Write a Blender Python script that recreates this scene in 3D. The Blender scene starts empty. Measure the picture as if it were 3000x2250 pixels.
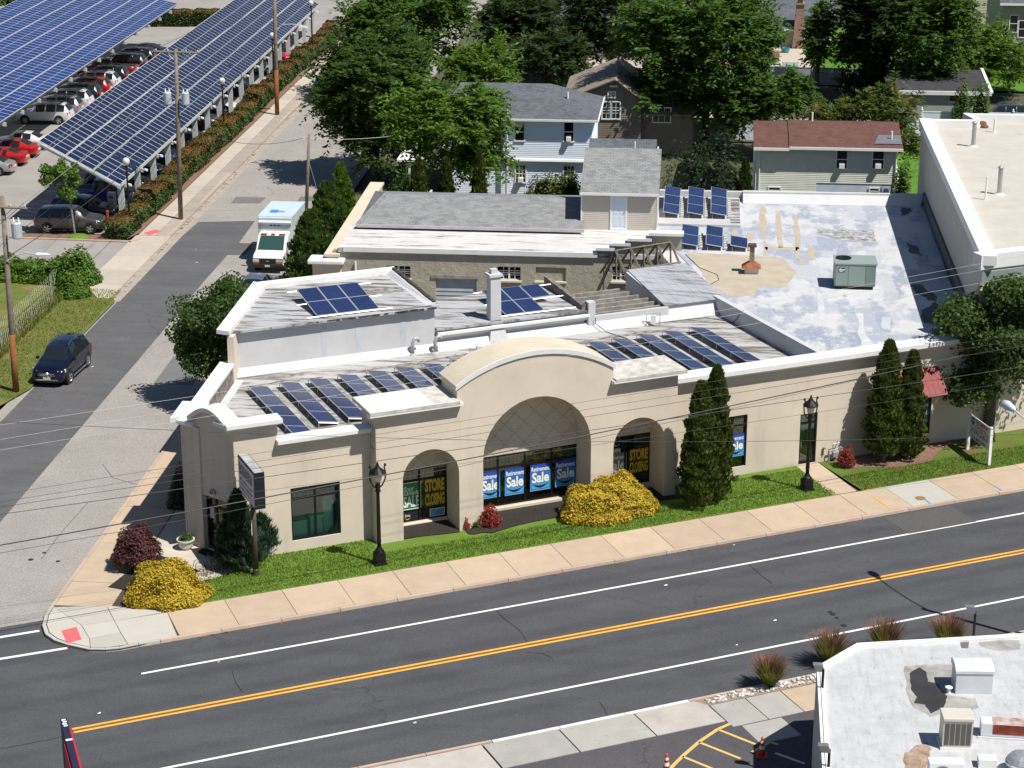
import bpy, bmesh, math, random
import numpy as np
from mathutils import Vector, Matrix, geometry

random.seed(7); RNG = np.random.default_rng(11)
scene = bpy.context.scene
COL = scene.collection
R = math.radians

# ------------------------------------------------------------------ camera, sky, sun, exposure
FPX, CAM_H = 6067.0, 36.0                      # focal length in pixels of the 3000 px wide photograph, height in metres
PITCH = math.atan2(2075.0, FPX); YAW = math.atan2(605.0, math.hypot(FPX, 2075.0))
FW = Vector((-math.sin(YAW)*math.cos(PITCH), math.cos(YAW)*math.cos(PITCH), -math.sin(PITCH)))
RT = Vector((math.cos(YAW), math.sin(YAW), 0.0)); UP = RT.cross(FW)
CAMP = Vector((0, 0, CAM_H))
cd = bpy.data.cameras.new('camera'); cam = bpy.data.objects.new('camera', cd); COL.objects.link(cam)
cam.matrix_world = Matrix(((RT.x, UP.x, -FW.x, 0), (RT.y, UP.y, -FW.y, 0), (RT.z, UP.z, -FW.z, CAM_H), (0, 0, 0, 1)))
cd.sensor_width = 36.0; cd.lens = FPX/3000*36.0; cd.clip_start = 1.0; cd.clip_end = 3000.0
scene.camera = cam

SUN_EL, SUN_AZ = R(58.5), math.atan2(-0.515, 0.857)     # direction towards the sun in plan
world = bpy.data.worlds.new('World'); scene.world = world; world.use_nodes = True
wn = world.node_tree.nodes; wl = world.node_tree.links
sky = wn.new('ShaderNodeTexSky'); sky.sky_type = 'NISHITA'; sky.sun_disc = False
sky.sun_elevation = SUN_EL; sky.sun_rotation = math.atan2(math.cos(SUN_AZ), math.sin(SUN_AZ))
sky.air_density = 1.0; sky.dust_density = 0.4; sky.ozone_density = 4.0
wl.new(sky.outputs[0], wn['Background'].inputs[0]); wn['Background'].inputs[1].default_value = 0.052
sl = bpy.data.lights.new('sun', 'SUN'); sl.energy = 5.0; sl.angle = R(0.5); sl.color = (1.0, 0.955, 0.88)
sun = bpy.data.objects.new('sun', sl); COL.objects.link(sun)
SUNV = Vector((math.cos(SUN_EL)*math.cos(SUN_AZ), math.cos(SUN_EL)*math.sin(SUN_AZ), math.sin(SUN_EL)))
sun.rotation_euler = (-SUNV).to_track_quat('-Z', 'Y').to_euler(); sun.location = (60, 20, 90)
vs = scene.view_settings
vs.view_transform = 'Standard'; vs.look = 'None'; vs.gamma = 1.0; vs.use_curve_mapping = False; vs.exposure = 0.33

# ------------------------------------------------------------------ measuring helpers: surveyed points of the place
A28 = R(28.5); CA, SA = math.cos(A28), math.sin(A28)     # the main road runs at 28.5 degrees to the side street's normal
def ST(s, t, z=0.0): return Vector((s*CA - t*SA, s*SA + t*CA, z))       # main-road frame: s along it, t away from it
def xy2st(p): return (p[0]*CA + p[1]*SA, -p[0]*SA + p[1]*CA)
def _ray(px, py): return FW + RT*((px-1500.0)/FPX) - UP*((py-1125.0)/FPX)
def at(px, py, z=0.0):
    d = _ray(px, py); k = (z-CAM_H)/d.z; return CAMP + d*k
def on_y(px, py, Y):
    d = _ray(px, py); return CAMP + d*(Y/d.y)
def on_x(px, py, X):
    d = _ray(px, py); return CAMP + d*(X/d.x)
def on_t(px, py, t):
    d = _ray(px, py); k = t/(-d.x*SA + d.y*CA); p = CAMP + d*k; s = p.x*CA + p.y*SA; return (s, p.z)
def atst(px, py, z=0.0): return xy2st(at(px, py, z))
def Zc(x0, y0, w):
    k = w/2212.0
    return lambda x, y: (x0 + x*k, y0 + y*k)

# ------------------------------------------------------------------ scene helpers
ORIG = {}
def tag(o, label=None, cat=None, group=None, kind=None):
    if label: o['label'] = label
    if cat: o['category'] = cat
    if group: o['group'] = group
    if kind: o['kind'] = kind
    return o
def thing(name, label, cat, origin=(0, 0, 0), frame='XY', group=None, rot=None):
    o = bpy.data.objects.new(name, None); COL.objects.link(o); o.empty_display_size = 0.3
    if frame == 'ST':
        o.location = ST(*origin); o.rotation_euler = (0, 0, A28)
    else:
        o.location = origin
        if rot is not None: o.rotation_euler = (0, 0, rot)
    ORIG[o.name] = Vector(origin) if rot is None else Vector((0, 0, 0))
    return tag(o, label, cat, group)
def mesh_obj(name, me, mat=None, parent=None, loc=None):
    o = bpy.data.objects.new(name, me); COL.objects.link(o)
    if mat is not None and len(me.materials) == 0: me.materials.append(mat)
    if parent is not None:
        o.parent = parent
        ORIG[o.name] = ORIG[parent.name]
    else:
        ORIG[o.name] = Vector((0, 0, 0))
    if loc is not None: o.location = loc
    return o
def copy_tree(o, parent=None):
    c = o.copy(); COL.objects.link(c)
    if parent is not None: c.parent = parent
    ORIG[c.name] = ORIG.get(o.name, Vector((0, 0, 0)))
    for ch in list(o.children): copy_tree(ch, c)
    return c

class MB:
    """collects shapes, then links them as one mesh object"""
    def __init__(self): self.v = []; self.f = []
    def add(self, pts, faces):
        n = len(self.v); self.v += [tuple(p) for p in pts]; self.f += [tuple(n+i for i in fc) for fc in faces]; return self
    def box(self, x0, x1, y0, y1, z0, z1):
        x0, x1 = min(x0, x1), max(x0, x1); y0, y1 = min(y0, y1), max(y0, y1); z0, z1 = min(z0, z1), max(z0, z1)
        return self.add([(x0,y0,z0),(x1,y0,z0),(x1,y1,z0),(x0,y1,z0),(x0,y0,z1),(x1,y0,z1),(x1,y1,z1),(x0,y1,z1)],
                        [(3,2,1,0),(4,5,6,7),(0,1,5,4),(1,2,6,5),(2,3,7,6),(3,0,4,7)])
    def hexa(self, b, t):
        return self.add(list(b)+list(t), [(3,2,1,0),(4,5,6,7),(0,1,5,4),(1,2,6,5),(2,3,7,6),(3,0,4,7)])
    def prism(self, poly, z0, z1):
        n = len(poly); a = sum(poly[i][0]*poly[(i+1)%n][1]-poly[(i+1)%n][0]*poly[i][1] for i in range(n))
        if a < 0: poly = poly[::-1]
        zz0 = z0 if callable(z0) else (lambda p: z0); zz1 = z1 if callable(z1) else (lambda p: z1)
        pts = [(p[0], p[1], zz0(p)) for p in poly]+[(p[0], p[1], zz1(p)) for p in poly]
        tri = geometry.tessellate_polygon([[Vector((p[0], p[1], 0)) for p in poly]]) if n > 4 else None
        fs = [(i, (i+1)%n, n+(i+1)%n, n+i) for i in range(n)]
        if tri is None: fs += [tuple(range(n))[::-1], tuple(range(n, 2*n))]
        else:
            for t in tri:
                q = [poly[i] for i in t]
                ar = (q[1][0]-q[0][0])*(q[2][1]-q[0][1])-(q[2][0]-q[0][0])*(q[1][1]-q[0][1])
                t = t if ar > 0 else t[::-1]
                fs += [tuple(n+i for i in t), tuple(t[::-1])]
        return self.add(pts, fs)
    def prism_y(self, poly, y0, y1):
        """polygon in (x, z) pushed along y"""
        m = MB().prism(poly, 0, 1); return self.add([(p[0], y1 if p[2] < .5 else y0, p[1]) for p in m.v], m.f)
    def prism_x(self, poly, x0, x1):
        """polygon in (y, z) pushed along x"""
        m = MB().prism(poly, 0, 1); return self.add([(x0 if p[2] < .5 else x1, p[0], p[1]) for p in m.v], m.f)
    def tube(self, path, r, n=6, caps=True):
        path = [Vector(p) for p in path]; k = len(path); rr = r if isinstance(r, (list, tuple)) else [r]*k
        rings = []; ref = None
        for i, p in enumerate(path):
            d = (path[min(i+1, k-1)]-path[max(i-1, 0)]).normalized()
            if ref is None: ref = Vector((0, 0, 1)) if abs(d.z) < .9 else Vector((1, 0, 0))
            a = d.cross(ref).normalized(); b = d.cross(a).normalized(); ref = a.cross(d) if a.cross(d).length > .1 else ref
            rings.append([p + (a*math.cos(2*math.pi*j/n)+b*math.sin(2*math.pi*j/n))*rr[i] for j in range(n)])
        fs = []
        for i in range(k-1):
            for j in range(n): fs.append((i*n+j, i*n+(j+1)%n, (i+1)*n+(j+1)%n, (i+1)*n+j))
        if caps: fs += [tuple(range(n))[::-1], tuple(range((k-1)*n, k*n))]
        return self.add([q for rg in rings for q in rg], fs)
    def lathe(self, prof, n=12, c=(0, 0, 0)):
        k = len(prof); pts = [(c[0]+r*math.cos(2*math.pi*j/n), c[1]+r*math.sin(2*math.pi*j/n), c[2]+z) for r, z in prof for j in range(n)]
        fs = [(i*n+j, i*n+(j+1)%n, (i+1)*n+(j+1)%n, (i+1)*n+j) for i in range(k-1) for j in range(n)]
        fs += [tuple(range(n))[::-1], tuple(range((k-1)*n, k*n))]
        return self.add(pts, fs)
    def disc(self, c, r, n=16, axis='y', depth=.02):
        ax = {'x': Vector((1,0,0)), 'y': Vector((0,1,0)), 'z': Vector((0,0,1))}[axis]
        return self.tube([Vector(c)-ax*depth/2, Vector(c)+ax*depth/2], r, n)
    def xf(self, m):
        self.v = [tuple(m @ Vector(p)) for p in self.v]; return self
    def mesh(self, name, off=Vector((0, 0, 0)), smooth=False):
        me = bpy.data.meshes.new(name)
        me.from_pydata([(p[0]-off[0], p[1]-off[1], p[2]-off[2]) for p in self.v], [], self.f)
        if smooth: me.shade_smooth()
        return me
    def build(self, name, mat, parent=None, smooth=False, bevel=0.0):
        off = ORIG[parent.name] if parent is not None else Vector((0, 0, 0))
        o = mesh_obj(name, self.mesh(name, off, smooth), mat, parent)
        if bevel:
            b = o.modifiers.new('bevel', 'BEVEL'); b.width = bevel; b.segments = 2; b.limit_method = 'ANGLE'
        return o
def xbox(*a): return MB().box(*a)
def single(name, mb, mat, label, cat, base, group=None, smooth=False, rot=0.0, bevel=0.0):
    """one-mesh thing with its origin at its base"""
    me = mb.mesh(name, Vector(base), smooth); o = mesh_obj(name, me, mat); o.location = base; o.rotation_euler = (0, 0, rot)
    if bevel:
        b = o.modifiers.new('bevel', 'BEVEL'); b.width = bevel; b.segments = 2; b.limit_method = 'ANGLE'
    return tag(o, label, cat, group)
def structure(name, mb, mat, parent=None):
    o = mb.build(name, mat, parent)
    if parent is None: o['kind'] = 'structure'
    return o
def holed(outer, holes, y0, y1):
    """flat wall in (x, z) with openings, front at y0 and back at y1"""
    loops = [outer]+holes; flat = [p for l in loops for p in l]; n = len(flat)
    tris = geometry.tessellate_polygon([[Vector((p[0], p[1], 0)) for p in l] for l in loops])
    m = MB(); fs = []
    for t in tris:
        q = [flat[i] for i in t]; ar = (q[1][0]-q[0][0])*(q[2][1]-q[0][1])-(q[2][0]-q[0][0])*(q[1][1]-q[0][1])
        if abs(ar) < 1e-9: continue
        t = tuple(t) if ar > 0 else tuple(t[::-1])
        fs += [t, tuple(n+i for i in t[::-1])]
    b = 0
    for l in loops:
        k = len(l)
        for i in range(k): fs.append((b+i, n+b+i, n+b+(i+1)%k, b+(i+1)%k))
        b += k
    m.add([(p[0], y0, p[1]) for p in flat]+[(p[0], y1, p[1]) for p in flat], fs)
    return m
def fix_normals(o):
    bm = bmesh.new(); bm.from_mesh(o.data); bmesh.ops.recalc_face_normals(bm, faces=bm.faces); bm.to_mesh(o.data); bm.free(); return o

# ------------------------------------------------------------------ materials
MATS = {}
class NT:
    def __init__(self, name):
        self.m = bpy.data.materials.new(name); self.m.use_nodes = True; self.t = self.m.node_tree
        self.n = self.t.nodes; self.l = self.t.links; self.b = self.n['Principled BSDF']; self.out = self.n['Material Output']
        self._pos = None
    def new(self, t, **kw):
        nd = self.n.new(t)
        for k, v in kw.items(): setattr(nd, k, v)
        return nd
    def link(self, a, b): self.l.new(a, b)
    def pos(self):
        if self._pos is None: self._pos = self.new('ShaderNodeNewGeometry').outputs['Position']
        return self._pos
    def coords(self, scale=(1, 1, 1), rot=0.0, src=None):
        mp = self.new('ShaderNodeMapping'); mp.inputs['Rotation'].default_value = (0, 0, rot); mp.inputs['Scale'].default_value = scale
        self.link(src or self.pos(), mp.inputs['Vector']); return mp.outputs[0]
    def objco(self):
        return self.new('ShaderNodeTexCoord').outputs['Object']
    def noise(self, scale, detail=4.0, rough=.6, vec=None):
        nz = self.new('ShaderNodeTexNoise'); nz.inputs['Scale'].default_value = scale; nz.inputs['Detail'].default_value = detail
        nz.inputs['Roughness'].default_value = rough; self.link(vec or self.pos(), nz.inputs['Vector']); return nz.outputs[0]
    def ramp(self, fac, stops):
        r = self.new('ShaderNodeValToRGB'); e = r.color_ramp.elements
        e[0].position, e[0].color = stops[0][0], (*stops[0][1], 1) if len(stops[0][1]) == 3 else stops[0][1]
        e[1].position, e[1].color = stops[-1][0], (*stops[-1][1], 1)
        for p, c in stops[1:-1]:
            x = e.new(p); x.color = (*c, 1)
        self.link(fac, r.inputs[0]); return r.outputs[0]
    def mix(self, fac, a, b, mode='MIX'):
        mx = self.new('ShaderNodeMix', data_type='RGBA', blend_type=mode)
        for i, x in ((0, fac), (6, a), (7, b)):
            if isinstance(x, (int, float)): mx.inputs[i].default_value = x
            elif isinstance(x, tuple): mx.inputs[i].default_value = (*x, 1) if len(x) == 3 else x
            else: self.link(x, mx.inputs[i])
        return mx.outputs[2]
    def math(self, op, a, b=0.0):
        m = self.new('ShaderNodeMath', operation=op)
        for i, x in ((0, a), (1, b)):
            if isinstance(x, (int, float)): m.inputs[i].default_value = x
            else: self.link(x, m.inputs[i])
        return m.outputs[0]
    def color(self, c):
        if isinstance(c, tuple): self.b.inputs['Base Color'].default_value = (*c, 1)
        else: self.link(c, self.b.inputs['Base Color'])
    def bump(self, h, strength=.3, dist=.02):
        bp = self.new('ShaderNodeBump'); bp.inputs['Strength'].default_value = strength; bp.inputs['Distance'].default_value = dist
        self.link(h, bp.inputs['Height']); self.link(bp.outputs[0], self.b.inputs['Normal'])
    def set(self, rough=.7, metal=0.0, spec=.4, coat=0.0):
        self.b.inputs['Roughness'].default_value = rough; self.b.inputs['Metallic'].default_value = metal
        self.b.inputs['Specular IOR Level'].default_value = spec; self.b.inputs['Coat Weight'].default_value = coat; return self
def shade(c, k): return tuple(max(0.0, min(1.0, x*k)) for x in c)
def M(name, col, rough=.7, metal=0.0, var=.12, scale=1.5, bump=0.0, bscale=40, spec=.35, coat=0.0, col2=None, detail=4):
    if name in MATS: return MATS[name]
    n = NT(name); n.set(rough, metal, spec, coat)
    if var or col2:
        a, b = (shade(col, 1-var), shade(col, 1+var)) if col2 is None else (col, col2)
        n.color(n.ramp(n.noise(scale, detail), [(.3, a), (.7, b)]))
    else: n.color(col)
    if bump: n.bump(n.noise(bscale, 3), bump, .01)
    MATS[name] = n.m; return n.m
def leaf_mat(name, dark, light, trans=.35, extra=None):
    n = NT(name); g = n.new('ShaderNodeNewGeometry')
    st = [(0.0, dark), (.75, light)]
    if extra: st = [(0.0, dark), (.62, light), (.8, light), (1.0, extra)]
    c = n.ramp(g.outputs['Random Per Island'], st)
    n.set(.55, 0, .3); n.color(c)
    tr = n.new('ShaderNodeBsdfTranslucent'); n.link(n.mix(.5, c, (.35, .5, .05), 'MIX'), tr.inputs[0])
    mx = n.new('ShaderNodeMixShader'); mx.inputs[0].default_value = trans
    n.link(n.b.outputs[0], mx.inputs[1]); n.link(tr.outputs[0], mx.inputs[2]); n.link(mx.outputs[0], n.out.inputs[0])
    MATS[name] = n.m; return n.m
# ------------------------------------------------------------------ surface materials
def asphalt(name, base, speck=.35, patch=.2, streak=None, rough=.85, grain=22):
    n = NT(name); n.set(rough, 0, .25)
    fine = n.noise(grain, 3, .75); big = n.noise(.35, 5, .6)
    c = n.ramp(fine, [(.3, shade(base, 1-speck)), (.52, base), (.75, shade(base, 1+speck))])
    c = n.mix(n.ramp(big, [(.35, (0, 0, 0)), (.7, (1, 1, 1))]), c, n.mix(1.0, c, (1+patch,)*3, 'MULTIPLY'))
    if streak is not None:
        st = n.noise(1.0, 3, .55, n.coords((.03, 1.1, 1), -streak))
        c = n.mix(n.ramp(st, [(.4, (0, 0, 0)), (.66, (.75, .75, .75))]), c, n.mix(1.0, c, (.84, .84, .85), 'MULTIPLY'))
    if streak == A28:
        sy = n.new('ShaderNodeSeparateXYZ'); n.link(n.coords((1, 1, 1), -A28), sy.inputs[0]); wv = n.math('SINE', n.math('MULTIPLY', n.math('ADD', sy.outputs[1], .35), 3.31))
        c = n.mix(n.math('MULTIPLY', n.ramp(wv, [(.2, (0, 0, 0)), (1, (1, 1, 1))]), n.ramp(n.noise(.25, 4), [(.3, (.2, .2, .2)), (.7, (.9, .9, .9))])), c, n.mix(1.0, c, (.76, .76, .78), 'MULTIPLY'))
    # hairline cracks
    v = n.new('ShaderNodeTexVoronoi', feature='DISTANCE_TO_EDGE'); v.inputs['Scale'].default_value = .16
    nz = n.new('ShaderNodeTexNoise'); nz.inputs['Scale'].default_value = 1.2; nz.inputs['Detail'].default_value = 5; n.link(n.pos(), nz.inputs[0])
    add = n.new('ShaderNodeVectorMath', operation='MULTIPLY_ADD'); add.inputs[1].default_value = (1.6, 1.6, 0)
    n.link(nz.outputs[1], add.inputs[0]); n.link(n.pos(), add.inputs[2]); n.link(add.outputs[0], v.inputs['Vector'])
    crack = n.ramp(v.outputs[0], [(.0, (1, 1, 1)), (.006, (0, 0, 0))])
    mask = n.ramp(n.noise(.12, 2), [(.5, (0, 0, 0)), (.62, (.6, .6, .6))])
    c = n.mix(n.mix(1.0, crack, mask, 'MULTIPLY'), c, shade(base, .4))
    n.color(c); n.bump(fine, .25, .01); MATS[name] = n.m; return n.m
def concrete(name, base, var=.1, stain=.25, spots=.0):
    n = NT(name); n.set(.85, 0, .25)
    c = n.ramp(n.noise(1.1, 6, .65), [(.25, shade(base, 1-var)), (.75, shade(base, 1+var))])
    c = n.mix(n.ramp(n.noise(.45, 5, .7), [(.55, (0, 0, 0)), (.8, (.5, .5, .5))]), c, shade(base, 1-stain))
    obj = n.new('ShaderNodeObjectInfo').outputs['Random']
    c = n.mix(1.0, c, n.ramp(obj, [(0, (.9, .9, .91)), (1, (1.05, 1.04, 1.03))]), 'MULTIPLY')
    if spots:
        c = n.mix(n.ramp(n.noise(5, 3, .6), [(.66, (0, 0, 0)), (.72, (spots,)*3)]), c, shade(base, .35))
    n.color(c); n.bump(n.noise(45, 3), .2, .006); MATS[name] = n.m; return n.m
ASPH = asphalt('asphalt_main', (.073, .075, .083), streak=A28)
ASPHD = asphalt('asphalt_dark_lane', (.100, .099, .103), .3, .25, streak=R(90))
CHIP = asphalt('asphalt_chipseal', (.32, .298, .278), .34, -.14, grain=15)
LOT = asphalt('asphalt_lot', (.27, .255, .24), .2, .2)
LOTD = asphalt('asphalt_sealed_lot', (.075, .072, .078), .35, .25)
PATCH = asphalt('asphalt_patch', (.15, .148, .15), .25, .1)
TAN = concrete('concrete_tan', (.455, .36, .268))
KERB = concrete('concrete_kerb', (.46, .36, .285), .14, .4)
PALE = concrete('concrete_pale', (.44, .42, .38), .05, .15)
GREYC = concrete('concrete_grey', (.36, .35, .325), .12, .3, .7)
WHITEK = concrete('concrete_painted_kerb', (.62, .61, .60), .2, .45)
GUTTER = concrete('concrete_gutter', (.34, .30, .26), .15, .35)
JOINT = M('joint_dirt', (.07, .06, .05))
def paint(name, col, wear=.45):
    n = NT(name); n.set(.7, 0, .3)
    w = n.ramp(n.noise(9, 5, .7), [(.60, (0, 0, 0)), (.74, (wear,)*3)])
    n.color(n.mix(w, n.ramp(n.noise(2, 4), [(.3, shade(col, .86)), (.7, col)]), (.10, .10, .10))); MATS[name] = n.m; return n.m
PWHITE = paint('road_paint_white', (.80, .80, .79), .5)
PYEL = paint('road_paint_yellow', (.78, .42, .07), .6)
PYEL2 = paint('lot_paint_yellow', (.72, .46, .16), .9)
PRED = paint('tactile_pad_red', (.66, .13, .14), .25)
PORANGE = paint('utility_paint_orange', (.75, .40, .08), 1.0)
PBLUE = paint('utility_paint_blue', (.15, .38, .62), 1.0)
def grass_mat(name, a, b, dry=None, dryamt=.5):
    n = NT(name); n.set(.9, 0, .15)
    c = n.ramp(n.noise(14, 5, .75), [(.28, a), (.72, b)])
    c = n.mix(n.ramp(n.noise(.9, 4, .6), [(.35, (0, 0, 0)), (.7, (.55, .55, .55))]), c, shade(b, 1.1))
    if dry: c = n.mix(n.ramp(n.noise(.5, 5, .7), [(.60-dryamt*.25, (0, 0, 0)), (.78-dryamt*.2, (1, 1, 1))]), c, dry)
    n.color(c); n.bump(n.noise(60, 3, .8), .8, .05); MATS[name] = n.m; return n.m
LAWN = grass_mat('lawn_green', (.075, .14, .018), (.17, .27, .045))
LAWNDRY = grass_mat('lawn_dry', (.075, .10, .02), (.16, .20, .05), (.25, .19, .08), .45)
YARD = grass_mat('yard_grass', (.05, .12, .015), (.12, .26, .03), (.10, .09, .04), .3)
DIRT = M('bare_dirt', (.10, .085, .06), .95, var=.3, scale=.6, bump=.4, col2=(.06, .075, .03))
MULCHB = M('mulch_black', (.012, .010, .010), .95, col2=(.045, .036, .032), scale=16, bump=.9, bscale=40)
MULCHR = M('mulch_brown', (.13, .07, .045), .95, col2=(.26, .16, .115), scale=11, bump=.9, bscale=40)
GRAVEL = M('gravel_pink', (.32, .26, .22), .9, col2=(.62, .55, .50), scale=22, bump=.9, bscale=40)
STONE = M('river_stone', (.42, .40, .38), .8, var=.35, scale=2.5)

# ------------------------------------------------------------------ ground, roads, pavements
ZR = -0.12
g = MB().add([(-900, -300, -.30), (900, -300, -.30), (900, 1500, -.30), (-900, 1500, -.30)], [(0, 1, 2, 3)])
structure('ground', g, DIRT)
def sheet(name, poly, z, mat, kind='structure', parent=None):
    m = MB().prism(poly, z-.03, z); o = m.build(name, mat, parent)
    if parent is None: o['kind'] = kind
    return o
def stp(*pts): return [tuple(ST(s, t)[:2]) for s, t in pts]
CORNER = [(-26.08, 75.15), (-26.06, 74.3), (-25.85, 73.3), (-25.48, 72.52), (-24.95, 72.0), (-24.36, 71.68), (-23.35, 71.34), (-22.7, 71.38), (-22.15, 71.55), (-21.5, 71.95)]
sheet('main_road', stp((-40, 40), (200, 40), (200, 74), (14.6, 84), (0, 92), (-40, 92)), ZR, ASPH)
sheet('side_road', [(-36.0, 68.6), (-25.8, 74.1), (-25.8, 400), (-36.0, 400)], ZR+.004, CHIP)
sheet('dark_lane', [(-35.5, 66), (-31.1, 68.5), (-31.06, 112), (-31.12, 123.4), (-31.04, 129.5), (-29.9, 129.6), (-29.7, 132.5), (-30.97, 132.6), (-31.15, 138.6), (-35.02, 137.9), (-35.3, 132)], ZR+.008, ASPHD)
for nm, pts in (('road_patch', [(-34.0, 143.4), (-31.9, 143.6), (-31.76, 145.4), (-34.0, 145.4)]),):
    sheet(nm, pts, ZR+.012, PATCH)
zq = Zc(0, 900, 500)
sheet('road_patch', [tuple(at(*zq(x, y), ZR)[:2]) for x, y in ((1990, 990), (2500, 1015), (2700, 720), (2250, 640))], ZR+.012, PATCH)
zq = Zc(500, 250, 500)
sheet('road_patch', [tuple(at(*zq(x, y), ZR)[:2]) for x, y in ((1640, 1500), (1850, 1500), (1880, 1440), (1690, 1440))], ZR+.012, PATCH)
sheet('road_patch', stp((49.6, 71.25), (53.2, 71.25), (53.2, 73.3), (49.6, 73.3)), ZR+.008, asphalt('asphalt_road_patch', (.088, .085, .085), .3, .1))
sheet('road_gutter', [(-35.98, 118.3), (-35.2, 118.3), (-35.2, 400), (-35.98, 400)], ZR+.016, GUTTER)
# upper kerb of the main road and of the corner
def kerb_line(pts, name='kerb_stone', w=.17, top=.0, mat=None, step=2.45, parent=None, jit=0):
    """real kerb stones along a polyline; the road is on its right-hand side"""
    segs = []
    for a, b in zip(pts[:-1], pts[1:]):
        a, b = Vector((*a, 0)), Vector((*b, 0)); L = (b-a).length; k = max(1, round(L/step))
        for i in range(k): segs.append((a.lerp(b, i/k), a.lerp(b, (i+1)/k)))
    for a, b in segs:
        d = (b-a).normalized(); n = Vector((-d.y, d.x, 0)); g = d*.012
        q = [a+g, b-g, b-g+n*w, a+g+n*w]
        t = [q[0]+n*.025, q[1]+n*.025, q[2], q[3]]
        m = MB().hexa([(p.x, p.y, ZR-.15) for p in q], [(p.x, p.y, top) for p in t]); m.build(name, mat or KERB, parent)
kr = thing('kerb', None, None); kr['kind'] = 'structure'
kerb_line(stp((16.3, 73.48), (66, 73.48)), parent=kr)
kp = thing('corner_kerb', None, None); kp['kind'] = 'structure'
kerb_line(CORNER[:1]+CORNER[1:]+[tuple(ST(16.3, 73.48)[:2])], mat=PALE, step=3, parent=kp)
ks = thing('side_street_kerb', None, None); ks['kind'] = 'structure'
kerb_line([(-26.06, 118), (-26.08, 75.15)], parent=ks)
kerb_line([(-35.98, 121), (-35.98, 260)][::1], parent=ks, step=3.2)
kl = thing('lower_kerb', None, None); kl['kind'] = 'structure'
kerb_line(stp((60, 60.95), (33.1, 60.95)), parent=kl)
kerb_line(stp((33.1, 60.95), (25.2, 60.95)), parent=kl, mat=WHITEK, w=.2, step=3.0)
kerb_line(stp((25.2, 60.98), (-20, 61.35)), parent=kl)
# pavements, slab by slab
def slab(parent, poly, mat, z=0.0, gap=.012, th=.09, jit=.003):
    c = Vector((sum(p[0] for p in poly)/len(poly), sum(p[1] for p in poly)/len(poly)))
    q = []
    for p in poly:
        d = Vector(p)-c; L = d.length; q.append(tuple(c+d*((L-gap*1.4)/L)))
    zz = z+random.uniform(-jit, jit)
    return MB().prism(q, zz-th, zz).build('slab', mat, parent)
def pavement(name):
    o = thing(name, None, None); o['kind'] = 'structure'; return o
sheet('pavement_bed', stp((16.0, 73.55), (66, 73.55), (66, 76.3), (16.0, 76.3)), -.02, JOINT)
sheet('pavement_bed', CORNER+[tuple(ST(17.2, 73.6)[:2]), tuple(ST(17.2, 76.3)[:2]), (-22.0, 78), (-22, 99), (-26.0, 99)], -.024, JOINT)
sheet('pavement_bed', [(-38.2, 133.5), (-35.9, 133.5), (-35.9, 260), (-38.2, 260)], -.02, JOINT)
mp = pavement('main_pavement')
s0 = 17.12
while s0 < 66:
    mat = PALE if 51.3 < s0 < 52 else TAN
    a = s0; b = s0+2.45
    slab(mp, stp((a-.03, 73.66), (b-.03, 73.66), (b+.08, 76.25), (a+.08, 76.25)), mat); s0 += 2.45
cp = pavement('corner_pavement')
zq = Zc(0, 1500, 1000); pq = lambda x, y: tuple(at(*zq(x, y))[:2])
CI = [tuple(Vector(p)+ (Vector((-23.3, 74.6))-Vector(p)).normalized()*.2) for p in CORNER]
K1, K2, K3, K4, K5 = pq(350, 615), pq(530, 735), pq(580, 822), pq(690, 605), pq(830, 857)
m1, m2 = pq(742, 705), pq(782, 783)
slab(cp, [CI[0], K1, K2, K3, CI[6], CI[5], CI[4], CI[3], CI[2], CI[1]], PALE)
slab(cp, [K1, K4, m1, K2], PALE); slab(cp, [K2, m1, m2, K3], PALE); slab(cp, [K3, m2, K5, CI[7], CI[6]], PALE)
slab(cp, [K4, pq(1085, 645), m1], PALE); slab(cp, [m1, pq(1085, 650), pq(1150, 803), K5, m2], PALE)
MB().prism([pq(398, 770), pq(495, 746), pq(530, 826), pq(435, 852)], .004, .012).build('tactile_pad', PRED, cp)
sp = pavement('side_pavement')
ys = [75.2, 77.55, 81.7, 85.9, 90.1, 94.3, 98.5, 102.7, 107, 111, 115]
for a, b in zip(ys[:-1], ys[1:]):
    xr = -22.6 if a > 83 else -23.55
    slab(sp, [(-25.9, a), (xr, a), (xr, b), (-25.9, b)], TAN)
ent = pavement('entrance_paving')
slab(ent, [(-23.5, 77.6), (-21.9, 77.9), (-20.2, 79.6), (-21.0, 81.5), (-22.4, 82.3), (-22.6, 85.8), (-23.5, 85.8)], concrete('concrete_entrance', (.47, .43, .37), .15, .2), z=-.004)
fp = pavement('far_pavement')
y = 133.6
while y < 250:
    slab(fp, [(-38.15, y), (-36.95, y), (-36.95, y+2.4), (-38.15, y+2.4)], concrete('concrete_far', (.45, .40, .34), .08, .15) if y < 134 else MATS['concrete_far'])
    y += 2.4
y = 133.6
while y < 250:
    slab(fp, [(-36.93, y), (-35.85, y), (-35.85, y+4.8), (-36.93, y+4.8)], GUTTER); y += 4.8
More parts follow.
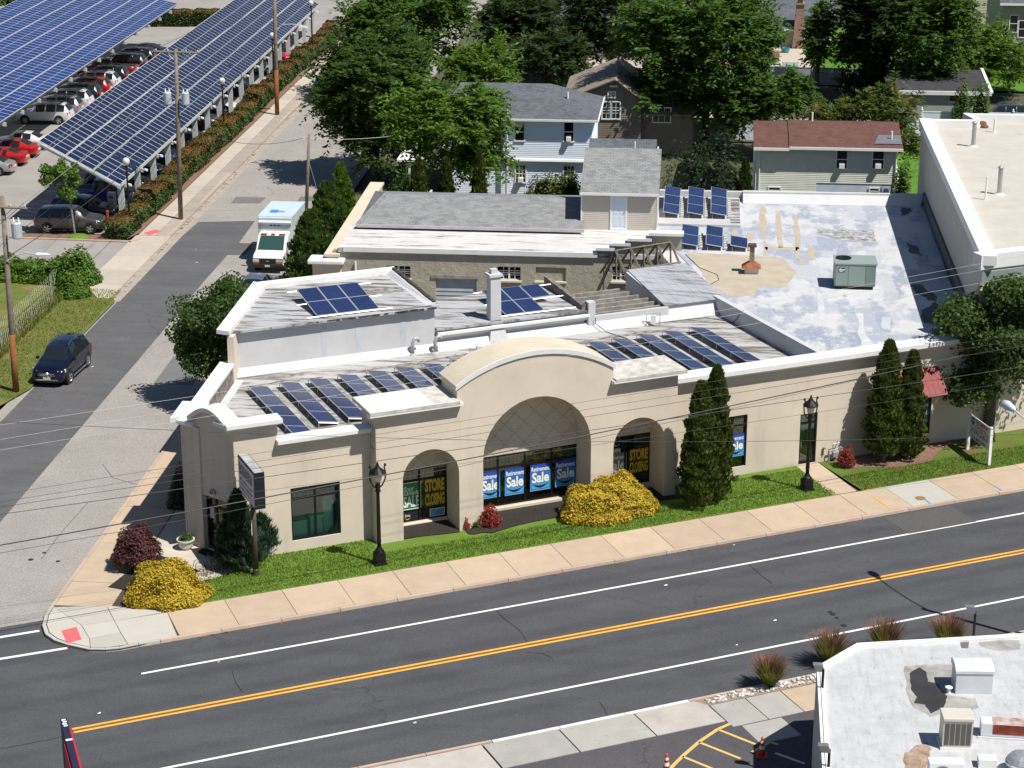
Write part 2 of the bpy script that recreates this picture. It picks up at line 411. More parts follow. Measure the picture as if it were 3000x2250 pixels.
# left side: crossing pavement, drive, verge
sheet('driveway', [(-70, 122.5), (-38.3, 123.4), (-36.0, 119.0), (-36.0, 134.2), (-38.4, 132.2), (-46.4, 132.2), (-70, 132)], -.004, LOT)
lp = pavement('crossing_pavement')
for a, b in ((118.6, 121.6), (121.6, 124.9), (124.9, 128.3), (128.3, 131.2), (131.2, 133.55)):
    slab(lp, [(-38.3+max(0, (121.6-a)*.55), a), (-35.85, a), (-35.85, b), (-38.3, b)], MATS['concrete_far'])
MB().prism([tuple(at(*Zc(350, 600, 500)(x, y))[:2]) for x, y in ((310, 365), (470, 320), (545, 345), (385, 395))], .004, .012).build('tactile_pad', PRED, lp)
zq = Zc(0, 750, 1000)
sheet('verge', [(-80, 95), (-37.6, 97.6), (-36.2, 98.6), (-35.45, 101.6), (-35.4, 118.0), (-36.6, 121.0), (-38.2, 122.4), (-80, 122)], .0, LAWNDRY)
sheet('corner_pavement_left', [(-60, 80), (-36.6, 80), (-36.6, 97.2), (-38.0, 98.2), (-60, 98.2)], .0, MATS['concrete_far'])
# parking lot under the canopies
sheet('parking_lot', [(-160, 132), (-46.5, 132.3), (-46.3, 133.5), (-40.3, 133.6), (-40.3, 260), (-160, 260)], .0, LOT)
sheet('hedge_bed', [(-40.3, 133.0), (-39.6, 131.9), (-38.6, 132.6), (-38.2, 134.2), (-38.2, 250), (-40.3, 250)], .02, MULCHR)
sheet('planting_island', [(-46.3, 132.2), (-38.8, 131.9), (-40.0, 133.3), (-46.3, 133.2)], .03, MULCHR)
ki = thing('island_kerb', None, None); ki['kind'] = 'structure'
kerb_line([(-46.4, 132.05), (-38.3, 131.7), (-37.8, 132.6)][::-1], parent=ki, top=.1, step=2.6, w=.2)
kerb_line([(-46.4, 133.3), (-46.4, 132.05)][::-1], parent=ki, top=.1, w=.2)
structure('island_grass', MB().lathe([(.75, 0), (.6, .12), (.25, .18), (0.01, .2)], 12, (-42.0, 132.5, .04)), LAWN)
# front lawn, mulch beds, paths
sheet('lawn', stp((18.6, 76.27), (49.0, 76.27), (49.15, 80.3), (42, 80.3), (42, 79.2), (27.3, 79.2), (27.3, 79.9), (21.9, 79.9), (19.8, 79.0)), .0, LAWN)
sheet('lawn', stp((50.35, 76.27), (66, 76.27), (66, 80.4), (50.35, 80.4)), .0, grass_mat('lawn_mixed', (.06, .11, .016), (.14, .21, .04), (.17, .11, .055), .55))
wk = pavement('door_path')
slab(wk, stp((48.75, 76.3), (50.05, 76.3), (50.32, 80.15), (49.1, 80.15)), TAN, z=.006)
def bed(name, pts, mat, z=.05):
    n = len(pts); c = (sum(p[0] for p in pts)/n, sum(p[1] for p in pts)/n); out = []
    for i in range(n):
        a, b = pts[i], pts[(i+1) % n]
        for k in range(4):
            f = k/4; j = random.uniform(-.06, .06); out.append((a[0]+(b[0]-a[0])*f+j, a[1]+(b[1]-a[1])*f+j))
    o = MB().prism([tuple(ST(*p)[:2]) for p in out], -.01, z).build(name, mat); o['kind'] = 'structure'
bed('mulch_bed', [(28.65, 79.2), (31.2, 79.0), (31.2, 80.6), (28.65, 80.6)], MULCHB)
bed('mulch_bed', [(31.5, 78.6), (32.5, 78.35), (34, 78.75), (37.6, 78.8), (37.65, 80.6), (32.45, 80.6), (32.4, 79.1), (31.5, 79.1)], MULCHB)
bed('mulch_bed', [(38.8, 78.9), (44.6, 78.6), (45, 80.0), (42.1, 80.1), (42, 79.1), (41.4, 80.4), (38.8, 80.4)], MULCHB)
bed('mulch_bed', [(51.2, 79.0), (53.6, 78.0), (55.4, 78.2), (56.6, 79.2), (58.2, 80.2), (51.0, 80.2)], MULCHR, .03)
sheet('mulch_strip', [(-24.2, 77.1), (-23.5, 76.9), (-20.7, 79.0), (-21.6, 79.6), (-22.4, 80.3), (-23.3, 80.6)], .03, MULCHB)
sheet('gravel_bed', [tuple(at(*Zc(500, 1400, 500)(x, y))[:2]) for x, y in ((260, 1160), (800, 1040), (1060, 1190), (860, 1190), (620, 1290), (380, 1340))], .03, GRAVEL)
# lower right: pavement, sealed lot, planting strip
lw = pavement('lower_pavement')
for a, b, mt in ((13, 19.7, GUTTER), (19.75, 24.75, PALE), (24.8, 27.75, GREYC), (27.78, 30.78, GREYC), (30.8, 33.6, PALE)):
    slab(lw, stp((a, 58.9), (b, 58.9), (b-.02, 60.74), (a-.02, 60.74)), mt if mt is not PALE else MATS.get('concrete_worn') or concrete('concrete_worn', (.45, .42, .385), .15, .25), z=-.004)
for a, b in ((33.62, 35.1), (35.12, 36.6), (36.62, 38.6)):
    slab(lw, stp((a, 58.4), (b, 58.4), (b, 60.2), (a, 60.2)), TAN if a > 36 else GREYC, z=-.004)
slab(lw, stp((33.9, 56.9), (35.6, 56.9), (35.6, 58.36), (33.95, 58.36)), GREYC, z=-.004)
sheet('sealed_lot', stp((-20, 20), (60, 20), (60, 58.88), (-20, 58.88)), -.014, LOTD)
sheet('planting_strip', stp((33.6, 60.22), (60, 60.22), (60, 60.78), (33.2, 60.78)), .0, M('leaf_litter', (.16, .11, .07), .95, col2=(.36, .30, .25), scale=14))
# painted lines
def line(name, pts, w, z, mat, parent=None):
    m = MB()
    for a, b in zip(pts[:-1], pts[1:]):
        a, b = Vector(a), Vector(b); d = (b-a).normalized(); n = Vector((-d.y, d.x))*w/2
        m.add([(*(a-n), z), (*(b-n), z), (*(b+n), z), (*(a+n), z)], [(0, 1, 2, 3)])
    o = m.build(name, mat, parent); o['kind'] = 'structure' if parent is None else 'part'
    if parent is not None: del o['kind']
    return o
def rs(px, py): return atst(px, py, ZR)
lns = thing('road_markings', None, None); lns['kind'] = 'structure'
a, b = rs(414, 1974), rs(3000, 1502.3); line('edge_line', stp(a, (b[0]+30, b[1])), .13, ZR+.006, PWHITE, lns)
a, b = rs(486, 2250), rs(3000, 1748.6); line('edge_line', stp((a[0]-20, a[1]), (b[0]+30, b[1])), .13, ZR+.006, PWHITE, lns)
a, b = rs(214, 2141), rs(3000, 1616.6)
for off in (.135, -.135): line('centre_line', stp((a[0], a[1]+off), (b[0]+30, b[1]+off)), .13, ZR+.006, PYEL, lns)
line('centre_strip', stp(a, (b[0]+30, b[1])), .13, ZR+.003, M('old_centre_paint', (.17, .085, .035), .8, var=.3, scale=6), lns)
zq = Zc(0, 1500, 1000)
for p, q in (((-200, 845), (255, 770)), ((-200, 985), (435, 882))):
    line('crosswalk_line', stp(rs(*zq(*p)), rs(*zq(*q))), .17, ZR+.006, PWHITE, lns)
lm = thing('lot_markings', None, None); lm['kind'] = 'structure'
zq = Zc(2000, 1500, 1000)
def lot(*pts): return stp(*[atst(*zq(*p)) for p in pts])
line('lot_line', lot((348, 1352), (230, 1405), (110, 1485), (0, 1580), (-60, 1640), (-150, 1740)), .14, -.006, PYEL2, lm)
line('lot_line', lot((235, 1410), (475, 1505)), .12, -.006, PYEL2, lm)
line('lot_line', lot((105, 1490), (375, 1597)), .12, -.006, PYEL2, lm)
line('lot_line', lot((0, 1583), (260, 1690)), .12, -.006, PYEL2, lm)
line('lot_line', lot((450, 1555), (565, 1490), (620, 1505)), .12, -.006, PYEL2, lm)
line('lot_line', lot((600, 1560), (790, 1630)), .12, -.006, M('lot_paint_white', (.6, .6, .6), .8), lm)
zq = Zc(2000, 750, 1000)
line('paint_mark', stp(*[atst(*zq(*p)) for p in ((1245, 1565), (1350, 1640))]), .10, .012, PORANGE, mp)
line('paint_mark', stp(*[atst(*zq(*p)) for p in ((1195, 1515), (1225, 1525))]), .12, .012, PORANGE, mp)
line('paint_mark', stp(*[atst(*zq(*p)) for p in ((1570, 1575), (1605, 1605))]), .10, .012, PBLUE, mp)
line('paint_mark', stp(*[atst(*zq(*p)) for p in ((2020, 1490), (2060, 1512))]), .10, .012, PBLUE, mp)
c = at(*zq(1540, 1570)); MB().disc((c.x, c.y, .008), .24, 16, 'z', .012).build('meter_cover', M('rust_brown', (.28, .14, .08), .8), mp)
for pts in (((1455, 1790), (1480, 1815), (1520, 1845), (1545, 1880)), ((1756, 2056), (1772, 2078), (1778, 2096)), ((1545, 1912), (1590, 1915), (1620, 1930)), ((680, 1965), (690, 2000), (712, 2030)), ((2195, 1655), (2235, 1690), (2260, 1708)), ((0, 2195), (90, 2178), (180, 2160)), ((300, 1360), (330, 1400), (420, 1425), (560, 1440)), ((120, 1640), (180, 1560), (260, 1470))):
    line('road_crack', [tuple(at(x, y, ZR)[:2]) for x, y in pts], .02, ZR+.013, M('crack_seal', (.025, .025, .027), .7, var=.2), lns)
for x, y, r in ((2432, 1793, .1), (2440, 1800, .12), (2452, 1810, .09), (2472, 1833, .14), (90, 1640, .12), (170, 1645, .1), (130, 1620, .09), (1885, 2190, .2), (1800, 2242, .3)):
    p = at(x, y, ZR); MB().disc((p.x, p.y, ZR+.012), r, 9, 'z', .004).build('oil_spot', MATS['crack_seal'], lns)
# litter and leaves along the gutters
lt = MB()
for i in range(60):
    s = random.uniform(15, 62); t = 73.44-abs(random.gauss(0, .06)); z = ZR+.015; r = random.uniform(.03, .10)
    p = ST(s, t, z); lt.add([(p.x-r*2, p.y-r, z), (p.x+r, p.y, z), (p.x+r*1.6, p.y+r, z), (p.x-r, p.y+r*.4, z)], [(0, 1, 2, 3)])
for i in range(120):
    y = random.uniform(119, 200); x = -35.78+abs(random.gauss(0, .12)); r = random.uniform(.04, .10); z = ZR+.025
    lt.add([(x-r, y-r, z), (x+r, y-r*.5, z), (x+r, y+r, z), (x-r, y+r, z)], [(0, 1, 2, 3)])
o = lt.build('gutter_leaves', M('dead_leaf', (.20, .10, .05), .9, var=.4, scale=8)); o['kind'] = 'stuff'
tr = MB()
for x, y in ((270, 1075), (610, 1260), (870, 1130), (1300, 990), (455, 1570), (640, 1940), (290, 2090), (2270, 1818), (2158, 1890), (2150, 1597), (1950, 1715), (1215, 2118), (573, 731), (576, 769)):
    p = at(x, y, ZR+.02); r = random.uniform(.03, .08); tr.add([(p.x-r, p.y-r*.6, ZR+.02), (p.x+r, p.y-r*.4, ZR+.035), (p.x+r*.8, p.y+r, ZR+.05), (p.x-r*.6, p.y+r*.8, ZR+.02)], [(0, 1, 2, 3)])
o = tr.build('paper_litter', M('paper_white', (.75, .74, .72), .8)); o['kind'] = 'stuff'
# ------------------------------------------------------------------ building materials
def stucco(name, col, stain=.2, lumps=.0):
    n = NT(name); n.set(.9, 0, .2)
    c = n.ramp(n.noise(.5, 6, .6), [(.3, shade(col, 1-stain*.6)), (.72, shade(col, 1.04))])
    vs_ = n.noise(1.0, 5, .65, n.coords((1.1, 1.1, .16)))
    c = n.mix(n.ramp(vs_, [(.55, (0, 0, 0)), (.8, (.6, .6, .6))]), c, shade(col, 1-stain*1.6))
    n.color(c)
    h = n.noise(60, 3, .6)
    if lumps: h = n.math('ADD', n.math('MULTIPLY', n.noise(3.0, 5, .6), lumps*40), h)
    n.bump(h, .35 if not lumps else .7, .012 if not lumps else .02); MATS[name] = n.m; return n.m
STUC = stucco('stucco_beige', (.625, .55, .455))
STUCG = stucco('stucco_rough_grey', (.40, .37, .30), .3, lumps=.12)
STUCV = M('stucco_cap', (.52, .46, .36), .9, var=.12, scale=.8, col2=(.60, .53, .42))
TRIMW = M('trim_white', (.70, .70, .695), .6, var=.05, scale=2.0, bump=.05)
WHITEP = M('painted_white', (.74, .74, .73), .6, var=.06, scale=1.0)
CAPGREY = M('cap_worn', (.36, .34, .31), .85, var=.35, scale=2.5, col2=(.62, .60, .56))
BLACKM = M('black_metal', (.012, .012, .013), .45, .3, var=0)
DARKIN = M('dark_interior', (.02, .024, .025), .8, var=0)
TEAL = M('interior_teal', (.45, .66, .64), .7, var=.08)
CREAMF = M('furniture_white', (.66, .78, .76), .5, var=.05)
def roofcoat(name, base=(.50, .505, .52), dirt=.5, blue=.0, rot=A28, streak=True, thr=.58):
    n = NT(name); n.set(.65, 0, .3)
    c = n.ramp(n.noise(.8, 5, .6), [(.3, shade(base, .86)), (.7, base)])
    if blue:
        bl = n.ramp(n.noise(.42, 4, .72, n.coords((1, .55, 1), .3)), [(.44, (0, 0, 0)), (.52, (blue,)*3)])
        bk = n.new('ShaderNodeTexBrick'); bk.offset = .37; bk.inputs['Scale'].default_value = 1.0; bk.inputs['Brick Width'].default_value = 3.1; bk.inputs['Row Height'].default_value = .85; bk.inputs['Mortar Size'].default_value = .012; bk.inputs['Color1'].default_value = (.235, .275, .355, 1); bk.inputs['Color2'].default_value = (.41, .435, .48, 1); bk.inputs['Mortar'].default_value = (.36, .39, .44, 1)
        jt = n.new('ShaderNodeVectorMath', operation='MULTIPLY_ADD'); jt.inputs[1].default_value = (.5, .5, 0); nz2 = n.new('ShaderNodeTexNoise'); nz2.inputs['Scale'].default_value = 3.0; nz2.inputs['Detail'].default_value = 6; n.link(n.pos(), nz2.inputs[0]); n.link(nz2.outputs[1], jt.inputs[0]); n.link(n.coords((1, 1, 1), R(88)), jt.inputs[2]); n.link(jt.outputs[0], bk.inputs['Vector'])
        c = n.mix(bl, c, bk.outputs[0])
        wear = n.ramp(n.noise(3.2, 6, .75, n.coords((1, .5, 1), .2)), [(.5, (0, 0, 0)), (.62, (.55, .55, .55))])
        c = n.mix(wear, c, (.46, .48, .52))
    if streak:
        sv = n.noise(1.0, 6, .72, n.coords((.35, 3.0, 1), -rot))
        c = n.mix(n.ramp(sv, [(thr, (0, 0, 0)), (thr+.1, (dirt, dirt, dirt))]), c, (.10, .085, .07))
    sp = n.noise(7, 4, .7)
    c = n.mix(n.ramp(sp, [(.64, (0, 0, 0)), (.74, (dirt*.7,)*3)]), c, (.13, .11, .09))
    n.color(c); n.bump(n.noise(5, 5), .25, .02); MATS[name] = n.m; return n.m
ROOFW = roofcoat('roof_white', (.46, .455, .45), dirt=.85, thr=.48)
ROOFW2 = roofcoat('roof_white_clean', dirt=.35, thr=.62)
ROOFB = roofcoat('roof_patchy_blue', (.55, .555, .57), blue=.9, dirt=.3, streak=False)
ROOFP = roofcoat('roof_painted_wall', (.55, .555, .57), dirt=.3, streak=False)
TARW = M('tar_blotched', (.05, .04, .04), .85, col2=(.30, .26, .24), scale=4.5, bump=.4, detail=6)
WOOD = M('weathered_wood', (.17, .14, .11), .9, var=.35, scale=5)
WOODG = M('weathered_board', (.24, .225, .20), .9, var=.35, scale=3)
def glass(name, tint=(.75, .9, .86), refl=1.0):
    n = NT(name); n.n.remove(n.b)
    tr = n.new('ShaderNodeBsdfTransparent'); tr.inputs[0].default_value = (*tint, 1)
    gl = n.new('ShaderNodeBsdfGlossy'); gl.inputs['Roughness'].default_value = .02; gl.inputs[0].default_value = (refl, refl, refl, 1)
    fr = n.new('ShaderNodeFresnel'); fr.inputs[0].default_value = 1.55
    mx = n.new('ShaderNodeMixShader'); n.link(fr.outputs[0], mx.inputs[0]); n.link(tr.outputs[0], mx.inputs[1]); n.link(gl.outputs[0], mx.inputs[2])
    n.link(mx.outputs[0], n.out.inputs[0]); MATS[name] = n.m; return n.m
GLASS = glass('shop_glass'); GLASST = glass('shop_glass_teal', (.80, .96, .94))
DGLASS = M('dark_glass', (.012, .015, .02), .06, 0, var=0, spec=.8)

# ------------------------------------------------------------------ lettering
def text_geo(body, shear=0.0, bold=0.0, spacing=1.0):
    cu = bpy.data.curves.new('t', 'FONT'); cu.body = body; cu.size = 1; cu.shear = shear; cu.offset = bold; cu.space_character = spacing
    cu.resolution_u = 3; cu.fill_mode = 'FRONT'
    o = bpy.data.objects.new('t', cu); COL.objects.link(o); bpy.context.view_layer.update()
    me = bpy.data.meshes.new_from_object(o.evaluated_get(bpy.context.evaluated_depsgraph_get()))
    v = [tuple(x.co) for x in me.vertices]; f = [tuple(p.vertices) for p in me.polygons]
    bpy.data.objects.remove(o); bpy.data.curves.remove(cu); bpy.data.meshes.remove(me)
    xs = [p[0] for p in v]; ys = [p[1] for p in v]; x0, x1, y0, y1 = min(xs), max(xs), min(ys), max(ys)
    return [((p[0]-x0)/(x1-x0), (p[1]-y0)/(y1-y0)) for p in v], f
_TG = {}
def letter(mb, body, x0, x1, z0, z1, y, **kw):
    """lettering stretched into a box of the wall plane at depth y"""
    k = (body, tuple(sorted(kw.items())))
    if k not in _TG: _TG[k] = text_geo(body, **kw)
    v, f = _TG[k]; mb.add([(x0+p[0]*(x1-x0), y, z0+p[1]*(z1-z0)) for p in v], f); return mb

# ------------------------------------------------------------------ the furniture store
store = thing('store_building', 'long beige stucco store with a tall arched front and white coated flat roofs', 'building', (35, 80, 0), 'ST')
TL, TC, TRW, TRE = 79.85, 79.15, 80.25, 80.66           # wing, centre, right wing and recess planes
P1 = Vector((21.3, TL)); P2 = Vector((20.13, 82.04)); P3 = Vector((19.72, 82.55))
def along(p, q):
    e = (q-p).normalized(); return Matrix(((e.x, -e.y, 0, p.x), (e.y, e.x, 0, p.y), (0, 0, 1, 0), (0, 0, 0, 1)))
def rect(a, b, c, d): return [(a, c), (b, c), (b, d), (a, d)]
def arch(a, b, z0, top, n=18):
    r = (b-a)/2; rz = min(r*1.0, top-z0-.3); zc = top-rz; cx = (a+b)/2
    return [(a, z0), (b, z0)] + [(cx+r*math.cos(math.pi*i/n), zc+rz*math.sin(math.pi*i/n)) for i in range(n+1)]
zg = Zc(1380, 1250, 600); zf5 = Zc(1100, 1250, 400); zb = Zc(500, 1400, 500); za = Zc(500, 1125, 500); zd = Zc(1000, 750, 1000); ze = Zc(2000, 750, 1000); zh = Zc(2400, 950, 600)
# walls
WL = (23.72, 25.95, .49, 2.94)
fix_normals(holed(rect(21.3, 27.45, -.2, 5.1), [rect(*WL)], TL, TL+.3).build('wall', STUC, store))
top = [(42.0, 5.97), (38.72, 5.97), (38.72, 6.72)] + [(34.95+3.77*math.cos(a), 6.72-2.26+math.sqrt(max(0, 1-(math.cos(a)*.72)**2))*3.25-.0) for a in [math.pi*i/24 for i in range(1, 24)]] + [(31.18, 6.72), (31.18, 5.97), (27.4, 5.97)]
def ped(s):                                             # segmental arch of the pediment
    h = 1.10; c = 3.77; r = (c*c+h*h)/(2*h); return 6.70+math.sqrt(max(0, r*r-(s-34.95)**2))-(r-h)
top = [(42.0, 5.97), (38.72, 5.97)] + [(38.72-7.54*i/28, ped(38.72-7.54*i/28)) for i in range(29)] + [(31.18, 5.97), (27.4, 5.97)]
AL, AC, AR = (28.6, 31.25, 4.07), (32.39, 37.66, 5.81), (38.78, 41.42, 4.1)
holes = [arch(a, b, -.19, t) for a, b, t in (AL, AC, AR)]
fix_normals(holed([(27.4, -.2), (42.0, -.2)]+top, holes, TC, TC+.35).build('arched_wall', STUC, store))
# vaulted reveals behind each arch, side cheeks and back of the tall parapet
for a, b, t in (AL, AC, AR):
    lp_ = arch(a, b, -.19, t)[1:]; lp_ = [lp_[0]]+lp_[1:]+[(a, -.19)]
    m = MB(); n = len(lp_); m.add([(p[0], TC+.34, p[1]) for p in lp_]+[(p[0], TRE+.05, p[1]) for p in lp_], [(i, n+i, n+i+1, i+1) for i in range(n-1)])
    o = m.build('arch_reveal', STUC, store); sm = o.modifiers.new('solid', 'SOLIDIFY'); sm.thickness = .08; sm.offset = 1
m = MB().prism_y([(27.4, 4.3), (32.2, 4.3), (32.2, 5.88), (37.9, 5.88), (37.9, 4.3), (42.0, 4.3)]+top, TC+.36, 80.98); fix_normals(m.build('parapet_mass', STUCV, store))
MB().box(32.2, 37.9, 80.8, 80.97, 4.3, 5.88).build('recess_back', STUCV, store)
for a in (27.4, 41.8): MB().box(a, a+.2, TC+.3, 80.9, -.2, 4.4).build('side_cheek', STUC, store)
# recess back walls with openings for the shop windows
WA = {}
def wpx(z, p, q, t):
    a, b = on_t(*z(*p), t), on_t(*z(*q), t); return (min(a[0], b[0]), max(a[0], b[0]), min(a[1], b[1]), max(a[1], b[1]))
WA['L'] = (28.62, on_t(*zf5(1165, 1000), TRE)[0], on_t(*zf5(460, 1560), TRE)[1], on_t(*zf5(1160, 610), TRE)[1])
WA['C'] = (32.42, on_t(*zg(1160, 400), TRE)[0], on_t(*zg(130, 885), TRE)[1], on_t(*zg(1160, 180), TRE)[1])
WA['R'] = (38.8, on_t(*zg(1945, 300), TRE)[0], on_t(*zg(1945, 590), TRE)[1], on_t(*zg(1945, 55), TRE)[1])
for k, (a, b, t) in (('L', AL), ('C', AC), ('R', AR)):
    w = WA[k]
    fix_normals(holed(rect(a-.1, b+.1, -.2, t+.1), [rect(*w)], TRE, TRE+.12).build('recess_wall', STUC, store))
    MB().box(a, b, TRE-.16, TRE-.002, -.1, w[2]-.03).build('window_sill', STUC, store, bevel=.02)
    # diamond panels in the arch head, each a piece of its own
    def clip(poly, f):
        out = []
        for i in range(len(poly)):
            p, q = poly[i], poly[(i+1) % len(poly)]; fp, fq = f(p), f(q)
            if fp >= 0: out.append(p)
            if (fp >= 0) != (fq >= 0):
                u = fp/(fp-fq); out.append((p[0]+(q[0]-p[0])*u, p[1]+(q[1]-p[1])*u))
        return out
    region = arch(a+.02, b-.02, w[3]+.03, t-.02, 20); D = .62
    fix_normals(MB().prism_y(region, TRE-.006, TRE-.001).build('panel_joint', M('panel_joint', (.27, .24, .195), .9), store))
    cx = (a+b)/2
    for i in range(-9, 10):
        for j in range(-2, 14):
            x = cx+(i+(j % 2)*.5)*2*D*.78; z = w[3]+j*D*.78
            e_ = D*.78-.014; poly = [(x-e_, z), (x, z-e_), (x+e_, z), (x, z+e_)]
            for q in range(len(region)):
                A, B = region[q], region[(q+1) % len(region)]
                if len(poly) < 3: break
                poly = clip(poly, lambda p: (B[0]-A[0])*(p[1]-A[1])-(B[1]-A[1])*(p[0]-A[0]))
            if len(poly) >= 3 and max(p[0] for p in poly)-min(p[0] for p in poly) > .06:
                fix_normals(MB().prism_y(poly, TRE-.018, TRE+.01).build('panel', STUC, store))
# right wing
DR = (49.24, 50.19, .02, 2.60); WR = (44.85, 46.34, .43, 3.03); W2 = (54.75, 56.68, .58, 2.6)
fix_normals(holed(rect(41.9, 59.1, -.2, 5.05), [rect(*DR), rect(*WR), rect(*W2)], TRW, TRW+.25).build('wall', STUC, store))
# entrance bay on the corner
mt = along(P2, P1); LEN = (P1-P2).length
arc = [(LEN, 5.75), (LEN, 5.95)]+[(LEN-LEN*i/14, 5.95+.75*math.sin(math.pi*(.12+.76*i/14))-.75*math.sin(math.pi*.12)) for i in range(15)]
o = fix_normals(holed([(0, -.2), (LEN, -.2)]+[(LEN-LEN*i/14, 5.92+.62*math.sin(math.pi*i/14)) for i in range(15)], [rect(.42, LEN-.2, .0, 2.55)], 0, .3).xf(mt).build('entrance_wall', STUC, store))
MB().box(0, .42, -.06, 0, -.2, 5.6).xf(mt).build('pilaster', STUC, store)
fix_normals(MB().prism([tuple(P2), tuple(P3), (P3.x+.35, P3.y+.3), (P2.x+.3, P2.y+.35)], -.2, 5.75).build('wall', STUC, store))
n = 14; m = MB()
for i in range(n):                                      # curved white coping over the entrance
    x0, x1 = LEN*i/n, LEN*(i+1)/n; z0, z1 = (5.92+.62*math.sin(math.pi*x/LEN) for x in (x0, x1))
    m.hexa([(x0, -.28, z0), (x1, -.28, z1), (x1, .55, z1), (x0, .55, z0)], [(x0, -.32, z0+.2), (x1, -.32, z1+.2), (x1, .55, z1+.2), (x0, .55, z0+.2)])
m.xf(mt).build('curved_coping', TRIMW, store)
# entrance door: black frame, glass leaves, lamp
dr = MB().box(.42, .5, .2, .28, 0, 2.55).box(LEN-.28, LEN-.2, .2, .28, 0, 2.55).box(.42, LEN-.2, .2, .28, 2.47, 2.55).box(.42, LEN-.2, .2, .28, 1.98, 2.08).box(.95, 1.06, .2, .28, 0, 2.5).box(.42, LEN-.2, .2, .28, 0, .1).xf(mt).build('door', BLACKM, store)
MB().box(.5, .95, .235, .245, .1, 1.98).xf(mt).build('pane', GLASS, dr); MB().box(1.06, LEN-.28, .235, .245, .1, 1.98).xf(mt).build('pane', GLASS, dr); MB().box(.5, LEN-.28, .235, .245, 2.08, 2.47).xf(mt).build('pane', GLASS, dr)
MB().box(.3, LEN, .6, .7, 0, 2.7).xf(mt).build('vestibule_wall', M('vestibule', (.30, .29, .24), .8), store)
MB().box(.60, .86, .21, .225, 1.45, 1.95).xf(mt).build('door_notice', M('paper_notice', (.72, .72, .72), .7, col2=(.4, .4, .42), scale=14), dr)
lmp = MB().hexa([(.95, -.14, 2.76), (1.25, -.14, 2.76), (1.25, -.005, 2.74), (.95, -.005, 2.74)], [(1.0, -.1, 2.92), (1.2, -.1, 2.92), (1.2, -.005, 2.94), (1.0, -.005, 2.94)]).xf(mt).build('wall_light', M('bronze_lamp', (.05, .055, .06), .5), store)
MB().box(1.0, 1.2, -.142, -.12, 2.70, 2.757).xf(mt).build('lens', M('lamp_lens', (.7, .7, .65), .3), lmp)
# door mat and small maroon awning on the side wall are things of their own (below)
def trim(p, q, z0, z1, out=.34, back=.42, name='cornice', mat=None, step=True):
    """moulded white cornice between two plan points of the store frame, outside on the right hand of p->q reversed"""
    p, q = Vector(p), Vector(q); L = (q-p).length; h = z1-z0
    prof = [(0, z0), (-out*.35, z0+h*.12), (-out*.6, z0+h*.34), (-out, z0+h*.5), (-out, z1), (back, z1), (back, z0+h*.3), (0.02, z0+h*.3)]
    return fix_normals(MB().prism_x(prof, 0, L).xf(along(p, q)).build(name, mat or TRIMW, store))
trim((23.15, TL), (27.38, TL), 4.98, 5.3)
trim((20.95, TL), (23.4, TL), 5.95, 6.28, .36, .5)
trim(P1+(P2-P1).normalized()*.85, P1+Vector((.0, -.02)), 5.92, 6.24, .34, .4)
MB().box(21.3, 23.25, TL+.002, TL+.32, 5.1, 5.96).build('wall', STUC, store)
o = trim(P3+Vector((-.0, .0)), P2+Vector((.08, -.1)), 5.55, 5.85, .3, .5)
trim((42.0, TRW), (59.1, TRW), 4.98, 5.42, .38, .55)
# shoulders and arched band of the centre
MB().box(27.05, 31.2, 78.8, 81.15, 6.1, 6.24).build('parapet_cap', CAPGREY, store)
trim((27.05, TC), (31.35, TC), 5.9, 6.12, .34, .1)
MB().box(27.07, 30.0, 78.82, 81.1, 6.243, 6.255).build('cap_coating', TRIMW, store)
MB().box(38.7, 42.3, 78.8, 81.15, 6.1, 6.22).build('parapet_cap', CAPGREY, store)
trim((38.62, TC), (42.3, TC), 5.9, 6.12, .34, .1)
m = MB(); N = 28
for i in range(N):
    a, b = 31.1+7.7*i/N, 31.1+7.7*(i+1)/N; za0, zb0 = ped(a), ped(b)
    m.hexa([(a, TC-.07, za0-.02), (b, TC-.07, zb0-.02), (b, TC, zb0-.02), (a, TC, za0-.02)], [(a, TC-.08, za0+.2), (b, TC-.08, zb0+.2), (b, TC, zb0+.2), (a, TC, za0+.2)])
m.build('arched_band', TRIMW, store)
m = MB()
for i in range(N):
    a, b = 31.1+7.7*i/N, 31.1+7.7*(i+1)/N; za0, zb0 = ped(a), ped(b)
    m.hexa([(a, TC, za0), (b, TC, zb0), (b, 81.1, zb0), (a, 81.1, za0)], [(a, TC, za0+.19), (b, TC, zb0+.19), (b, 81.1, zb0+.19), (a, 81.1, za0+.19)])
m.build('vault_roof', STUCV, store)
# side-street wall, its parapet with blotched inner face
def xyst(*pts): return [xy2st(p) for p in pts]
def poly(name, pts, z0, z1, mat, parent=None): return MB().prism(pts, z0, z1).build(name, mat, parent or store)
poly('side_wall', xyst((-22.0, 81.9), (-21.7, 81.95), (-21.7, 99.2), (-22.0, 99.2)), -.2, 5.05, STUC)
poly('side_parapet', xyst((-22.0, 83.6), (-21.74, 83.6), (-21.74, 91.0), (-22.0, 91.0)), 5.051, 5.24, STUC)
poly('parapet_coping', xyst((-22.45, 83.3), (-21.72, 83.6), (-21.72, 91.2), (-22.45, 91.2)), 5.24, 5.36, TRIMW)
poly('parapet_lining', xyst((-21.739, 84.2), (-21.69, 84.2), (-21.69, 90.6), (-21.739, 90.6)), 4.5, 5.238, TARW)
poly('parapet_flashing', xyst((-21.68, 83.0), (-21.3, 83.0), (-21.3, 91.0), (-21.68, 91.0)), 4.46, lambda p: 4.53, ROOFP)
poly('coping', xyst((-22.5, 82.0), (-21.2, 82.6), (-21.3, 84.2), (-22.5, 84.2)), 5.6, 5.82, TRIMW)
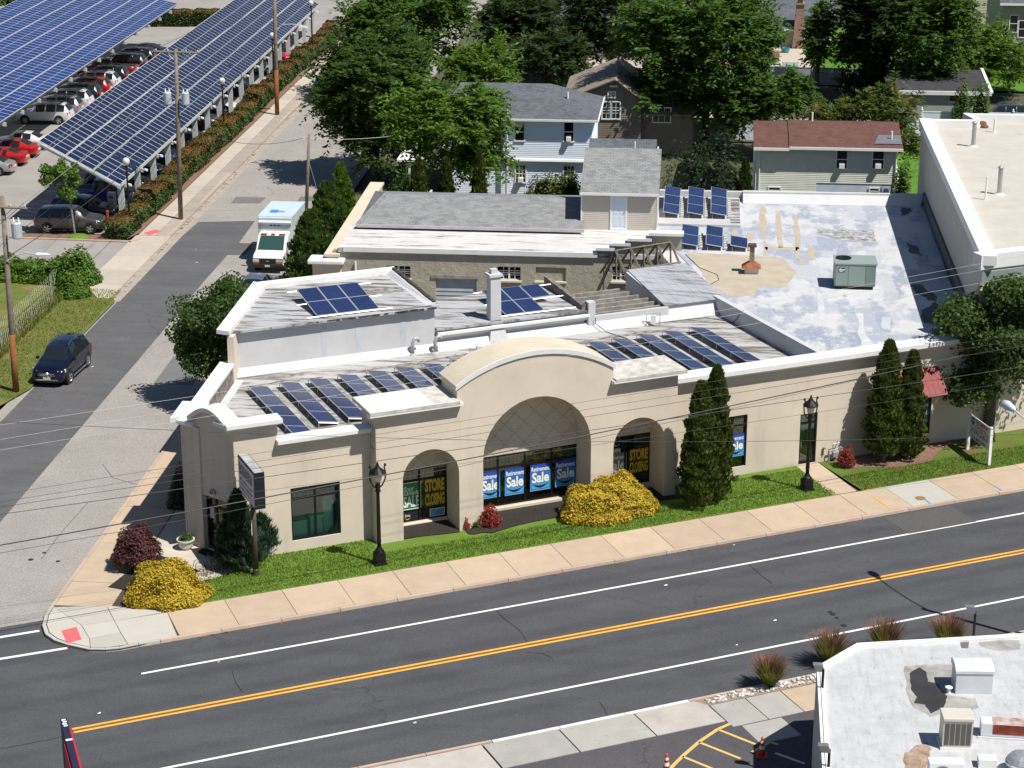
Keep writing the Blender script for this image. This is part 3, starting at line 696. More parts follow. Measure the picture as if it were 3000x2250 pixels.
# roofs
poly('main_roof', [(21.35, 80.1), (27.3, 80.1), (27.3, 80.97), (42.1, 80.97), (42.1, 80.45), (50.7, 80.45), (50.7, 91.1)]+xyst((-21.7, 91.2), (-21.7, 83.2)), 4.2, 4.5, ROOFW)
MB().box(50.45, 50.75, 80.4, 91.5, 4.4, 5.35).build('roof_divider', ROOFP, store)
o = MB().prism([(50.75, 80.45), (58.97, 80.45)]+xyst((13.55, 127.0), (-2.7, 127.0), (-2.7, 118.2), (-1.6, 115.0), (0.9, 106.0))+[(50.75, 91.4)], 4.6, 5.0).build('big_roof', ROOFB, store)
# rear and side upstands of the big roof
poly('rear_upstand', xyst((2.5, 126.6), (13.6, 126.9), (13.6, 127.15), (2.5, 127.0)), 4.8, 5.62, ROOFP)
poly('rear_cant', xyst((2.5, 126.0), (13.4, 126.2), (13.6, 126.9), (2.5, 126.6)), 4.9, lambda p: 5.02 if p[0]*SA+p[1]*CA < 126.4 else 5.5, ROOFP)
poly('rear_upstand', xyst((-2.7, 126.9), (2.5, 127.0), (2.5, 127.3), (-2.7, 127.3)), 4.8, 5.5, ROOFP)
poly('roof_terrace', xyst((-2.7, 120.0), (2.3, 120.0), (2.3, 126.9), (-2.7, 126.9)), 5.0, 5.16, ROOFW2)
poly('roof_strip', xyst((1.7, 120.05), (2.28, 120.05), (2.28, 126.5), (1.7, 126.5)), 5.161, 5.166, roofcoat('roof_black_white', dirt=.95, thr=.42))
# dirt left by standing water along the racks and on the upper roof
def stblob(pts, z, name, mat, jit=.08, sub=6):
    out = []; n = len(pts)
    for i in range(n):
        a, b = pts[i], pts[(i+1) % n]
        for k in range(sub): f = k/sub; out.append((a[0]+(b[0]-a[0])*f+random.uniform(-jit, jit)*2.5, a[1]+(b[1]-a[1])*f+random.uniform(-jit, jit)))
    return MB().prism(out, z-.002, z).build(name, mat, store)
SILT = M('silt_brown', (.07, .05, .04), .9, col2=(.36, .33, .30), scale=3.5, detail=9)
for a, b, t in ((24.2, 28.0, 89.0), (29.5, 33.6, 89.2), (33.9, 36.6, 89.5), (36.8, 41.2, 89.3), (42.0, 46.8, 89.3), (22.4, 24.2, 84.5), (25.5, 27.5, 89.8)): stblob([(a, t), (b, t+.05), (b+.3, t+.28), ((a+b)/2, t+.4), (a+.2, t+.22)], 4.506, 'silt_stain', SILT)
for a, b, t in ((31.9, 34.2, 93.9), (32.2, 34.0, 94.4)): stblob([(a, t), (b, t), (b+.2, t+.25), (a+.3, t+.4)], 6.806, 'silt_stain', SILT)
for i in range(14): s = 24.2+i*1.43+random.uniform(-.1, .1); stblob([(s, 82.6), (s+.3, 82.6), (s+.35, 88), (s+.05, 88)], 4.504, 'silt_stain', M('silt_grey', (.16, .145, .13), .9, col2=(.42, .41, .40), scale=3.0, detail=8), .06, 5)
# irregular patches of tan primer and tar on the big roof
def blob(pts, z, name, mat, jit=.25, sub=5, parent=None):
    out = []; n = len(pts)
    for i in range(n):
        a, b = pts[i], pts[(i+1) % n]
        for k in range(sub):
            f = k/sub; out.append((a[0]+(b[0]-a[0])*f+random.uniform(-jit, jit)*(.3 if k == 0 else 1), a[1]+(b[1]-a[1])*f+random.uniform(-jit, jit)))
    return MB().prism(out if parent is not None else [xy2st(p) for p in out], z-.002, z).build(name, mat, parent or store)
TANR = M('primer_tan', (.37, .315, .245), .8, var=.08, scale=1.2, col2=(.46, .405, .325))
zj = lambda x, y: (1880+x*500/1269, 540+y*500/1269)
def rp(f, *pts, z=5.0): return [tuple(at(*f(*p), z)[:2]) for p in pts]
blob(rp(zj, (325, 505), (780, 525), (1040, 545), (1150, 660), (1085, 765), (850, 770), (835, 830), (640, 835), (500, 740), (430, 640)), 5.006, 'primer_patch', TANR, .12)
for pts in (((890, 165), (915, 165), (930, 300), (925, 530), (905, 530), (905, 400), (870, 320)), ((1000, 205), (1030, 205), (1055, 470), (1015, 470)), ((1120, 240), (1165, 245), (1180, 400), (1165, 560), (1140, 560), (1140, 400)),
            ((920, 465), (1160, 465), (1160, 492), (920, 490)), ((670, 340), (705, 340), (710, 400), (675, 400)), ((785, 365), (850, 360), (815, 415), (790, 415)), ((1165, 560), (1250, 560), (1180, 600), (1165, 600)), ((1240, 470), (1290, 470), (1280, 560), (1250, 560))):
    blob(rp(zj, *pts), 5.006, 'primer_patch', TANR, .1, 4)
TARP = M('tar_patch', (.06, .055, .055), .8, col2=(.55, .56, .58), scale=2.6, detail=8)
blob(rp(Zc(2000, 0, 1000), (875, 1485), (1050, 1490), (1240, 1495), (1250, 1575), (1050, 1560), (880, 1520)), 5.006, 'tar_patch', TARP, .08, 4)
TARK = M('pond_stain', (.02, .02, .022), .6, col2=(.12, .12, .13), scale=2.0, detail=7)
blob(rp(ze, (1540, 400), (1570, 340), (1640, 300), (1700, 370), (1705, 420), (1650, 445), (1560, 430)), 5.006, 'pond_stain', TARK, .12, 4)
blob(rp(ze, (1480, 190), (1530, 180), (1640, 260), (1650, 290), (1590, 290), (1500, 220)), 5.006, 'pond_stain', TARK, .12, 4)
blob(rp(Zc(2000, 0, 1000), (1410, 1345), (1480, 1350), (1490, 1370), (1440, 1400), (1415, 1390)), 5.006, 'pond_stain', TARK, .1, 4)
blob(rp(Zc(2000, 0, 1000), (1450, 1570), (1520, 1600), (1560, 1659), (1470, 1640)), 5.006, 'pond_stain', TARK, .1, 4)
GREYP = M('grey_patch', (.44, .46, .50), .8, var=.08)
blob(rp(ze, (1290, 395), (1345, 395), (1345, 475), (1290, 470)), 5.006, 'repair_patch', GREYP, .04, 3)
blob(rp(ze, (790, 370), (855, 375), (830, 440), (795, 435)), 5.007, 'repair_patch', M('patch_white', (.50, .51, .53), .7, var=.1), .05, 3); blob(rp(ze, (870, 230), (900, 260), (940, 440), (905, 445), (880, 380)), 5.007, 'repair_patch', M('patch_white', (.50, .51, .53), .7, var=.1), .08, 3); blob(rp(ze, (1120, 370), (1170, 370), (1175, 470), (1250, 600), (1150, 590), (1140, 470)), 5.007, 'repair_patch', M('patch_white', (.50, .51, .53), .7, var=.1), .1, 3)
# upper block with the six-module array
B2 = xyst((-22.0, 90.75))+[(34.75, 90.98), (34.75, 97.3)]+xyst((-22.0, 98.9))
b2f = xy2st((-21.9, 91.05))
poly('upper_block_wall', [(b2f[0]+.1, 91.0), (34.7, 91.0), (34.7, 97.3)]+xyst((-21.8, 98.7)), 4.3, 6.68, ROOFP)
poly('upper_roof', xyst((-22.25, 91.1))+[(34.85, 90.72), (34.85, 97.3)]+xyst((-22.25, 98.9)), 6.681, 6.80, roofcoat('roof_white_striped', (.43, .44, .455), dirt=.9, thr=.475))
fix_normals(poly('upper_coping', xyst((-22.5, 90.95), (-21.85, 90.75), (-21.75, 98.6), (-22.5, 99.2)), 6.801, 7.0, TRIMW))
e0, e1 = xy2st((-22.4, 98.75)), (35.0, 97.4)
fix_normals(MB().prism_x([(-.25, 6.8), (-.25, 7.02), (.3, 7.05), (.3, 6.6), (0, 6.6)], 0, e1[0]-e0[0]).xf(along(Vector((e0[0], 97.25)), Vector((e1[0], 97.3)))).build('upper_coping', TRIMW, store))
MB().hexa([(34.3, 91.2, 6.80), (34.85, 91.2, 6.80), (34.85, 97.3, 6.8), (34.3, 97.3, 6.8)], [(34.62, 91.2, 6.84), (34.85, 91.2, 6.85), (34.85, 97.3, 7.04), (34.62, 97.3, 7.02)]).build('upper_edge', ROOFP, store)
m = MB()
for i in range(16): m.box(34.72+random.uniform(0, .03), 34.9, 91.3+i*.37, 91.3+i*.37+.33, 6.86+i*.011, 6.92+i*.012+random.uniform(0, .03))
m.build('edge_slate', M('slate_dark', (.06, .055, .05), .85, var=.5, scale=6), store)
m = MB()
for i in range(60):
    s = random.uniform(b2f[0]+.3, 34.6); m.box(s, s+random.uniform(.08, .35), 90.695, 90.72, 6.69+random.uniform(0, .04), 6.79)
m.build('eave_tar', TARK, store)
poly('side_wall_rear', xyst((-22.0, 90.9), (-21.7, 90.9), (-21.7, 99.0), (-22.0, 99.0)), 5.06, 6.68, STUC)
for s in (29.0, 30.75, 33.05):
    m = MB(); pts = []
    for i in range(9): pts.append((s-.14+random.uniform(-.03, .03), 4.8+1.75*i/8))
    pts += [(s+.14+random.uniform(-.03, .03), 6.55-1.75*i/8) for i in range(9)]
    fix_normals(MB().prism_y(pts, 90.992, 91.0).build('wall_patch', M('roller_grey', (.47, .50, .55), .8, var=.08), store))
poly('wall_flashing', [(b2f[0]+.2, 90.6), (34.6, 90.6), (34.6, 90.99), (b2f[0]+.2, 90.99)], 4.49, lambda p: 4.52 if p[1] < 90.8 else 4.85, ROOFP)
# middle block, joists and lean-to
MB().box(34.76, 42.8, 91.0, 95.6, 4.3, 5.5).build('middle_block_wall', ROOFP, store)
MB().box(34.76, 42.95, 90.85, 95.7, 5.501, 5.6).build('middle_roof', MATS['roof_white_striped'], store)
MB().box(34.8, 43.0, 90.72, 90.99, 5.28, 5.4).box(34.8, 43.0, 90.9, 90.99, 5.1, 5.27).build('eave_board', WHITEP, store)
MB().hexa([(42.65, 91.0, 5.6), (42.95, 91.0, 5.6), (42.95, 95.7, 5.6), (42.65, 95.7, 5.6)], [(42.68, 91.0, 5.85), (42.92, 91.0, 5.85), (42.92, 95.7, 6.15), (42.68, 95.7, 6.15)]).build('middle_edge', TARW, store)
poly('middle_flashing', [(34.7, 90.5), (46.6, 90.5), (46.6, 90.99), (34.7, 90.99)], 4.49, lambda p: 4.52 if p[1] < 90.8 else 4.95, ROOFP)
MB().box(42.96, 43.35, 90.8, 91.25, 4.5, 6.0).build('corner_post', ROOFP, store)
MB().box(43.0, 47.6, 90.95, 91.15, 4.3, 5.2).build('low_upstand', ROOFP, store)
poly('low_roof', [(43.0, 91.15), (47.4, 91.15), (47.4, 95.5), (43.0, 95.5)], 4.6, 4.72, WOODG)
m = MB()
for i in range(6):
    t = 91.5+i*.62; j = m = MB().box(43.15, 46.6+.25*(5-i), t, t+.16, 4.95+i*.03, 5.15+i*.03); j.build('joist', WOODG, store)
for i in range(9):
    for k in range(3):
        if random.random() < .6: MB().box(43.4+i*.42, 43.75+i*.42, 91.45+k*1.3, 92.6+k*1.3, 4.74, 4.78+random.uniform(0, .04)).build('board', WOODG, store)
LT = [(47.6, 91.2), (50.95, 91.2), (50.95, 95.4), (47.3, 95.4)]
MB().prism(LT, 4.3, lambda p: 5.2 if p[1] < 92 else 5.95).build('lean_to_wall', ROOFP, store)
for i in range(8):
    a = 47.45+i*.44; MB().hexa([(a, 91.1, 5.21), (a+.43, 91.1, 5.21), (a+.43, 95.5, 5.99), (a, 95.5, 5.99)], [(a, 91.1, 5.25), (a+.43, 91.1, 5.25), (a+.43, 95.5, 6.03), (a, 95.5, 6.03)]).build('roof_sheet', roofcoat('roof_sheet_metal', (.36, .38, .42), dirt=.7, rot=A28+R(90), thr=.50) if i == 0 else MATS['roof_sheet_metal'], store)
poly('lean_to_flashing', [(46.6, 90.7), (50.4, 90.7), (50.4, 91.19), (46.6, 91.19)], 4.49, lambda p: 4.53 if p[1] < 90.9 else 5.0, ROOFP)
# roof chimney
ch = MB().hexa([(37.7, 91.05, 5.5), (38.28, 91.05, 5.5), (38.28, 91.6, 5.5), (37.7, 91.6, 5.5)], [(37.72, 91.07, 7.85), (38.26, 91.07, 7.85), (38.26, 91.6, 7.85), (37.72, 91.6, 7.85)]).box(37.64, 38.34, 90.99, 91.66, 7.85, 7.98).box(37.82, 38.14, 91.2, 91.5, 7.98, 8.2)
ch.hexa([(37.45, 90.55, 4.5), (38.5, 90.55, 4.5), (38.5, 91.05, 4.5), (37.45, 91.05, 4.5)], [(37.7, 90.95, 5.6), (38.28, 90.95, 5.6), (38.28, 91.05, 5.6), (37.7, 91.05, 5.6)]).build('chimney', ROOFP, store)
# shop windows: black frame, mullions, slatted transom, glass panes
def shop_window(w, t, n, transom, slats, pane=GLASS, deep=1.6, inner=DARKIN):
    a, b, c, d = w; m = MB(); f = .07
    m.box(a, a+f, t, t+.1, c, d).box(b-f, b, t, t+.1, c, d).box(a, b, t, t+.1, d-f, d).box(a, b, t, t+.1, c, c+f)
    xs = [a+(b-a)*i/n for i in range(n+1)]
    for x in xs[1:-1]: m.box(x-.04, x+.04, t+.005, t+.095, c, d)
    m.box(a, b, t+.002, t+.098, transom-.035, transom+.035)
    fr = m.build('window', BLACKM, store)
    for i in range(n): MB().box(xs[i]+.04, xs[i+1]-.04, t+.05, t+.056, c+.05, transom-.03).build('pane', pane, fr)
    MB().box(a+.05, b-.05, t+.05, t+.056, transom+.03, d-.05).build('transom_pane', pane, fr)
    k = max(2, int((b-a)/.19)); st = (b-a)/k
    for i in range(k):
        if slats: MB().box(a+st*i+.05, a+st*(i+1)-.03, t+.075, t+.09, transom+.06, d-.09).build('slat', M('slat_blue', (.05, .065, .085), .5), fr)
    r = MB().box(a-.05, b+.05, t+deep, t+deep+.05, c-.3, d+.2).box(a-.2, a-.15, t+.11, t+deep, c-.3, d+.2).box(b+.15, b+.2, t+.11, t+deep, c-.3, d+.2).box(a-.2, b+.2, t+.11, t+deep, d+.2, d+.25)
    r.build('room_lining', inner, fr); MB().box(a-.2, b+.2, t+.13, t+deep, c-.35, c-.3).build('room_floor', M('carpet_green', (.03, .04, .035), .9) if inner is DARKIN else inner, fr)
    return fr
shop_window(WL, TL+.06, 2, 2.40, True, GLASST, 2.4, TEAL)
shop_window(WA['L'], TRE+.02, 2, WA['L'][3]-.55, True)
shop_window(WA['C'], TRE+.02, 4, WA['C'][3]-.62, True)
shop_window(WA['R'], TRE+.02, 2, WA['R'][3]-.55, True)
shop_window(WR, TRW+.06, 2, 2.5, True); shop_window(W2, TRW+.06, 2, 2.35, False)
a, b, c, d = DR
dd = MB().box(a, a+.08, TRW+.06, TRW+.14, c, d).box(b-.08, b, TRW+.06, TRW+.14, c, d).box(a, b, TRW+.06, TRW+.14, d-.08, d).box(a, b, TRW+.06, TRW+.14, 2.05, 2.15).box(a, b, TRW+.06, TRW+.14, c, c+.14).build('side_door', BLACKM, store)
MB().box(a+.08, b-.08, TRW+.1, TRW+.106, .16, 2.05).build('pane', GLASS, dd); MB().box(a+.08, b-.08, TRW+.1, TRW+.106, 2.15, 2.52).build('pane', GLASS, dd)
MB().box(a-.1, b+.1, TRW+1.2, TRW+1.25, 0, 2.8).build('hall_wall', M('hall_grey', (.16, .17, .17), .8), dd)
MB().box(a+.1, a+.14, TRW+.02, TRW+.05, .9, 1.2).build('handle', M('steel', (.5, .5, .5), .3, .9), dd)
# red awning of the right wing
aw = thing('awning', 'faded red metal awning over the window beside the tall arborvitae pair', 'awning', (55.9, TRW, 2.9), 'ST')
AWM = NT('awning_red'); AWM.set(.55, 0, .4)
sv = AWM.noise(1.0, 5, .7, AWM.coords((7, 7, .5), -A28))
AWM.color(AWM.mix(AWM.ramp(sv, [(.42, (0, 0, 0)), (.66, (.85, .85, .85))]), (.22, .010, .016), (.17, .07, .068))); AWM = AWM.m
for i in range(7):
    a = 54.55+i*.34; MB().hexa([(a, 79.28, 2.86), (a+.33, 79.28, 2.86), (a+.33, TRW-.003, 4.0), (a, TRW-.003, 4.0)], [(a, 79.25, 2.9), (a+.33, 79.25, 2.9), (a+.33, TRW-.003, 4.05), (a, TRW-.003, 4.05)]).build('awning_panel', AWM, aw)
MB().add([(56.94, 79.28, 2.87), (56.94, TRW-.003, 2.87), (56.94, TRW-.003, 4.02), (56.95, 79.28, 2.87), (56.95, TRW-.003, 2.87), (56.95, TRW-.003, 4.02)], [(0, 1, 2), (5, 4, 3), (0, 3, 4, 1), (1, 4, 5, 2), (2, 5, 3, 0)]).build('end_panel', AWM, aw)
m2 = along(Vector(xy2st((-22.0, 87.5))), Vector(xy2st((-22.0, 84.0))))
a2 = thing('awning', 'small dark maroon awning on the shaded side street wall', 'awning', (*xy2st((-22.0, 86)), 2.4), 'ST')
MB().add([m2 @ Vector(p) for p in ((0, 0, 3.35), (3.2, 0, 3.35), (3.2, -.95, 2.35), (0, -.95, 2.35))], [(0, 1, 2, 3)]).build('awning_cloth', M('awning_maroon', (.10, .008, .02), .8), a2)
MB().add([m2 @ Vector(p) for p in ((3.2, 0, 3.35), (3.2, 0, 2.35), (3.2, -.95, 2.35))], [(0, 1, 2)]).build('end_panel', MATS['awning_maroon'], a2)
# ------------------------------------------------------------------ posters in the windows
def poster(name, label, w, t, bg, parts, group=None):
    a, b, c, d = w; o = thing(name, label, 'poster', ((a+b)/2, t, c), 'ST', group)
    MB().box(a, b, t, t+.006, c, d).build('sheet', bg, o)
    for nm, mb, mat in parts: mb.build(nm, mat, o)
    return o
PW = M('print_white', (.80, .82, .82), .6, var=0); PK = M('print_black', (.01, .012, .02), .6, var=0); PY = M('print_yellow', (.62, .46, .03), .6, var=0)
def grad(name, stops):
    n = NT(name); n.set(.5, 0, .3); tc = n.new('ShaderNodeTexCoord'); sx = n.new('ShaderNodeSeparateXYZ'); n.link(tc.outputs['Generated'], sx.inputs[0])
    n.color(n.ramp(sx.outputs[2], stops)); MATS[name] = n.m; return n.m
BLUEP = grad('print_blue_gradient', [(0, (.10, .40, .70)), (.5, (.04, .20, .55)), (1, (.02, .06, .35))])
GREENP = M('print_green', (.03, .20, .06), .5, var=0); BROWNP = M('print_maroon', (.035, .012, .012), .5, var=0); TEALP = M('print_teal', (.05, .22, .36), .5, var=.4, scale=7, col2=(.20, .45, .55))
def retirement(w, t, label, bg=None):
    a, b, c, d = w; W = b-a; H = d-c; y = t-.004
    L1 = letter(MB(), 'Retirement', a+.06*W, b-.06*W, d-.26*H, d-.09*H, y, bold=.02)
    L2 = letter(MB(), 'Sale', a+.08*W, b-.08*W, c+.30*H, d-.30*H, y, bold=.035)
    sh = letter(MB(), 'Sale', a+.065*W, b-.065*W, c+.285*H, d-.285*H, y+.002, bold=.06)
    bar = MB().box(a+.05*W, b-.05*W, y, y+.003, c+.05*H, c+.065*H).box(a+.05*W, a+.065*W, y, y+.003, c+.05*H, c+.22*H).box(b-.065*W, b-.05*W, y, y+.003, c+.05*H, c+.22*H)
    pts = [(a+(.10+.8*i/10)*W, c+(.26-.16*math.sin(math.pi*i/10))*H) for i in range(11)]+[(a+(.90-.8*i/10)*W, c+(.255-.07*math.sin(math.pi*i/10)+.01*(i % 2))*H) for i in range(11)]
    ham = MB().prism_y(pts, y-.001, y+.002)
    return poster('sale_poster', label, w, t, bg or BLUEP, [('lettering', L1, PW), ('lettering', L2, PW), ('letter_shadow', sh, PK), ('border', bar, PK), ('hammock_print', ham, PK)], 'blue sale posters in the shop windows')
TP = TRE+.055
for lt, rb, lab in (((105, 505), (315, 755), 'leftmost blue Retirement Sale poster in the big arch window'), ((365, 465), (583, 715), 'second blue Retirement Sale poster from the left in the big arch window'),
                    ((640, 420), (858, 668), 'third blue Retirement Sale poster from the left in the big arch window'), ((910, 375), (1130, 620), 'rightmost blue Retirement Sale poster in the big arch window')):
    retirement(wpx(zg, lt, rb, TP), TP, lab)
retirement(wpx(zg, (1458, 305), (1680, 525), TP), TP, 'greyish blue Retirement Sale poster in the right small arch', grad('print_grey_blue', [(0, (.10, .40, .62)), (.45, (.17, .22, .24)), (1, (.20, .21, .21))]))
TQ = TRW+.09
retirement(wpx(ze, (285, 1165), (398, 1290), TQ), TQ, 'blue Retirement Sale poster half hidden behind the left arborvitae pair')
retirement(wpx(zh, (1000, 852), (1174, 1050), TQ), TQ, 'blue Retirement Sale poster with painted shade in the window under the red awning', grad('print_blue_shaded', [(0, (.05, .16, .30)), (.5, (.03, .10, .18)), (1, (.02, .06, .14))]))  # same blue print, its colours darkened for the shade under the awning
def closing(w, t, label):
    a, b, c, d = w; W = b-a; H = d-c; y = t-.004
    return poster('closing_poster', label, w, t, BROWNP, [('lettering', letter(MB(), 'STORE', a+.04*W, b-.03*W, c+.52*H, d-.03*H, y, bold=.05), PY), ('lettering', letter(MB(), 'CLOSING', a+.04*W, b-.03*W, c+.03*H, c+.47*H, y, bold=.05), PY)], 'yellow on dark store closing posters')
closing(wpx(zf5, (785, 850), (1130, 1255), TP), TP, 'STORE CLOSING poster beside the green sale poster in the left small arch')
closing(wpx(zg, (1705, 245), (1915, 480), TP), TP, 'STORE CLOSING poster in the right small arch above the yellow bush')
w = wpx(zf5, (425, 925), (742, 1315), TP); a, b, c, d = w; W = b-a; H = d-c; y = TP-.004
poster('floor_sample_poster', 'green floor sample SALE poster with white border in the left small arch', w, TP, PW,
       [('panel', MB().box(a+.03*W, b-.035*W, TP-.002, TP, c+.03*H, d-.025*H), GREENP), ('lettering', letter(MB(), 'floor', a+.09*W, a+.65*W, d-.33*H, d-.12*H, y, shear=.3), PW),
        ('lettering', letter(MB(), 'sample', a+.09*W, b-.10*W, d-.52*H, d-.29*H, y, shear=.3), PW), ('lettering', letter(MB(), 'SALE', a+.07*W, b-.09*W, c+.09*H, c+.50*H, y, bold=.02), PW)])
w = wpx(zf5, (880, 1335), (1122, 1420), TP); a, b, c, d = w
poster('small_poster', 'small blue printed card low in the left small arch window', w, TP, PW, [('print', MB().box(a+.03, b-.03, TP-.002, TP, c+.03, d-.03), TEALP)])
w = wpx(zf5, (455, 1390), (690, 1490), TP); a, b, c, d = w; W = b-a; H = d-c
poster('brand_strip', 'black window strip with white lettering and a yellow arc', w, TP, PK, [('lettering', letter(MB(), 'Serta', a+.08*W, a+.45*W, c+.4*H, c+.72*H, TP-.004, shear=.2), PW),
       ('arc', MB().prism_y([(a+(.05+.45*i/8)*W, c+(.32-.2*math.sin(math.pi*i/8))*H) for i in range(9)]+[(a+(.5-.45*i/8)*W, c+(.32-.28*math.sin(math.pi*i/8))*H) for i in range(9)], TP-.004, TP-.001), PY)])
# furniture seen through the left window
def cabinet(s0, s1, t0, t1, z0, z1, label):
    o = thing('cabinet', label, 'cabinet', ((s0+s1)/2, t0, z0), 'ST', 'white furniture behind the left shop window')
    MB().box(s0, s1, t0, t1, z0, z1).build('case', CREAMF, o); MB().box(s0-.03, s1+.03, t0-.05, t1, z1, z1+.06).build('top', CREAMF, o)
    k = 2
    for i in range(k):
        zz = z0+(z1-z0)*(i+.08)/k; MB().box(s0+.06, s1-.06, t0-.03, t0-.001, zz, z0+(z1-z0)*(i+.9)/k).build('drawer', M('drawer_teal', (.52, .70, .68), .5, var=.03), o)
cabinet(23.85, 24.55, 80.3, 80.8, .2, 1.15, 'left low white chest of drawers behind the shop window')
cabinet(24.75, 25.3, 80.4, 80.9, .2, 1.25, 'middle white chest of drawers behind the shop window')
cabinet(25.4, 25.85, 80.6, 81.1, .2, 2.0, 'tall white cabinet at the right behind the shop window')
# ------------------------------------------------------------------ neighbouring buildings
def shingles(name, a, b, rot=0.0, sc=1.0):
    n = NT(name); n.set(.9, 0, .2)
    br = n.new('ShaderNodeTexBrick'); br.offset = .5; br.inputs['Scale'].default_value = 1.0
    br.inputs['Brick Width'].default_value = .33/sc; br.inputs['Row Height'].default_value = .16/sc; br.inputs['Mortar Size'].default_value = .012; br.inputs['Bias'].default_value = -.1
    br.inputs['Color1'].default_value = (*a, 1); br.inputs['Color2'].default_value = (*b, 1); br.inputs['Mortar'].default_value = (*shade(a, .55), 1)
    n.link(n.coords((1, 1, 1), rot), br.inputs['Vector'])
    c = n.mix(n.ramp(n.noise(1.2, 5, .7), [(.35, (0, 0, 0)), (.7, (.6, .6, .6))]), br.outputs[0], shade(b, 1.15))
    n.color(c); n.bump(br.outputs['Fac'], .4, .02); MATS[name] = n.m; return n.m
SH_GREY = shingles('shingle_grey', (.17, .175, .18), (.27, .275, .28)); SH_DARK = shingles('shingle_slate', (.075, .085, .10), (.13, .14, .16))
SH_BROWN = shingles('shingle_brown', (.22, .18, .15), (.32, .27, .22)); SH_RED = shingles('shingle_red', (.105, .050, .042), (.145, .074, .060))
SID_BLUE = M('siding_pale_blue', (.76, .83, .93), .7, var=.03); SID_GREEN = M('siding_pale_green', (.66, .69, .60), .75, var=.07); SID_BROWN = M('siding_brown', (.20, .17, .14), .8, var=.1); SID_TAN = M('siding_tan', (.52, .47, .40), .75, var=.06)
SID_GREY = M('siding_grey', (.42, .45, .50), .75, var=.06)
def siding_y(x0, x1, z0, z1, y, pitch=.125, lap=.022, xr=None):
    """horizontal clapboards facing -y"""
    m = MB(); z = z0
    while z < z1-.01:
        t = min(z+pitch, z1)
        a0, b0 = (x0, x1) if xr is None else xr(z); a1, b1 = (x0, x1) if xr is None else xr(t)
        if b0-a0 > .05 and b1-a1 > -.01:
            m.hexa([(a0, y-lap, z), (b0, y-lap, z), (b0, y+.05, z), (a0, y+.05, z)], [(a1, y, t), (b1, y, t), (b1, y+.05, t), (a1, y+.05, t)])
        z += pitch
    return m
def siding_x(y0, y1, z0, z1, x, side=1, pitch=.125, lap=.022):
    m = siding_y(y0, y1, z0, z1, 0, pitch, lap); m.v = [(x-side*p[1], p[0], p[2]) for p in m.v]; return m
def hwin(root, x0, x1, z0, z1, y, cols=1, rows=1, ac=False, frame=None, glassm=None, curtain=False):
    f = .09; fr = frame or WHITEP
    w = MB().box(x0-f, x1+f, y-.07, y-.01, z1, z1+f).box(x0-f, x1+f, y-.10, y-.01, z0-f, z0).box(x0-f, x0, y-.07, y-.01, z0, z1).box(x1, x1+f, y-.07, y-.01, z0, z1).build('window', fr, root)
    MB().box(x0, x1, y-.03, y-.012, z0, z1).build('pane', glassm or DGLASS, w)
    zc = (z0+z1)/2; bars = MB().box(x0, x1, y-.045, y-.03, zc-.03, zc+.03)
    for i in range(1, cols): x = x0+(x1-x0)*i/cols; bars.box(x-.018, x+.018, y-.043, y-.03, z0, z1)
    for j in range(1, rows): z = z0+(z1-z0)*j/rows; bars.box(x0, x1, y-.043, y-.031, z-.018, z+.018)
    bars.build('glazing_bar', fr, w)
    if curtain: MB().add([(x0+.03, y-.032, z1-.02), (x1-.03, y-.032, z1-.02), ((x0+x1)/2, y-.032, zc+.06)], [(0, 2, 1)]).build('curtain', M('curtain_white', (.7, .72, .75), .8), w)
    if ac:
        u = MB().box(x0+.16, x1-.16, y-.35, y-.03, z0+.02, z0+.36).build('air_conditioner', WHITEP, w, bevel=.02)
    return w
# rear garage building
gar = thing('garage_building', 'low rough stucco garage behind the store with a grey shingle roof', 'building', (-12, 114.5, 0))
GY = 114.5
g1 = on_y(*Zc(900, 750, 500)(1665, 290), GY); g2 = on_y(*Zc(900, 750, 500)(2195, 260), GY)
GD = (g1.x, g2.x, -.1, g1.z)
zz_ = lambda x, y: (1300+x*650/1268, 380+y*650/1268)
w1a, w1b = on_y(*zz_(305, 782), GY), on_y(*zz_(440, 862), GY); w2a, w2b = on_y(*zz_(962, 782), GY), on_y(*zz_(1060, 868), GY); w3a, w3b = on_y(*Zc(900, 750, 500)(1020, 125), GY), on_y(*Zc(900, 750, 500)(1340, 290), GY)
def wr(a, b): return (a.x, b.x, b.z, a.z)
b1a, b1b = on_y(*zz_(525, 785), GY), on_y(*zz_(697, 868), GY)
fix_normals(holed(rect(-21.2, -.5, -.2, 4.55), [rect(*GD), rect(*wr(w1a, w1b)), rect(*wr(w2a, w2b)), rect(*wr(w3a, w3b)), rect(*wr(b1a, b1b))], GY, GY+.35).build('wall', STUCG, gar))
MB().box(b1a.x-.02, b1b.x+.02, GY+.12, GY+.2, b1b.z-.02, b1a.z+.02).build('blocked_window', STUCG, gar)
for a, b in ((w1a, w1b), (w2a, w2b), (b1a, b1b), (w3a, w3b)): MB().box(a.x-.06, b.x+.06, GY-.14, GY+.1, b.z-.1, b.z-.001).build('sill', STUC, gar)
m = MB(); n_ = 12; zz0 = -.1
for i in range(n_):
    h = (GD[3]+.1)/n_; MB().hexa([(GD[0], GY+.12, zz0+i*h), (GD[1], GY+.12, zz0+i*h), (GD[1], GY+.2, zz0+i*h), (GD[0], GY+.2, zz0+i*h)], [(GD[0], GY+.16, zz0+(i+1)*h-.02), (GD[1], GY+.16, zz0+(i+1)*h-.02), (GD[1], GY+.2, zz0+(i+1)*h), (GD[0], GY+.2, zz0+(i+1)*h)]).build('garage_door_slat', M('roller_door_grey', (.36, .39, .43), .6), gar)
MB().box(GD[0]-.25, GD[1]+.1, GY-.06, GY-.002, GD[3]+.02, GD[3]+.22).build('lintel', WOODG, gar)
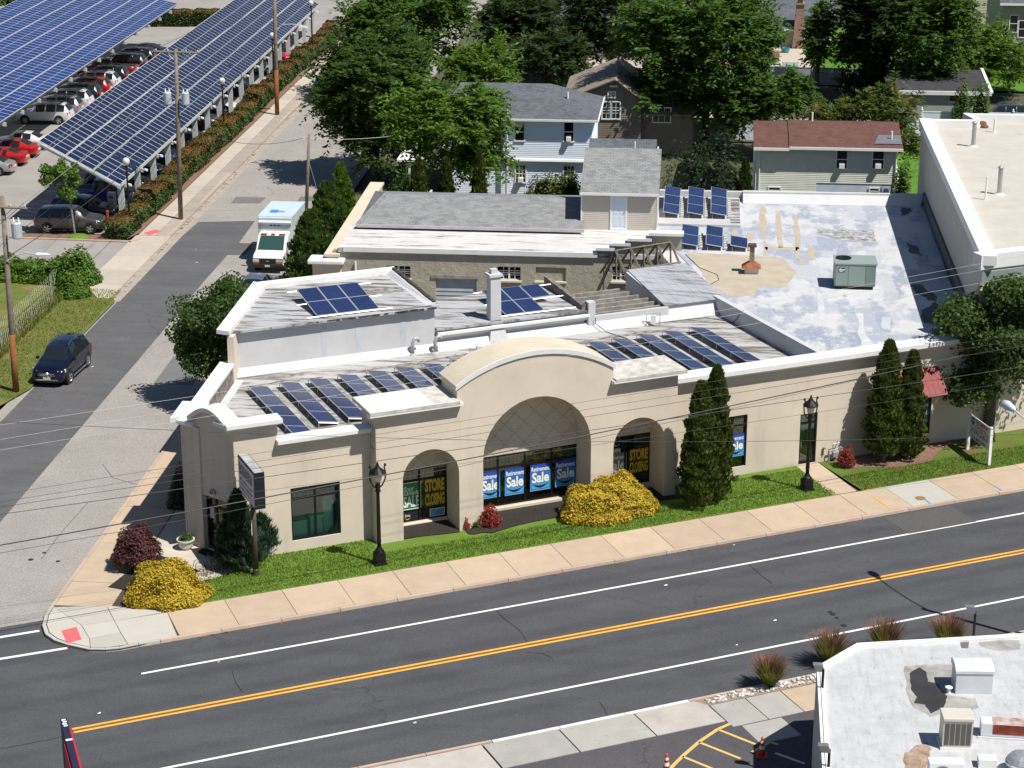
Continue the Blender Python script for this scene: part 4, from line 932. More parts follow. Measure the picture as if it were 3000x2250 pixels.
def gwin(a, b):
    w = hwin(gar, a.x+.03, b.x-.03, b.z+.03, a.z-.03, GY+.22, 4, 3, frame=WHITEP)
    MB().box((a.x+b.x)/2-.05, (a.x+b.x)/2+.05, GY+.14, GY+.2, b.z, a.z).build('mullion', WHITEP, w)
gwin(w1a, w1b); gwin(w2a, w2b); gwin(w3a, w3b)
MB().box(-22.35, -20.75, GY-.55, GY+.5, -.2, 3.85).build('corner_pier', STUC, gar); MB().prism([(-22.6, GY-.8), (-20.5, GY-.8), (-20.5, GY+.5), (-22.6, GY+.5)], 3.85, 4.1).build('pier_cap', TRIMW, gar, bevel=.06)
MB().box(-20.6, -5.9, GY-.16, GY-.003, 4.5, 4.78).build('fascia', TRIMW, gar); MB().tube([(-19.9, GY-.12, 3.9), (-19.9, GY-.12, .1)], .06, 8).build('downpipe', WHITEP, gar)
MB().prism([(-20.9, GY-.1), (-2.6, GY-.1), (-2.6, 120), (-20.9, 120)], 4.45, lambda p: 4.72 if p[1] < 117 else 4.8).build('flat_roof', roofcoat('roof_garage', (.60, .59, .585), dirt=.95, rot=0.0, thr=.55), gar)
MB().prism([(-21.55, GY-.2), (-20.85, GY-.2), (-20.6, 129.3), (-21.3, 129.3)], -.2, lambda p: 4.2 if p[1] < 117 else 4.9).build('side_wall', STUC, gar); MB().prism([(-21.7, GY-.3), (-20.8, GY-.3), (-20.5, 129.4), (-21.4, 129.4)], lambda p: 4.21 if p[1] < 117 else 4.91, lambda p: 4.36 if p[1] < 117 else 5.05).build('side_coping', STUCV, gar)
for i, (a, b, zt) in enumerate(((-5.9, -5.0, 4.95), (-5.0, -4.1, 5.25), (-4.1, -2.9, 5.55), (-2.9, -1.1, 5.9))):
    MB().box(a, b, GY-.003, GY+.4, 4.4, zt).build('stepped_wall', STUCG, gar); MB().box(a-.08, b+.1, GY-.25, GY+.45, zt, zt+.16).build('step_coping', TRIMW, gar)
EL, ER = on_y(*Zc(1000, 0, 1000)(112, 1478), 118.6), on_y(*Zc(1000, 0, 1000)(1570, 1450), 118.6)
ez = 5.05; rl, rr = -19.3, -8.6; rz, ry = 6.0, 122.4
m = MB().add([(-20.45, 118.5, ez), (-6.95, 118.5, ez+.0), (-6.95, ry, rz), (rl, ry, rz)], [(0, 1, 2, 3)]).add([(-20.45, 118.5, ez), (rl, ry, rz), (rl, ry+.4, rz), (-20.7, 127, ez)], [(0, 1, 2, 3)]).add([(rl, ry, rz), (-6.95, ry, rz), (-6.95, 127, ez), (-20.7, 127, ez)], [(0, 1, 2, 3)])
m.build('shingle_roof', SH_GREY, gar)
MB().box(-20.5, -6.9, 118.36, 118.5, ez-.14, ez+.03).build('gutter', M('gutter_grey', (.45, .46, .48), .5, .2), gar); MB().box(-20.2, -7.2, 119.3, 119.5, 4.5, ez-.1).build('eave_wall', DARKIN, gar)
MB().hexa([(-20.55, 118.4, ez+.03), (-20.3, 118.4, ez+.03), (-20.3, 118.5, ez+.05), (-20.55, 118.5, ez+.05)], [(rl-.12, ry, rz+.05), (rl+.12, ry, rz+.05), (rl+.12, ry+.1, rz+.05), (rl-.12, ry+.1, rz+.05)]).build('hip_cap', SH_GREY, gar)
# rooftop shed with the white door
shd = thing('rooftop_shed', 'small tan clapboard shed with a white door and grey shingle roof on the garage', 'shed', (-4.9, 119.6, 4.8))
SX0, SX1, SYF = -7.15, -2.62, 119.6
siding_y(SX0, SX1, 4.8, 7.05, SYF, .115).build('siding', M('siding_shed', (.55, .50, .44), .75, var=.04), shd)
MB().box(SX0+.02, SX1-.02, SYF+.06, 123.6, 4.8, 7.0).build('core_wall', MATS['siding_shed'], shd)
MB().hexa([(SX0-.06, 119.3, 7.05), (SX1+.06, 119.3, 7.05), (SX1+.06, 123.8, 8.75), (SX0-.06, 123.8, 8.75)], [(SX0-.06, 119.3, 7.13), (SX1+.06, 119.3, 7.13), (SX1+.06, 123.8, 8.84), (SX0-.06, 123.8, 8.84)]).build('roof', SH_GREY, shd)
MB().box(SX0-.08, SX1+.08, 119.24, 119.3, 6.96, 7.12).build('fascia', TRIMW, shd)
MB().add([(SX1, 119.7, 7.0), (SX1, 123.7, 7.0), (SX1, 123.7, 8.7)], [(0, 1, 2)]).add([(SX0, 119.7, 7.0), (SX0, 123.7, 7.0), (SX0, 123.7, 8.7)], [(0, 2, 1)]).build('gable', MATS['siding_shed'], shd)
MB().box(SX0-.03, SX0+.06, SYF-.04, SYF+.02, 4.8, 7.0).build('corner_board', WHITEP, shd); MB().box(SX1-.06, SX1+.03, SYF-.04, SYF+.02, 4.8, 7.0).build('corner_board', WHITEP, shd)
d0, d1 = on_y(*zz_(962, 375), SYF), on_y(*zz_(1037, 560), SYF)
dm = MB().box(d0.x-.1, d0.x, SYF-.06, SYF+.02, 4.84, 6.95).box(d1.x, d1.x+.1, SYF-.06, SYF+.02, 4.84, 6.95).box(d0.x-.1, d1.x+.1, SYF-.08, SYF+.02, 4.8, 4.9).build('door_frame', WHITEP, shd)
MB().box(d0.x, d1.x, SYF-.035, SYF+.0, 4.9, 6.94).build('door', M('door_white', (.62, .68, .76), .5, var=.03), shd)
dch = [o for o in shd.children if o.name.startswith('door') and not o.name.startswith('door_frame')][0]
for xx in (.10, .48):
    for zz0, zz1 in ((5.05, 5.65), (5.8, 6.4), (6.5, 6.8)): MB().box(d0.x+xx, d0.x+xx+.27, SYF-.045, SYF-.034, zz0, zz1).build('door_panel', MATS['door_white'], dch)
MB().box(d1.x-.1, d1.x-.06, SYF-.08, SYF-.034, 5.85, 5.92).build('handle', BLACKM, dch)
# courtyard floor and roof trusses of the old glasshouse
sheet('courtyard', [(-21.9, 99), (-14, 103.2), (-6.5, 106), (.8, 106), (-1.0, 114.6), (-21.9, 114.6)], .0, MATS['asphalt_lot'])
tz = Zc(1400, 600, 600); pk = [at(*tz(*p), 6.35) for p in ((1490, 495), (1650, 470), (1790, 440), (1935, 420), (2080, 405))]
trs = thing('roof_trusses', 'bare weathered timber roof trusses standing over the courtyard', 'trusses', (-3, 109, 2.6))
N2 = Vector((-SA, CA, 0))
for p in pk:
    f1 = p-N2*3.0; f1.z = 3.9; f2 = p+N2*1.9; f2.z = 4.6; c1 = p.lerp(f1, .55); c2 = p.lerp(f2, .75); md = (c1+c2)/2
    MB().tube([p, f1], .075, 4).build('rafter', WOOD, trs); MB().tube([p, f2], .075, 4).build('rafter', WOOD, trs)
    MB().tube([c1, c2], .06, 4).build('tie_beam', WOOD, trs); MB().tube([p, md], .05, 4).build('king_post', WOOD, trs)
e0 = pk[0]; ft = e0+Vector((-1.1, -.1, 0)); ft.z = 2.9
for k, (q0, q1) in enumerate(((pk[0], pk[-1]), (pk[0].lerp(pk[0]-N2*2.6+Vector((0, 0, -1.6)), .5), pk[-1].lerp(pk[-1]-N2*2.6+Vector((0, 0, -1.6)), .5)), (pk[0].lerp(pk[0]-N2*2.6+Vector((0, 0, -1.6)), .85), pk[-1].lerp(pk[-1]-N2*2.6+Vector((0, 0, -1.6)), .85)))):
    MB().tube([q0, q1], .05, 4).build('purlin', WOOD, trs)
MB().tube([pk[0], on_y(*tz(1255, 1020), 109.5)], .085, 4).build('brace', WOOD, trs)
MB().tube([on_y(*tz(1365, 660), 113.5), on_y(*tz(1355, 990), 113.5)], .06, 5).build('post', WOOD, trs)
MB().prism([(-.1, 106.0), (.85, 106.0), (-1.6, 114.9), (-2.5, 114.6)], 2.0, 4.99).build('roof_edge_wall', ROOFP, trs)
# walls that carry the big roof
for nm, pts in (('rear_wall', ((-2.7, 126.7), (13.6, 126.7), (13.6, 126.95), (-2.7, 126.95))), ('inner_wall', ((-2.7, 115.2), (-2.45, 115.2), (-2.45, 126.9), (-2.7, 126.9)))):
    poly(nm, xyst(*pts), -.2, 4.75, ROOFP)
# the big white flat-roofed building on the right
big = thing('white_building', 'big white flat roofed commercial building at the right edge', 'building', (20, 115, 0))
fc = ST(59.15, 80.3); fr = ST(110, 80.3)
OUT = [(13.7, fc.y), (13.7, 131.5), (16.9, 131.7), (16.45, 133.6), (60, 134.6), (fr.x, fr.y)]
ROOFT = roofcoat('roof_cream', (.52, .49, .44), dirt=.5, rot=0.0, thr=.60)
MB().prism(OUT, -.2, 8.9).build('wall', stucco('stucco_cream', (.56, .535, .475), .15), big)
MB().prism([(14.1, fc.y+.6), (14.1, 131.2), (17.2, 131.3), (17.0, 133.2), (60, 134.2), (fr.x, fr.y+.6)], 8.901, 8.93).build('roof', ROOFT, big)
def cap(p, q, w, z0, z1, mat, parent, name='coping'):
    p, q = Vector(p), Vector(q); d = (q-p).normalized(); n = Vector((-d.y, d.x)); return MB().prism([tuple(p), tuple(q), tuple(q+n*w), tuple(p+n*w)], z0, z1).build(name, mat, parent)
cap((13.55, 131.8), (13.55, fc.y-.1), .75, 8.905, 9.4, WHITEP, big); cap((17.0, 131.85), (14.31, 131.75), .45, 8.91, 9.38, WHITEP, big); cap((16.5, 133.8), (17.0, 131.86), .4, 8.91, 9.39, WHITEP, big); cap((60, 134.8), (16.9, 133.85), .4, 8.91, 9.37, WHITEP, big)
cap((13.55, fc.y-.15), tuple(ST(110, 80.05)[:2]), .7, 8.7, 9.42, TRIMW, big)
MB().prism([(13.62, fc.y-.05), tuple(ST(110, 80.22)[:2]), tuple(ST(110, 80.3)[:2]), (13.7, fc.y)], -.2, 8.0).build('front_wall', STUC, big)
MB().box(13.55, 13.7, 99.4, 127, 4.9, 5.75).build('base_flashing', M('flashing_grey', (.10, .11, .12), .6, .3), big)
MB().prism([(13.65, fc.y-.05), tuple(ST(110, 80.2)[:2]), tuple(ST(110, 80.3)[:2]), (13.7, fc.y)], 8.0, 8.55).build('sign_band', M('band_green_grey', (.22, .27, .26), .7), big)
def pipe(name, label, base, h, r, cap_r=0, mat=None, group='roof vent pipes'):
    o = thing(name, label, 'vent', tuple(base), group=group)
    MB().tube([base, base+Vector((0, 0, h))], r, 10).build('pipe', mat or M('galvanised', (.42, .42, .41), .45, .6), o, smooth=False)
    MB().lathe([(r*2.6, 0), (r*2.2, .03), (r*1.1, .1), (r*1.05, .12)], 10, tuple(base)).build('flashing', ROOFP, o)
    if cap_r: MB().lathe([(cap_r, h-.02), (cap_r, h+.04), (cap_r*.4, h+.12), (.01, h+.13)], 10, tuple(base)).build('cap', MATS['galvanised'] if 'galvanised' in MATS else mat, o)
    return o
q3 = Zc(2000, 0, 1000)
pipe('vent_pipe', 'short white vent pipe near the far edge of the cream roof', at(*q3(2018, 858), 8.93), .9, .06, mat=WHITEP)
pipe('vent_pipe', 'grey capped flue standing left of centre on the cream roof', at(*q3(1882, 950), 8.93), 1.45, .13, .17)
pipe('vent_pipe', 'grey capped flue nearest the front of the cream roof', at(*q3(2050, 1260), 8.93), 1.5, .13, .17)
pipe('vent_pipe', 'thin white vent pipe left of the nearest flue on the cream roof', at(*q3(1962, 1295), 8.93), 1.3, .05, mat=WHITEP)
for p, l in (((1943, 805), 'farther small rusty dome vent on the cream roof'), ((1955, 827), 'nearer small rusty dome vent on the cream roof')):
    b = at(*q3(*p), 8.93); single('dome_vent', MB().lathe([(.26, 0), (.26, .08), (.2, .16), (.1, .2), (.01, .21)], 10, tuple(b)), M('rust_dark', (.14, .07, .05), .8), l, 'vent', tuple(b), 'dome vents on the cream roof')
# pale blue house
BY = 146.0; q2 = Zc(1000, 0, 1000)
bh = thing('blue_house', 'pale blue two storey clapboard house with a dark hipped roof behind the trees', 'house', (-13, 150, 0))
ex = on_y(*q2(1625, 770), BY).x; ez_ = on_y(*q2(1500, 770), BY).z
siding_y(-18.8, ex, 3.05, ez_, BY, .135).build('upper_siding', SID_BLUE, bh); siding_y(-18.8, ex-.0, -.2, 2.9, BY+.12, .135).build('lower_siding', SID_BLUE, bh)
MB().hexa([(-18.8, BY-.16, 2.9), (ex, BY-.16, 2.9), (ex, BY+.1, 2.9), (-18.8, BY+.1, 2.9)], [(-18.8, BY-.12, 3.05), (ex, BY-.12, 3.05), (ex, BY+.1, 3.05), (-18.8, BY+.1, 3.05)]).build('belt_board', WHITEP, bh)
MB().box(-18.75, ex-.03, BY+.18, 154, -.2, ez_).build('core_wall', SID_BLUE, bh); siding_x(BY, 154, -.2, ez_, ex-.02, 1, .135).build('side_siding', SID_BLUE, bh)
o_ = .42; rz = ez_+1.75; rY = 150.0
m = MB().add([(-19.2, BY-o_, ez_), (ex+o_, BY-o_, ez_), (ex+o_, 154+o_, ez_), (-19.2, 154+o_, ez_), (-17.9, rY, rz), (ex-3.3, rY, rz)], [(0, 1, 5, 4), (1, 2, 5), (2, 3, 4, 5), (3, 0, 4)])
m.build('roof', SH_DARK, bh); MB().box(-19.2, ex+o_, BY-o_-.1, BY-o_, ez_-.14, ez_+.01).build('gutter', WHITEP, bh); MB().box(-19.15, ex+o_-.03, BY-o_+.01, 154+o_, ez_-.1, ez_-.01).build('soffit', WHITEP, bh); MB().box(ex+o_, ex+o_+.08, BY-o_, 154+o_, ez_-.14, ez_+.01).build('gutter', WHITEP, bh)
def pw(p, q, Y): a, b = on_y(*q2(*p), Y), on_y(*q2(*q), Y); return (a.x, b.x, b.z, a.z)
a = pw((1128, 798), (1184, 910), BY); hwin(bh, *a, BY, curtain=True); a = pw((1445, 792), (1503, 915), BY); hwin(bh, *a, BY, ac=True)
a = pw((1132, 1068), (1193, 1180), BY+.12); hwin(bh, *a, BY+.12, 3, 4, ac=True); a = pw((1443, 1075), (1507, 1142), BY+.12); hwin(bh, *a, BY+.12, 3, 2)
fx = on_y(*q2(1072, 900), BY-.3).x
fl = MB().tube([(fx, BY-.3, .2), (fx, BY-.3, ez_+.9)], .11, 10).build('flue', M('flue_white', (.62, .64, .67), .5), bh); MB().lathe([(.2, 0), (.2, .1), (.05, .2)], 10, (fx, BY-.3, ez_+.9)).build('cap', MATS['flue_white'], fl)
MB().tube([(ex-1.9, 148.2, ez_+.9), (ex-1.9, 148.2, ez_+1.5)], .07, 8).build('vent', WHITEP, bh)
px_ = on_y(*q2(380, 1030), BY-3)
MB().box(px_.x-.2, px_.x+1.9, BY-3.2, BY, px_.z-.15, px_.z).build('porch_roof', WHITEP, bh); MB().box(px_.x+.6, px_.x+.75, BY-3.1, BY-2.95, 0, px_.z-.15).build('porch_post', WHITEP, bh); MB().box(px_.x-.15, px_.x+1.9, BY-3.1, BY-.02, 0, .6).build('porch_base', M('porch_stone', (.5, .5, .48), .8), bh)
# lower shingled extension behind the shed
xt = thing('back_annex', 'low dark shingled annex roof between the rooftop shed and the brown house', 'annex', (-4, 139, 0))
aL, aR = on_y(*q2(1620, 895), 141), on_y(*q2(2045, 905), 141)
MB().add([(aL.x-.1, 137.5, aL.z-1.2), (aR.x, 137.5, aL.z-1.2), (aR.x, 141, aL.z), (aL.x-.1, 141, aL.z)], [(0, 1, 2, 3)]).add([(aL.x-.1, 141, aL.z), (aR.x, 141, aL.z), (aR.x, 144, aL.z-1.2), (aL.x-.1, 144, aL.z-1.2)], [(0, 1, 2, 3)]).build('roof', SH_DARK, xt)
MB().box(aL.x, aR.x-.1, 137.7, 143.8, -.2, aL.z-1.2).build('wall', SID_BLUE, xt); MB().box(aR.x, aR.x+.08, 137.4, 144, aL.z-1.35, aL.z-1.15).build('barge_board', WHITEP, xt); MB().tube([((aL.x+aR.x)/2+.8, 139.5, aL.z-.6), ((aL.x+aR.x)/2+.8, 139.5, aL.z+.15)], .06, 8).build('vent', WHITEP, xt)
# brown house
NY = 162.0; nh = thing('brown_house', 'brown clapboard house with a gable and tan shingle roof behind the blue house', 'house', (-6, 166, 0))
pk_ = on_y(*q2(1775, 515), NY); er = on_y(*q2(1955, 655), NY); el = on_y(*q2(1425, 560), NY)
sl_r = (pk_.z-er.z)/(er.x-pk_.x); elx = pk_.x-(pk_.z-er.z)/sl_r*1.9
def xr(z): return (pk_.x-(pk_.z-.1-z)/(sl_r*.55), pk_.x+(pk_.z-.1-z)/sl_r) if z > er.z-.05 else (elx+.4, er.x-.15)
siding_y(0, 0, -.2, pk_.z-.12, NY, .15, xr=xr).build('gable_siding', SID_BROWN, nh)
MB().box(elx+.5, er.x-.2, NY+.06, 172, -.2, er.z-.3).build('core_wall', SID_BROWN, nh)
def rslab(a, b, c, d, th=.1): return MB().hexa([a, b, c, d], [(p[0], p[1], p[2]+th) for p in (a, b, c, d)])
zl = pk_.z-(pk_.x-elx)*sl_r*.55
rslab((pk_.x, NY-.4, pk_.z), (pk_.x, 172, pk_.z), (elx, 172, zl), (elx, NY-.4, zl)).build('roof', SH_BROWN, nh); rslab((pk_.x, NY-.4, pk_.z), (er.x+.1, NY-.4, er.z-.05), (er.x+.1, 172, er.z-.05), (pk_.x, 172, pk_.z)).build('roof', SH_BROWN, nh)
wx = on_y(*q2(2150, 800), NY+1).x+1.6
siding_y(er.x-.2, wx, -.2, 3.0, NY+1.0, .15).build('wing_siding', SID_BROWN, nh); rslab((er.x-.2, NY+.6, 3.0), (wx+.3, NY+.6, 3.0), (wx+.3, 168, 5.0), (er.x-2.2, 168, 5.0)).build('roof', SH_BROWN, nh)
a = pw((1694, 662), (1742, 768), NY); hwin(nh, *a, NY, 2, 3); a = pw((1755, 662), (1803, 768), NY); hwin(nh, *a, NY, 2, 3); a = pw((1733, 598), (1772, 628), NY); hwin(nh, *a, NY)
a = pw((2022, 700), (2130, 790), NY+1); hwin(nh, *a, NY+1, 3, 2)
f0 = pk_
MB().box(f0.x-.4, f0.x+.2, NY-.18, NY-.03, f0.z-.58, f0.z-.46).build('flood_light', WHITEP, nh)
# pale green house with the red roof
EY = 140.0; gh = thing('green_house', 'pale green clapboard house with a dull red shingle roof', 'house', (8, 144, 0))
gl, gr = on_y(*q3(478, 960), EY).x, on_y(*q3(1392, 960), EY).x; gz = on_y(*q3(900, 955), EY).z; zb2 = on_y(*q3(900, 1183), EY).z
siding_y(gl, gr, zb2-.02, gz, EY, .13).build('siding', SID_GREEN, gh)
xb = on_y(*q3(865, 1190), EY).x; siding_y(gl, xb, -.2, zb2-.02, EY, .13).build('siding', SID_GREEN, gh); MB().box(xb, gr, EY+.02, EY+.1, -.2, zb2-.03).build('base_wall', M('base_pale_blue', (.50, .56, .64), .85, var=.1, bump=.3), gh)
MB().box(gl+.03, gr-.03, EY+.1, 148, -.2, gz).build('core_wall', SID_GREEN, gh); siding_x(EY, 148, -.2, gz, gl+.02, -1, .13).build('side_siding', SID_GREEN, gh)
xs_ = on_y(*q3(692, 900), EY).x; rzz = on_y(*q3(900, 800), 144).z
for x0, x1, dz in ((gl-.2, xs_, -.04), (xs_, gr+.35, .06)):
    rslab((x0, EY-.45, gz+dz-.03), (x1, EY-.45, gz+dz-.03), (x1, 144, rzz+dz), (x0, 144, rzz+dz), .09).build('roof', SH_RED, gh); rslab((x0, 144, rzz+dz), (x1, 144, rzz+dz), (x1, 148.4, gz+dz), (x0, 148.4, gz+dz), .09).build('roof', SH_RED, gh); MB().box(x0, x1, EY-.55, EY-.45, gz+dz-.14, gz+dz+.04).build('gutter', WHITEP, gh)
rr0 = on_y(*q3(1300, 890), EY+1.2)
rslab((gr-1.55, EY+.15, gz+.16+.13), (gr+.3, EY+.15, gz+.16+.13), (gr+.3, EY+1.7, gz+.16+.13+(rzz-gz)*1.55/4.45), (gr-1.2, EY+1.7, gz+.16+.13+(rzz-gz)*1.55/4.45), .012).build('roof_repair', M('repair_grey', (.14, .145, .16), .9), gh)
MB().tube([(gr-.35, EY+1.0, gz+.2), (gr-.35, EY+1.0, gz+1.0)], .07, 8).build('vent', WHITEP, gh); MB().tube([(gr-5.6, 144.4, rzz), (gr-5.6, 144.4, rzz+.7)], .07, 8).build('vent', WHITEP, gh)
def pg(p, q, Y): a, b = on_y(*q3(*p), Y), on_y(*q3(*q), Y); return (a.x, b.x, b.z, a.z)
for p, q in (((1002, 975), (1062, 1090)), ((1236, 975), (1298, 1090))): hwin(gh, *pg(p, q, EY), EY, ac=True)
for p, q in (((560, 1215), (628, 1250)), ((1215, 1222), (1268, 1255))): hwin(gh, *pg(p, q, EY), EY, ac=False)
MB().tube([(gr-.05, EY-.08, .1), (gr-.05, EY-.08, gz-.2)], .05, 6).build('downpipe', WHITEP, gh); MB().tube([(gl+.25, EY-.08, .1), (gl+.25, EY-.08, gz-.2)], .05, 6).build('downpipe', WHITEP, gh)
# low block shed with the dark roof
HY = 177.0; sh2 = thing('block_shed', 'low grey green block shed with a flat dark roof beyond the white fence', 'shed', (19, 180, 0))
ha, hb = on_y(*q3(1470, 590), HY), on_y(*q3(2000, 580), HY); hzt = ha.z
xa_, xb_ = ha.x-1.5, hb.x-.1
bw = [pg(p, q, HY) for p, q in (((1488, 615), (1550, 655)), ((1732, 618), (1793, 658)))]
fix_normals(holed(rect(xa_, xb_, -.2, hzt-.1), [rect(*w) for w in bw], HY, HY+.25).build('wall', stucco('stucco_green_grey', (.36, .38, .33), .15), sh2))
for w in bw: MB().box(w[0], w[1], HY+.12, HY+.18, w[2], w[3]).build('window', M('rusty_shutter', (.10, .045, .025), .8), sh2); MB().box(w[0]-.05, w[1]+.05, HY-.06, HY+.1, w[2]-.08, w[2]-.001).build('sill', WHITEP, sh2)
MB().box(xa_, xb_, HY+.25, HY+7, -.2, hzt-.1).build('core_wall', MATS['stucco_green_grey'], sh2); bz = on_y(*q3(1920, 455), HY+7).z
rslab((xa_-.1, HY-.15, hzt), (xb_, HY-.15, hzt), (xb_, HY+7, max(hzt+.1, bz)), (xa_-.1, HY+7, max(hzt+.1, bz)), .03).build('roof', M('roofing_felt', (.045, .042, .05), .85, var=.2), sh2)
MB().box(xa_-.1, xb_+.15, HY-.3, HY-.15, hzt-.25, hzt+.08).build('fascia', WHITEP, sh2); rslab((xb_, HY-.2, hzt-.05), (xb_+.25, HY-.2, hzt-.05), (xb_+.25, HY+7.2, max(hzt+.1, bz)), (xb_, HY+7.2, max(hzt+.1, bz)), .15).build('verge_board', WHITEP, sh2)
# houses at the top edge
def simple_house(name, label, x0, x1, y0, y1, ez, rz, wall, roof, wins=(), side_left=False, ridge='x'):
    h = thing(name, label, 'house', ((x0+x1)/2, (y0+y1)/2, 0))
    siding_y(x0, x1, -.2, ez, y0, .16).build('siding', wall, h); MB().box(x0+.02, x1-.02, y0+.06, y1, -.2, ez).build('core_wall', wall, h)
    if side_left: siding_x(y0, y1, -.2, ez, x0, -1, .16).build('side_siding', wall, h)
    yc = (y0+y1)/2
    if ridge == 'x':
        rslab((x0-.4, y0-.45, ez-.05), (x1+.4, y0-.45, ez-.05), (x1+.4, yc, rz), (x0-.4, yc, rz)).build('roof', roof, h); rslab((x0-.4, yc, rz), (x1+.4, yc, rz), (x1+.4, y1+.45, ez), (x0-.4, y1+.45, ez)).build('roof', roof, h)
    MB().box(x0-.4, x1+.4, y0-.53, y0-.45, ez-.16, ez+.04).build('fascia', WHITEP, h)
    for w in wins: hwin(h, *w, y0, 2, 2)
    return h
def gy(px, py, Y): return on_y(px, py, Y)
hA = 205.0; a = on_y(*q2(1405, 255), hA); b = on_y(*q2(1720, 255), hA); wA = on_y(*q2(1490, 280), hA); wB = on_y(*q2(1545, 370), hA)
simple_house('grey_house', 'grey clapboard house with a slate roof behind the dark trees', a.x, b.x+3, hA, hA+9, a.z, a.z+3.2, SID_GREY, SH_DARK, [(wA.x, wB.x, wB.z, wA.z)])
hB = 214.0; a = on_y(*q3(560, 185), hB); b = on_y(*q3(745, 185), hB); bz_ = on_y(*q3(650, 335), hB)
hb_ = simple_house('white_house', 'white house with a brick chimney and sliding doors behind the trees', a.x-3, b.x, hB, hB+8, a.z, a.z+2.4, SID_TAN, SH_DARK)
d0, d1 = on_y(*q3(530, 240), hB), on_y(*q3(625, 318), hB); sd = MB().box(d0.x-.1, d1.x+.1, hB-.08, hB-.03, d1.z-.1, d0.z+.1).build('sliding_door', WHITEP, hb_)
MB().box(d0.x, (d0.x+d1.x)/2-.04, hB-.1, hB-.06, d1.z, d0.z).build('pane', DGLASS, sd); MB().box((d0.x+d1.x)/2+.04, d1.x, hB-.1, hB-.06, d1.z, d0.z).build('pane', DGLASS, sd)
BRICK = NT('brick_red'); BRICK.set(.9); br = BRICK.new('ShaderNodeTexBrick'); br.inputs['Scale'].default_value = 1; br.inputs['Brick Width'].default_value = .22; br.inputs['Row Height'].default_value = .085; br.inputs['Mortar Size'].default_value = .012
br.inputs['Color1'].default_value = (.22, .08, .055, 1); br.inputs['Color2'].default_value = (.34, .17, .12, 1); br.inputs['Mortar'].default_value = (.35, .30, .26, 1)
sx_ = BRICK.new('ShaderNodeSeparateXYZ'); BRICK.link(BRICK.pos(), sx_.inputs[0]); cx_ = BRICK.new('ShaderNodeCombineXYZ'); BRICK.link(BRICK.math('ADD', sx_.outputs[0], sx_.outputs[1]), cx_.inputs[0]); BRICK.link(sx_.outputs[2], cx_.inputs[1]); BRICK.link(cx_.outputs[0], br.inputs['Vector']); BRICK.color(br.outputs[0]); BRICK = BRICK.m
c0 = on_y(*q3(755, 330), hB-.5); c1 = on_y(*q3(755, 30), hB-.5)
chm = MB().hexa([(c0.x-.75, hB-.9, -.1), (c0.x+.55, hB-.9, -.1), (c0.x+.55, hB+.3, -.1), (c0.x-.75, hB+.3, -.1)], [(c0.x-.55, hB-.8, 3.2), (c0.x+.35, hB-.8, 3.2), (c0.x+.35, hB+.2, 3.2), (c0.x-.55, hB+.2, 3.2)]).box(c0.x-.5, c0.x+.3, hB-.75, hB+.15, 3.2, c1.z).build('chimney', BRICK, hb_)
MB().box(c0.x-.62, c0.x+.42, hB-.87, hB+.27, c1.z, c1.z+.18).build('cap', BRICK, chm); MB().box(c0.x-.35, c0.x+.15, hB-.6, hB, c1.z+.18, c1.z+.5).build('flue_pot', M('flue_dark', (.05, .05, .05), .7), chm)
b = on_y(*q3(845, 105), hB+3); MB().box(c0.x+.4, b.x+2, hB+3, hB+8, -.2, b.z).build('rear_wing', SID_GREEN, hb_); rslab((c0.x+.3, hB+2.6, b.z), (b.x+2.2, hB+2.6, b.z), (b.x+2.2, hB+8, b.z+2), (c0.x+.3, hB+8, b.z+2)).build('roof', SH_DARK, hb_)
hC = 226.0; a = on_y(*q3(1790, 100), hC); b = on_y(*q3(2080, 100), hC)
simple_house('tan_house', 'tan clapboard house wall at the top right behind the leafy trees', a.x-3, b.x, hC, hC+8, 7.5, 9.5, SID_TAN, SH_DARK)
hD = 205.0; a = on_y(*q3(2075, 100), hD)
hd = simple_house('corner_house', 'olive grey house with white windows at the upper right corner', a.x, a.x+9, hD, hD+12, on_y(*q3(2085, 20), hD).z, on_y(*q3(2085, 20), hD).z+2.6, M('siding_olive', (.38, .37, .30), .8), SH_DARK, side_left=True)
w0, w1 = on_y(*q3(2125, 100), hD), on_y(*q3(2145, 205), hD); hwin(hd, w0.x, w1.x+.3, w1.z, w0.z, hD, 1, 2); w0, w1 = on_y(*q3(2182, 135), hD), on_y(*q3(2202, 240), hD); hwin(hd, w0.x, w1.x+.3, w1.z, w0.z, hD, 1, 2)
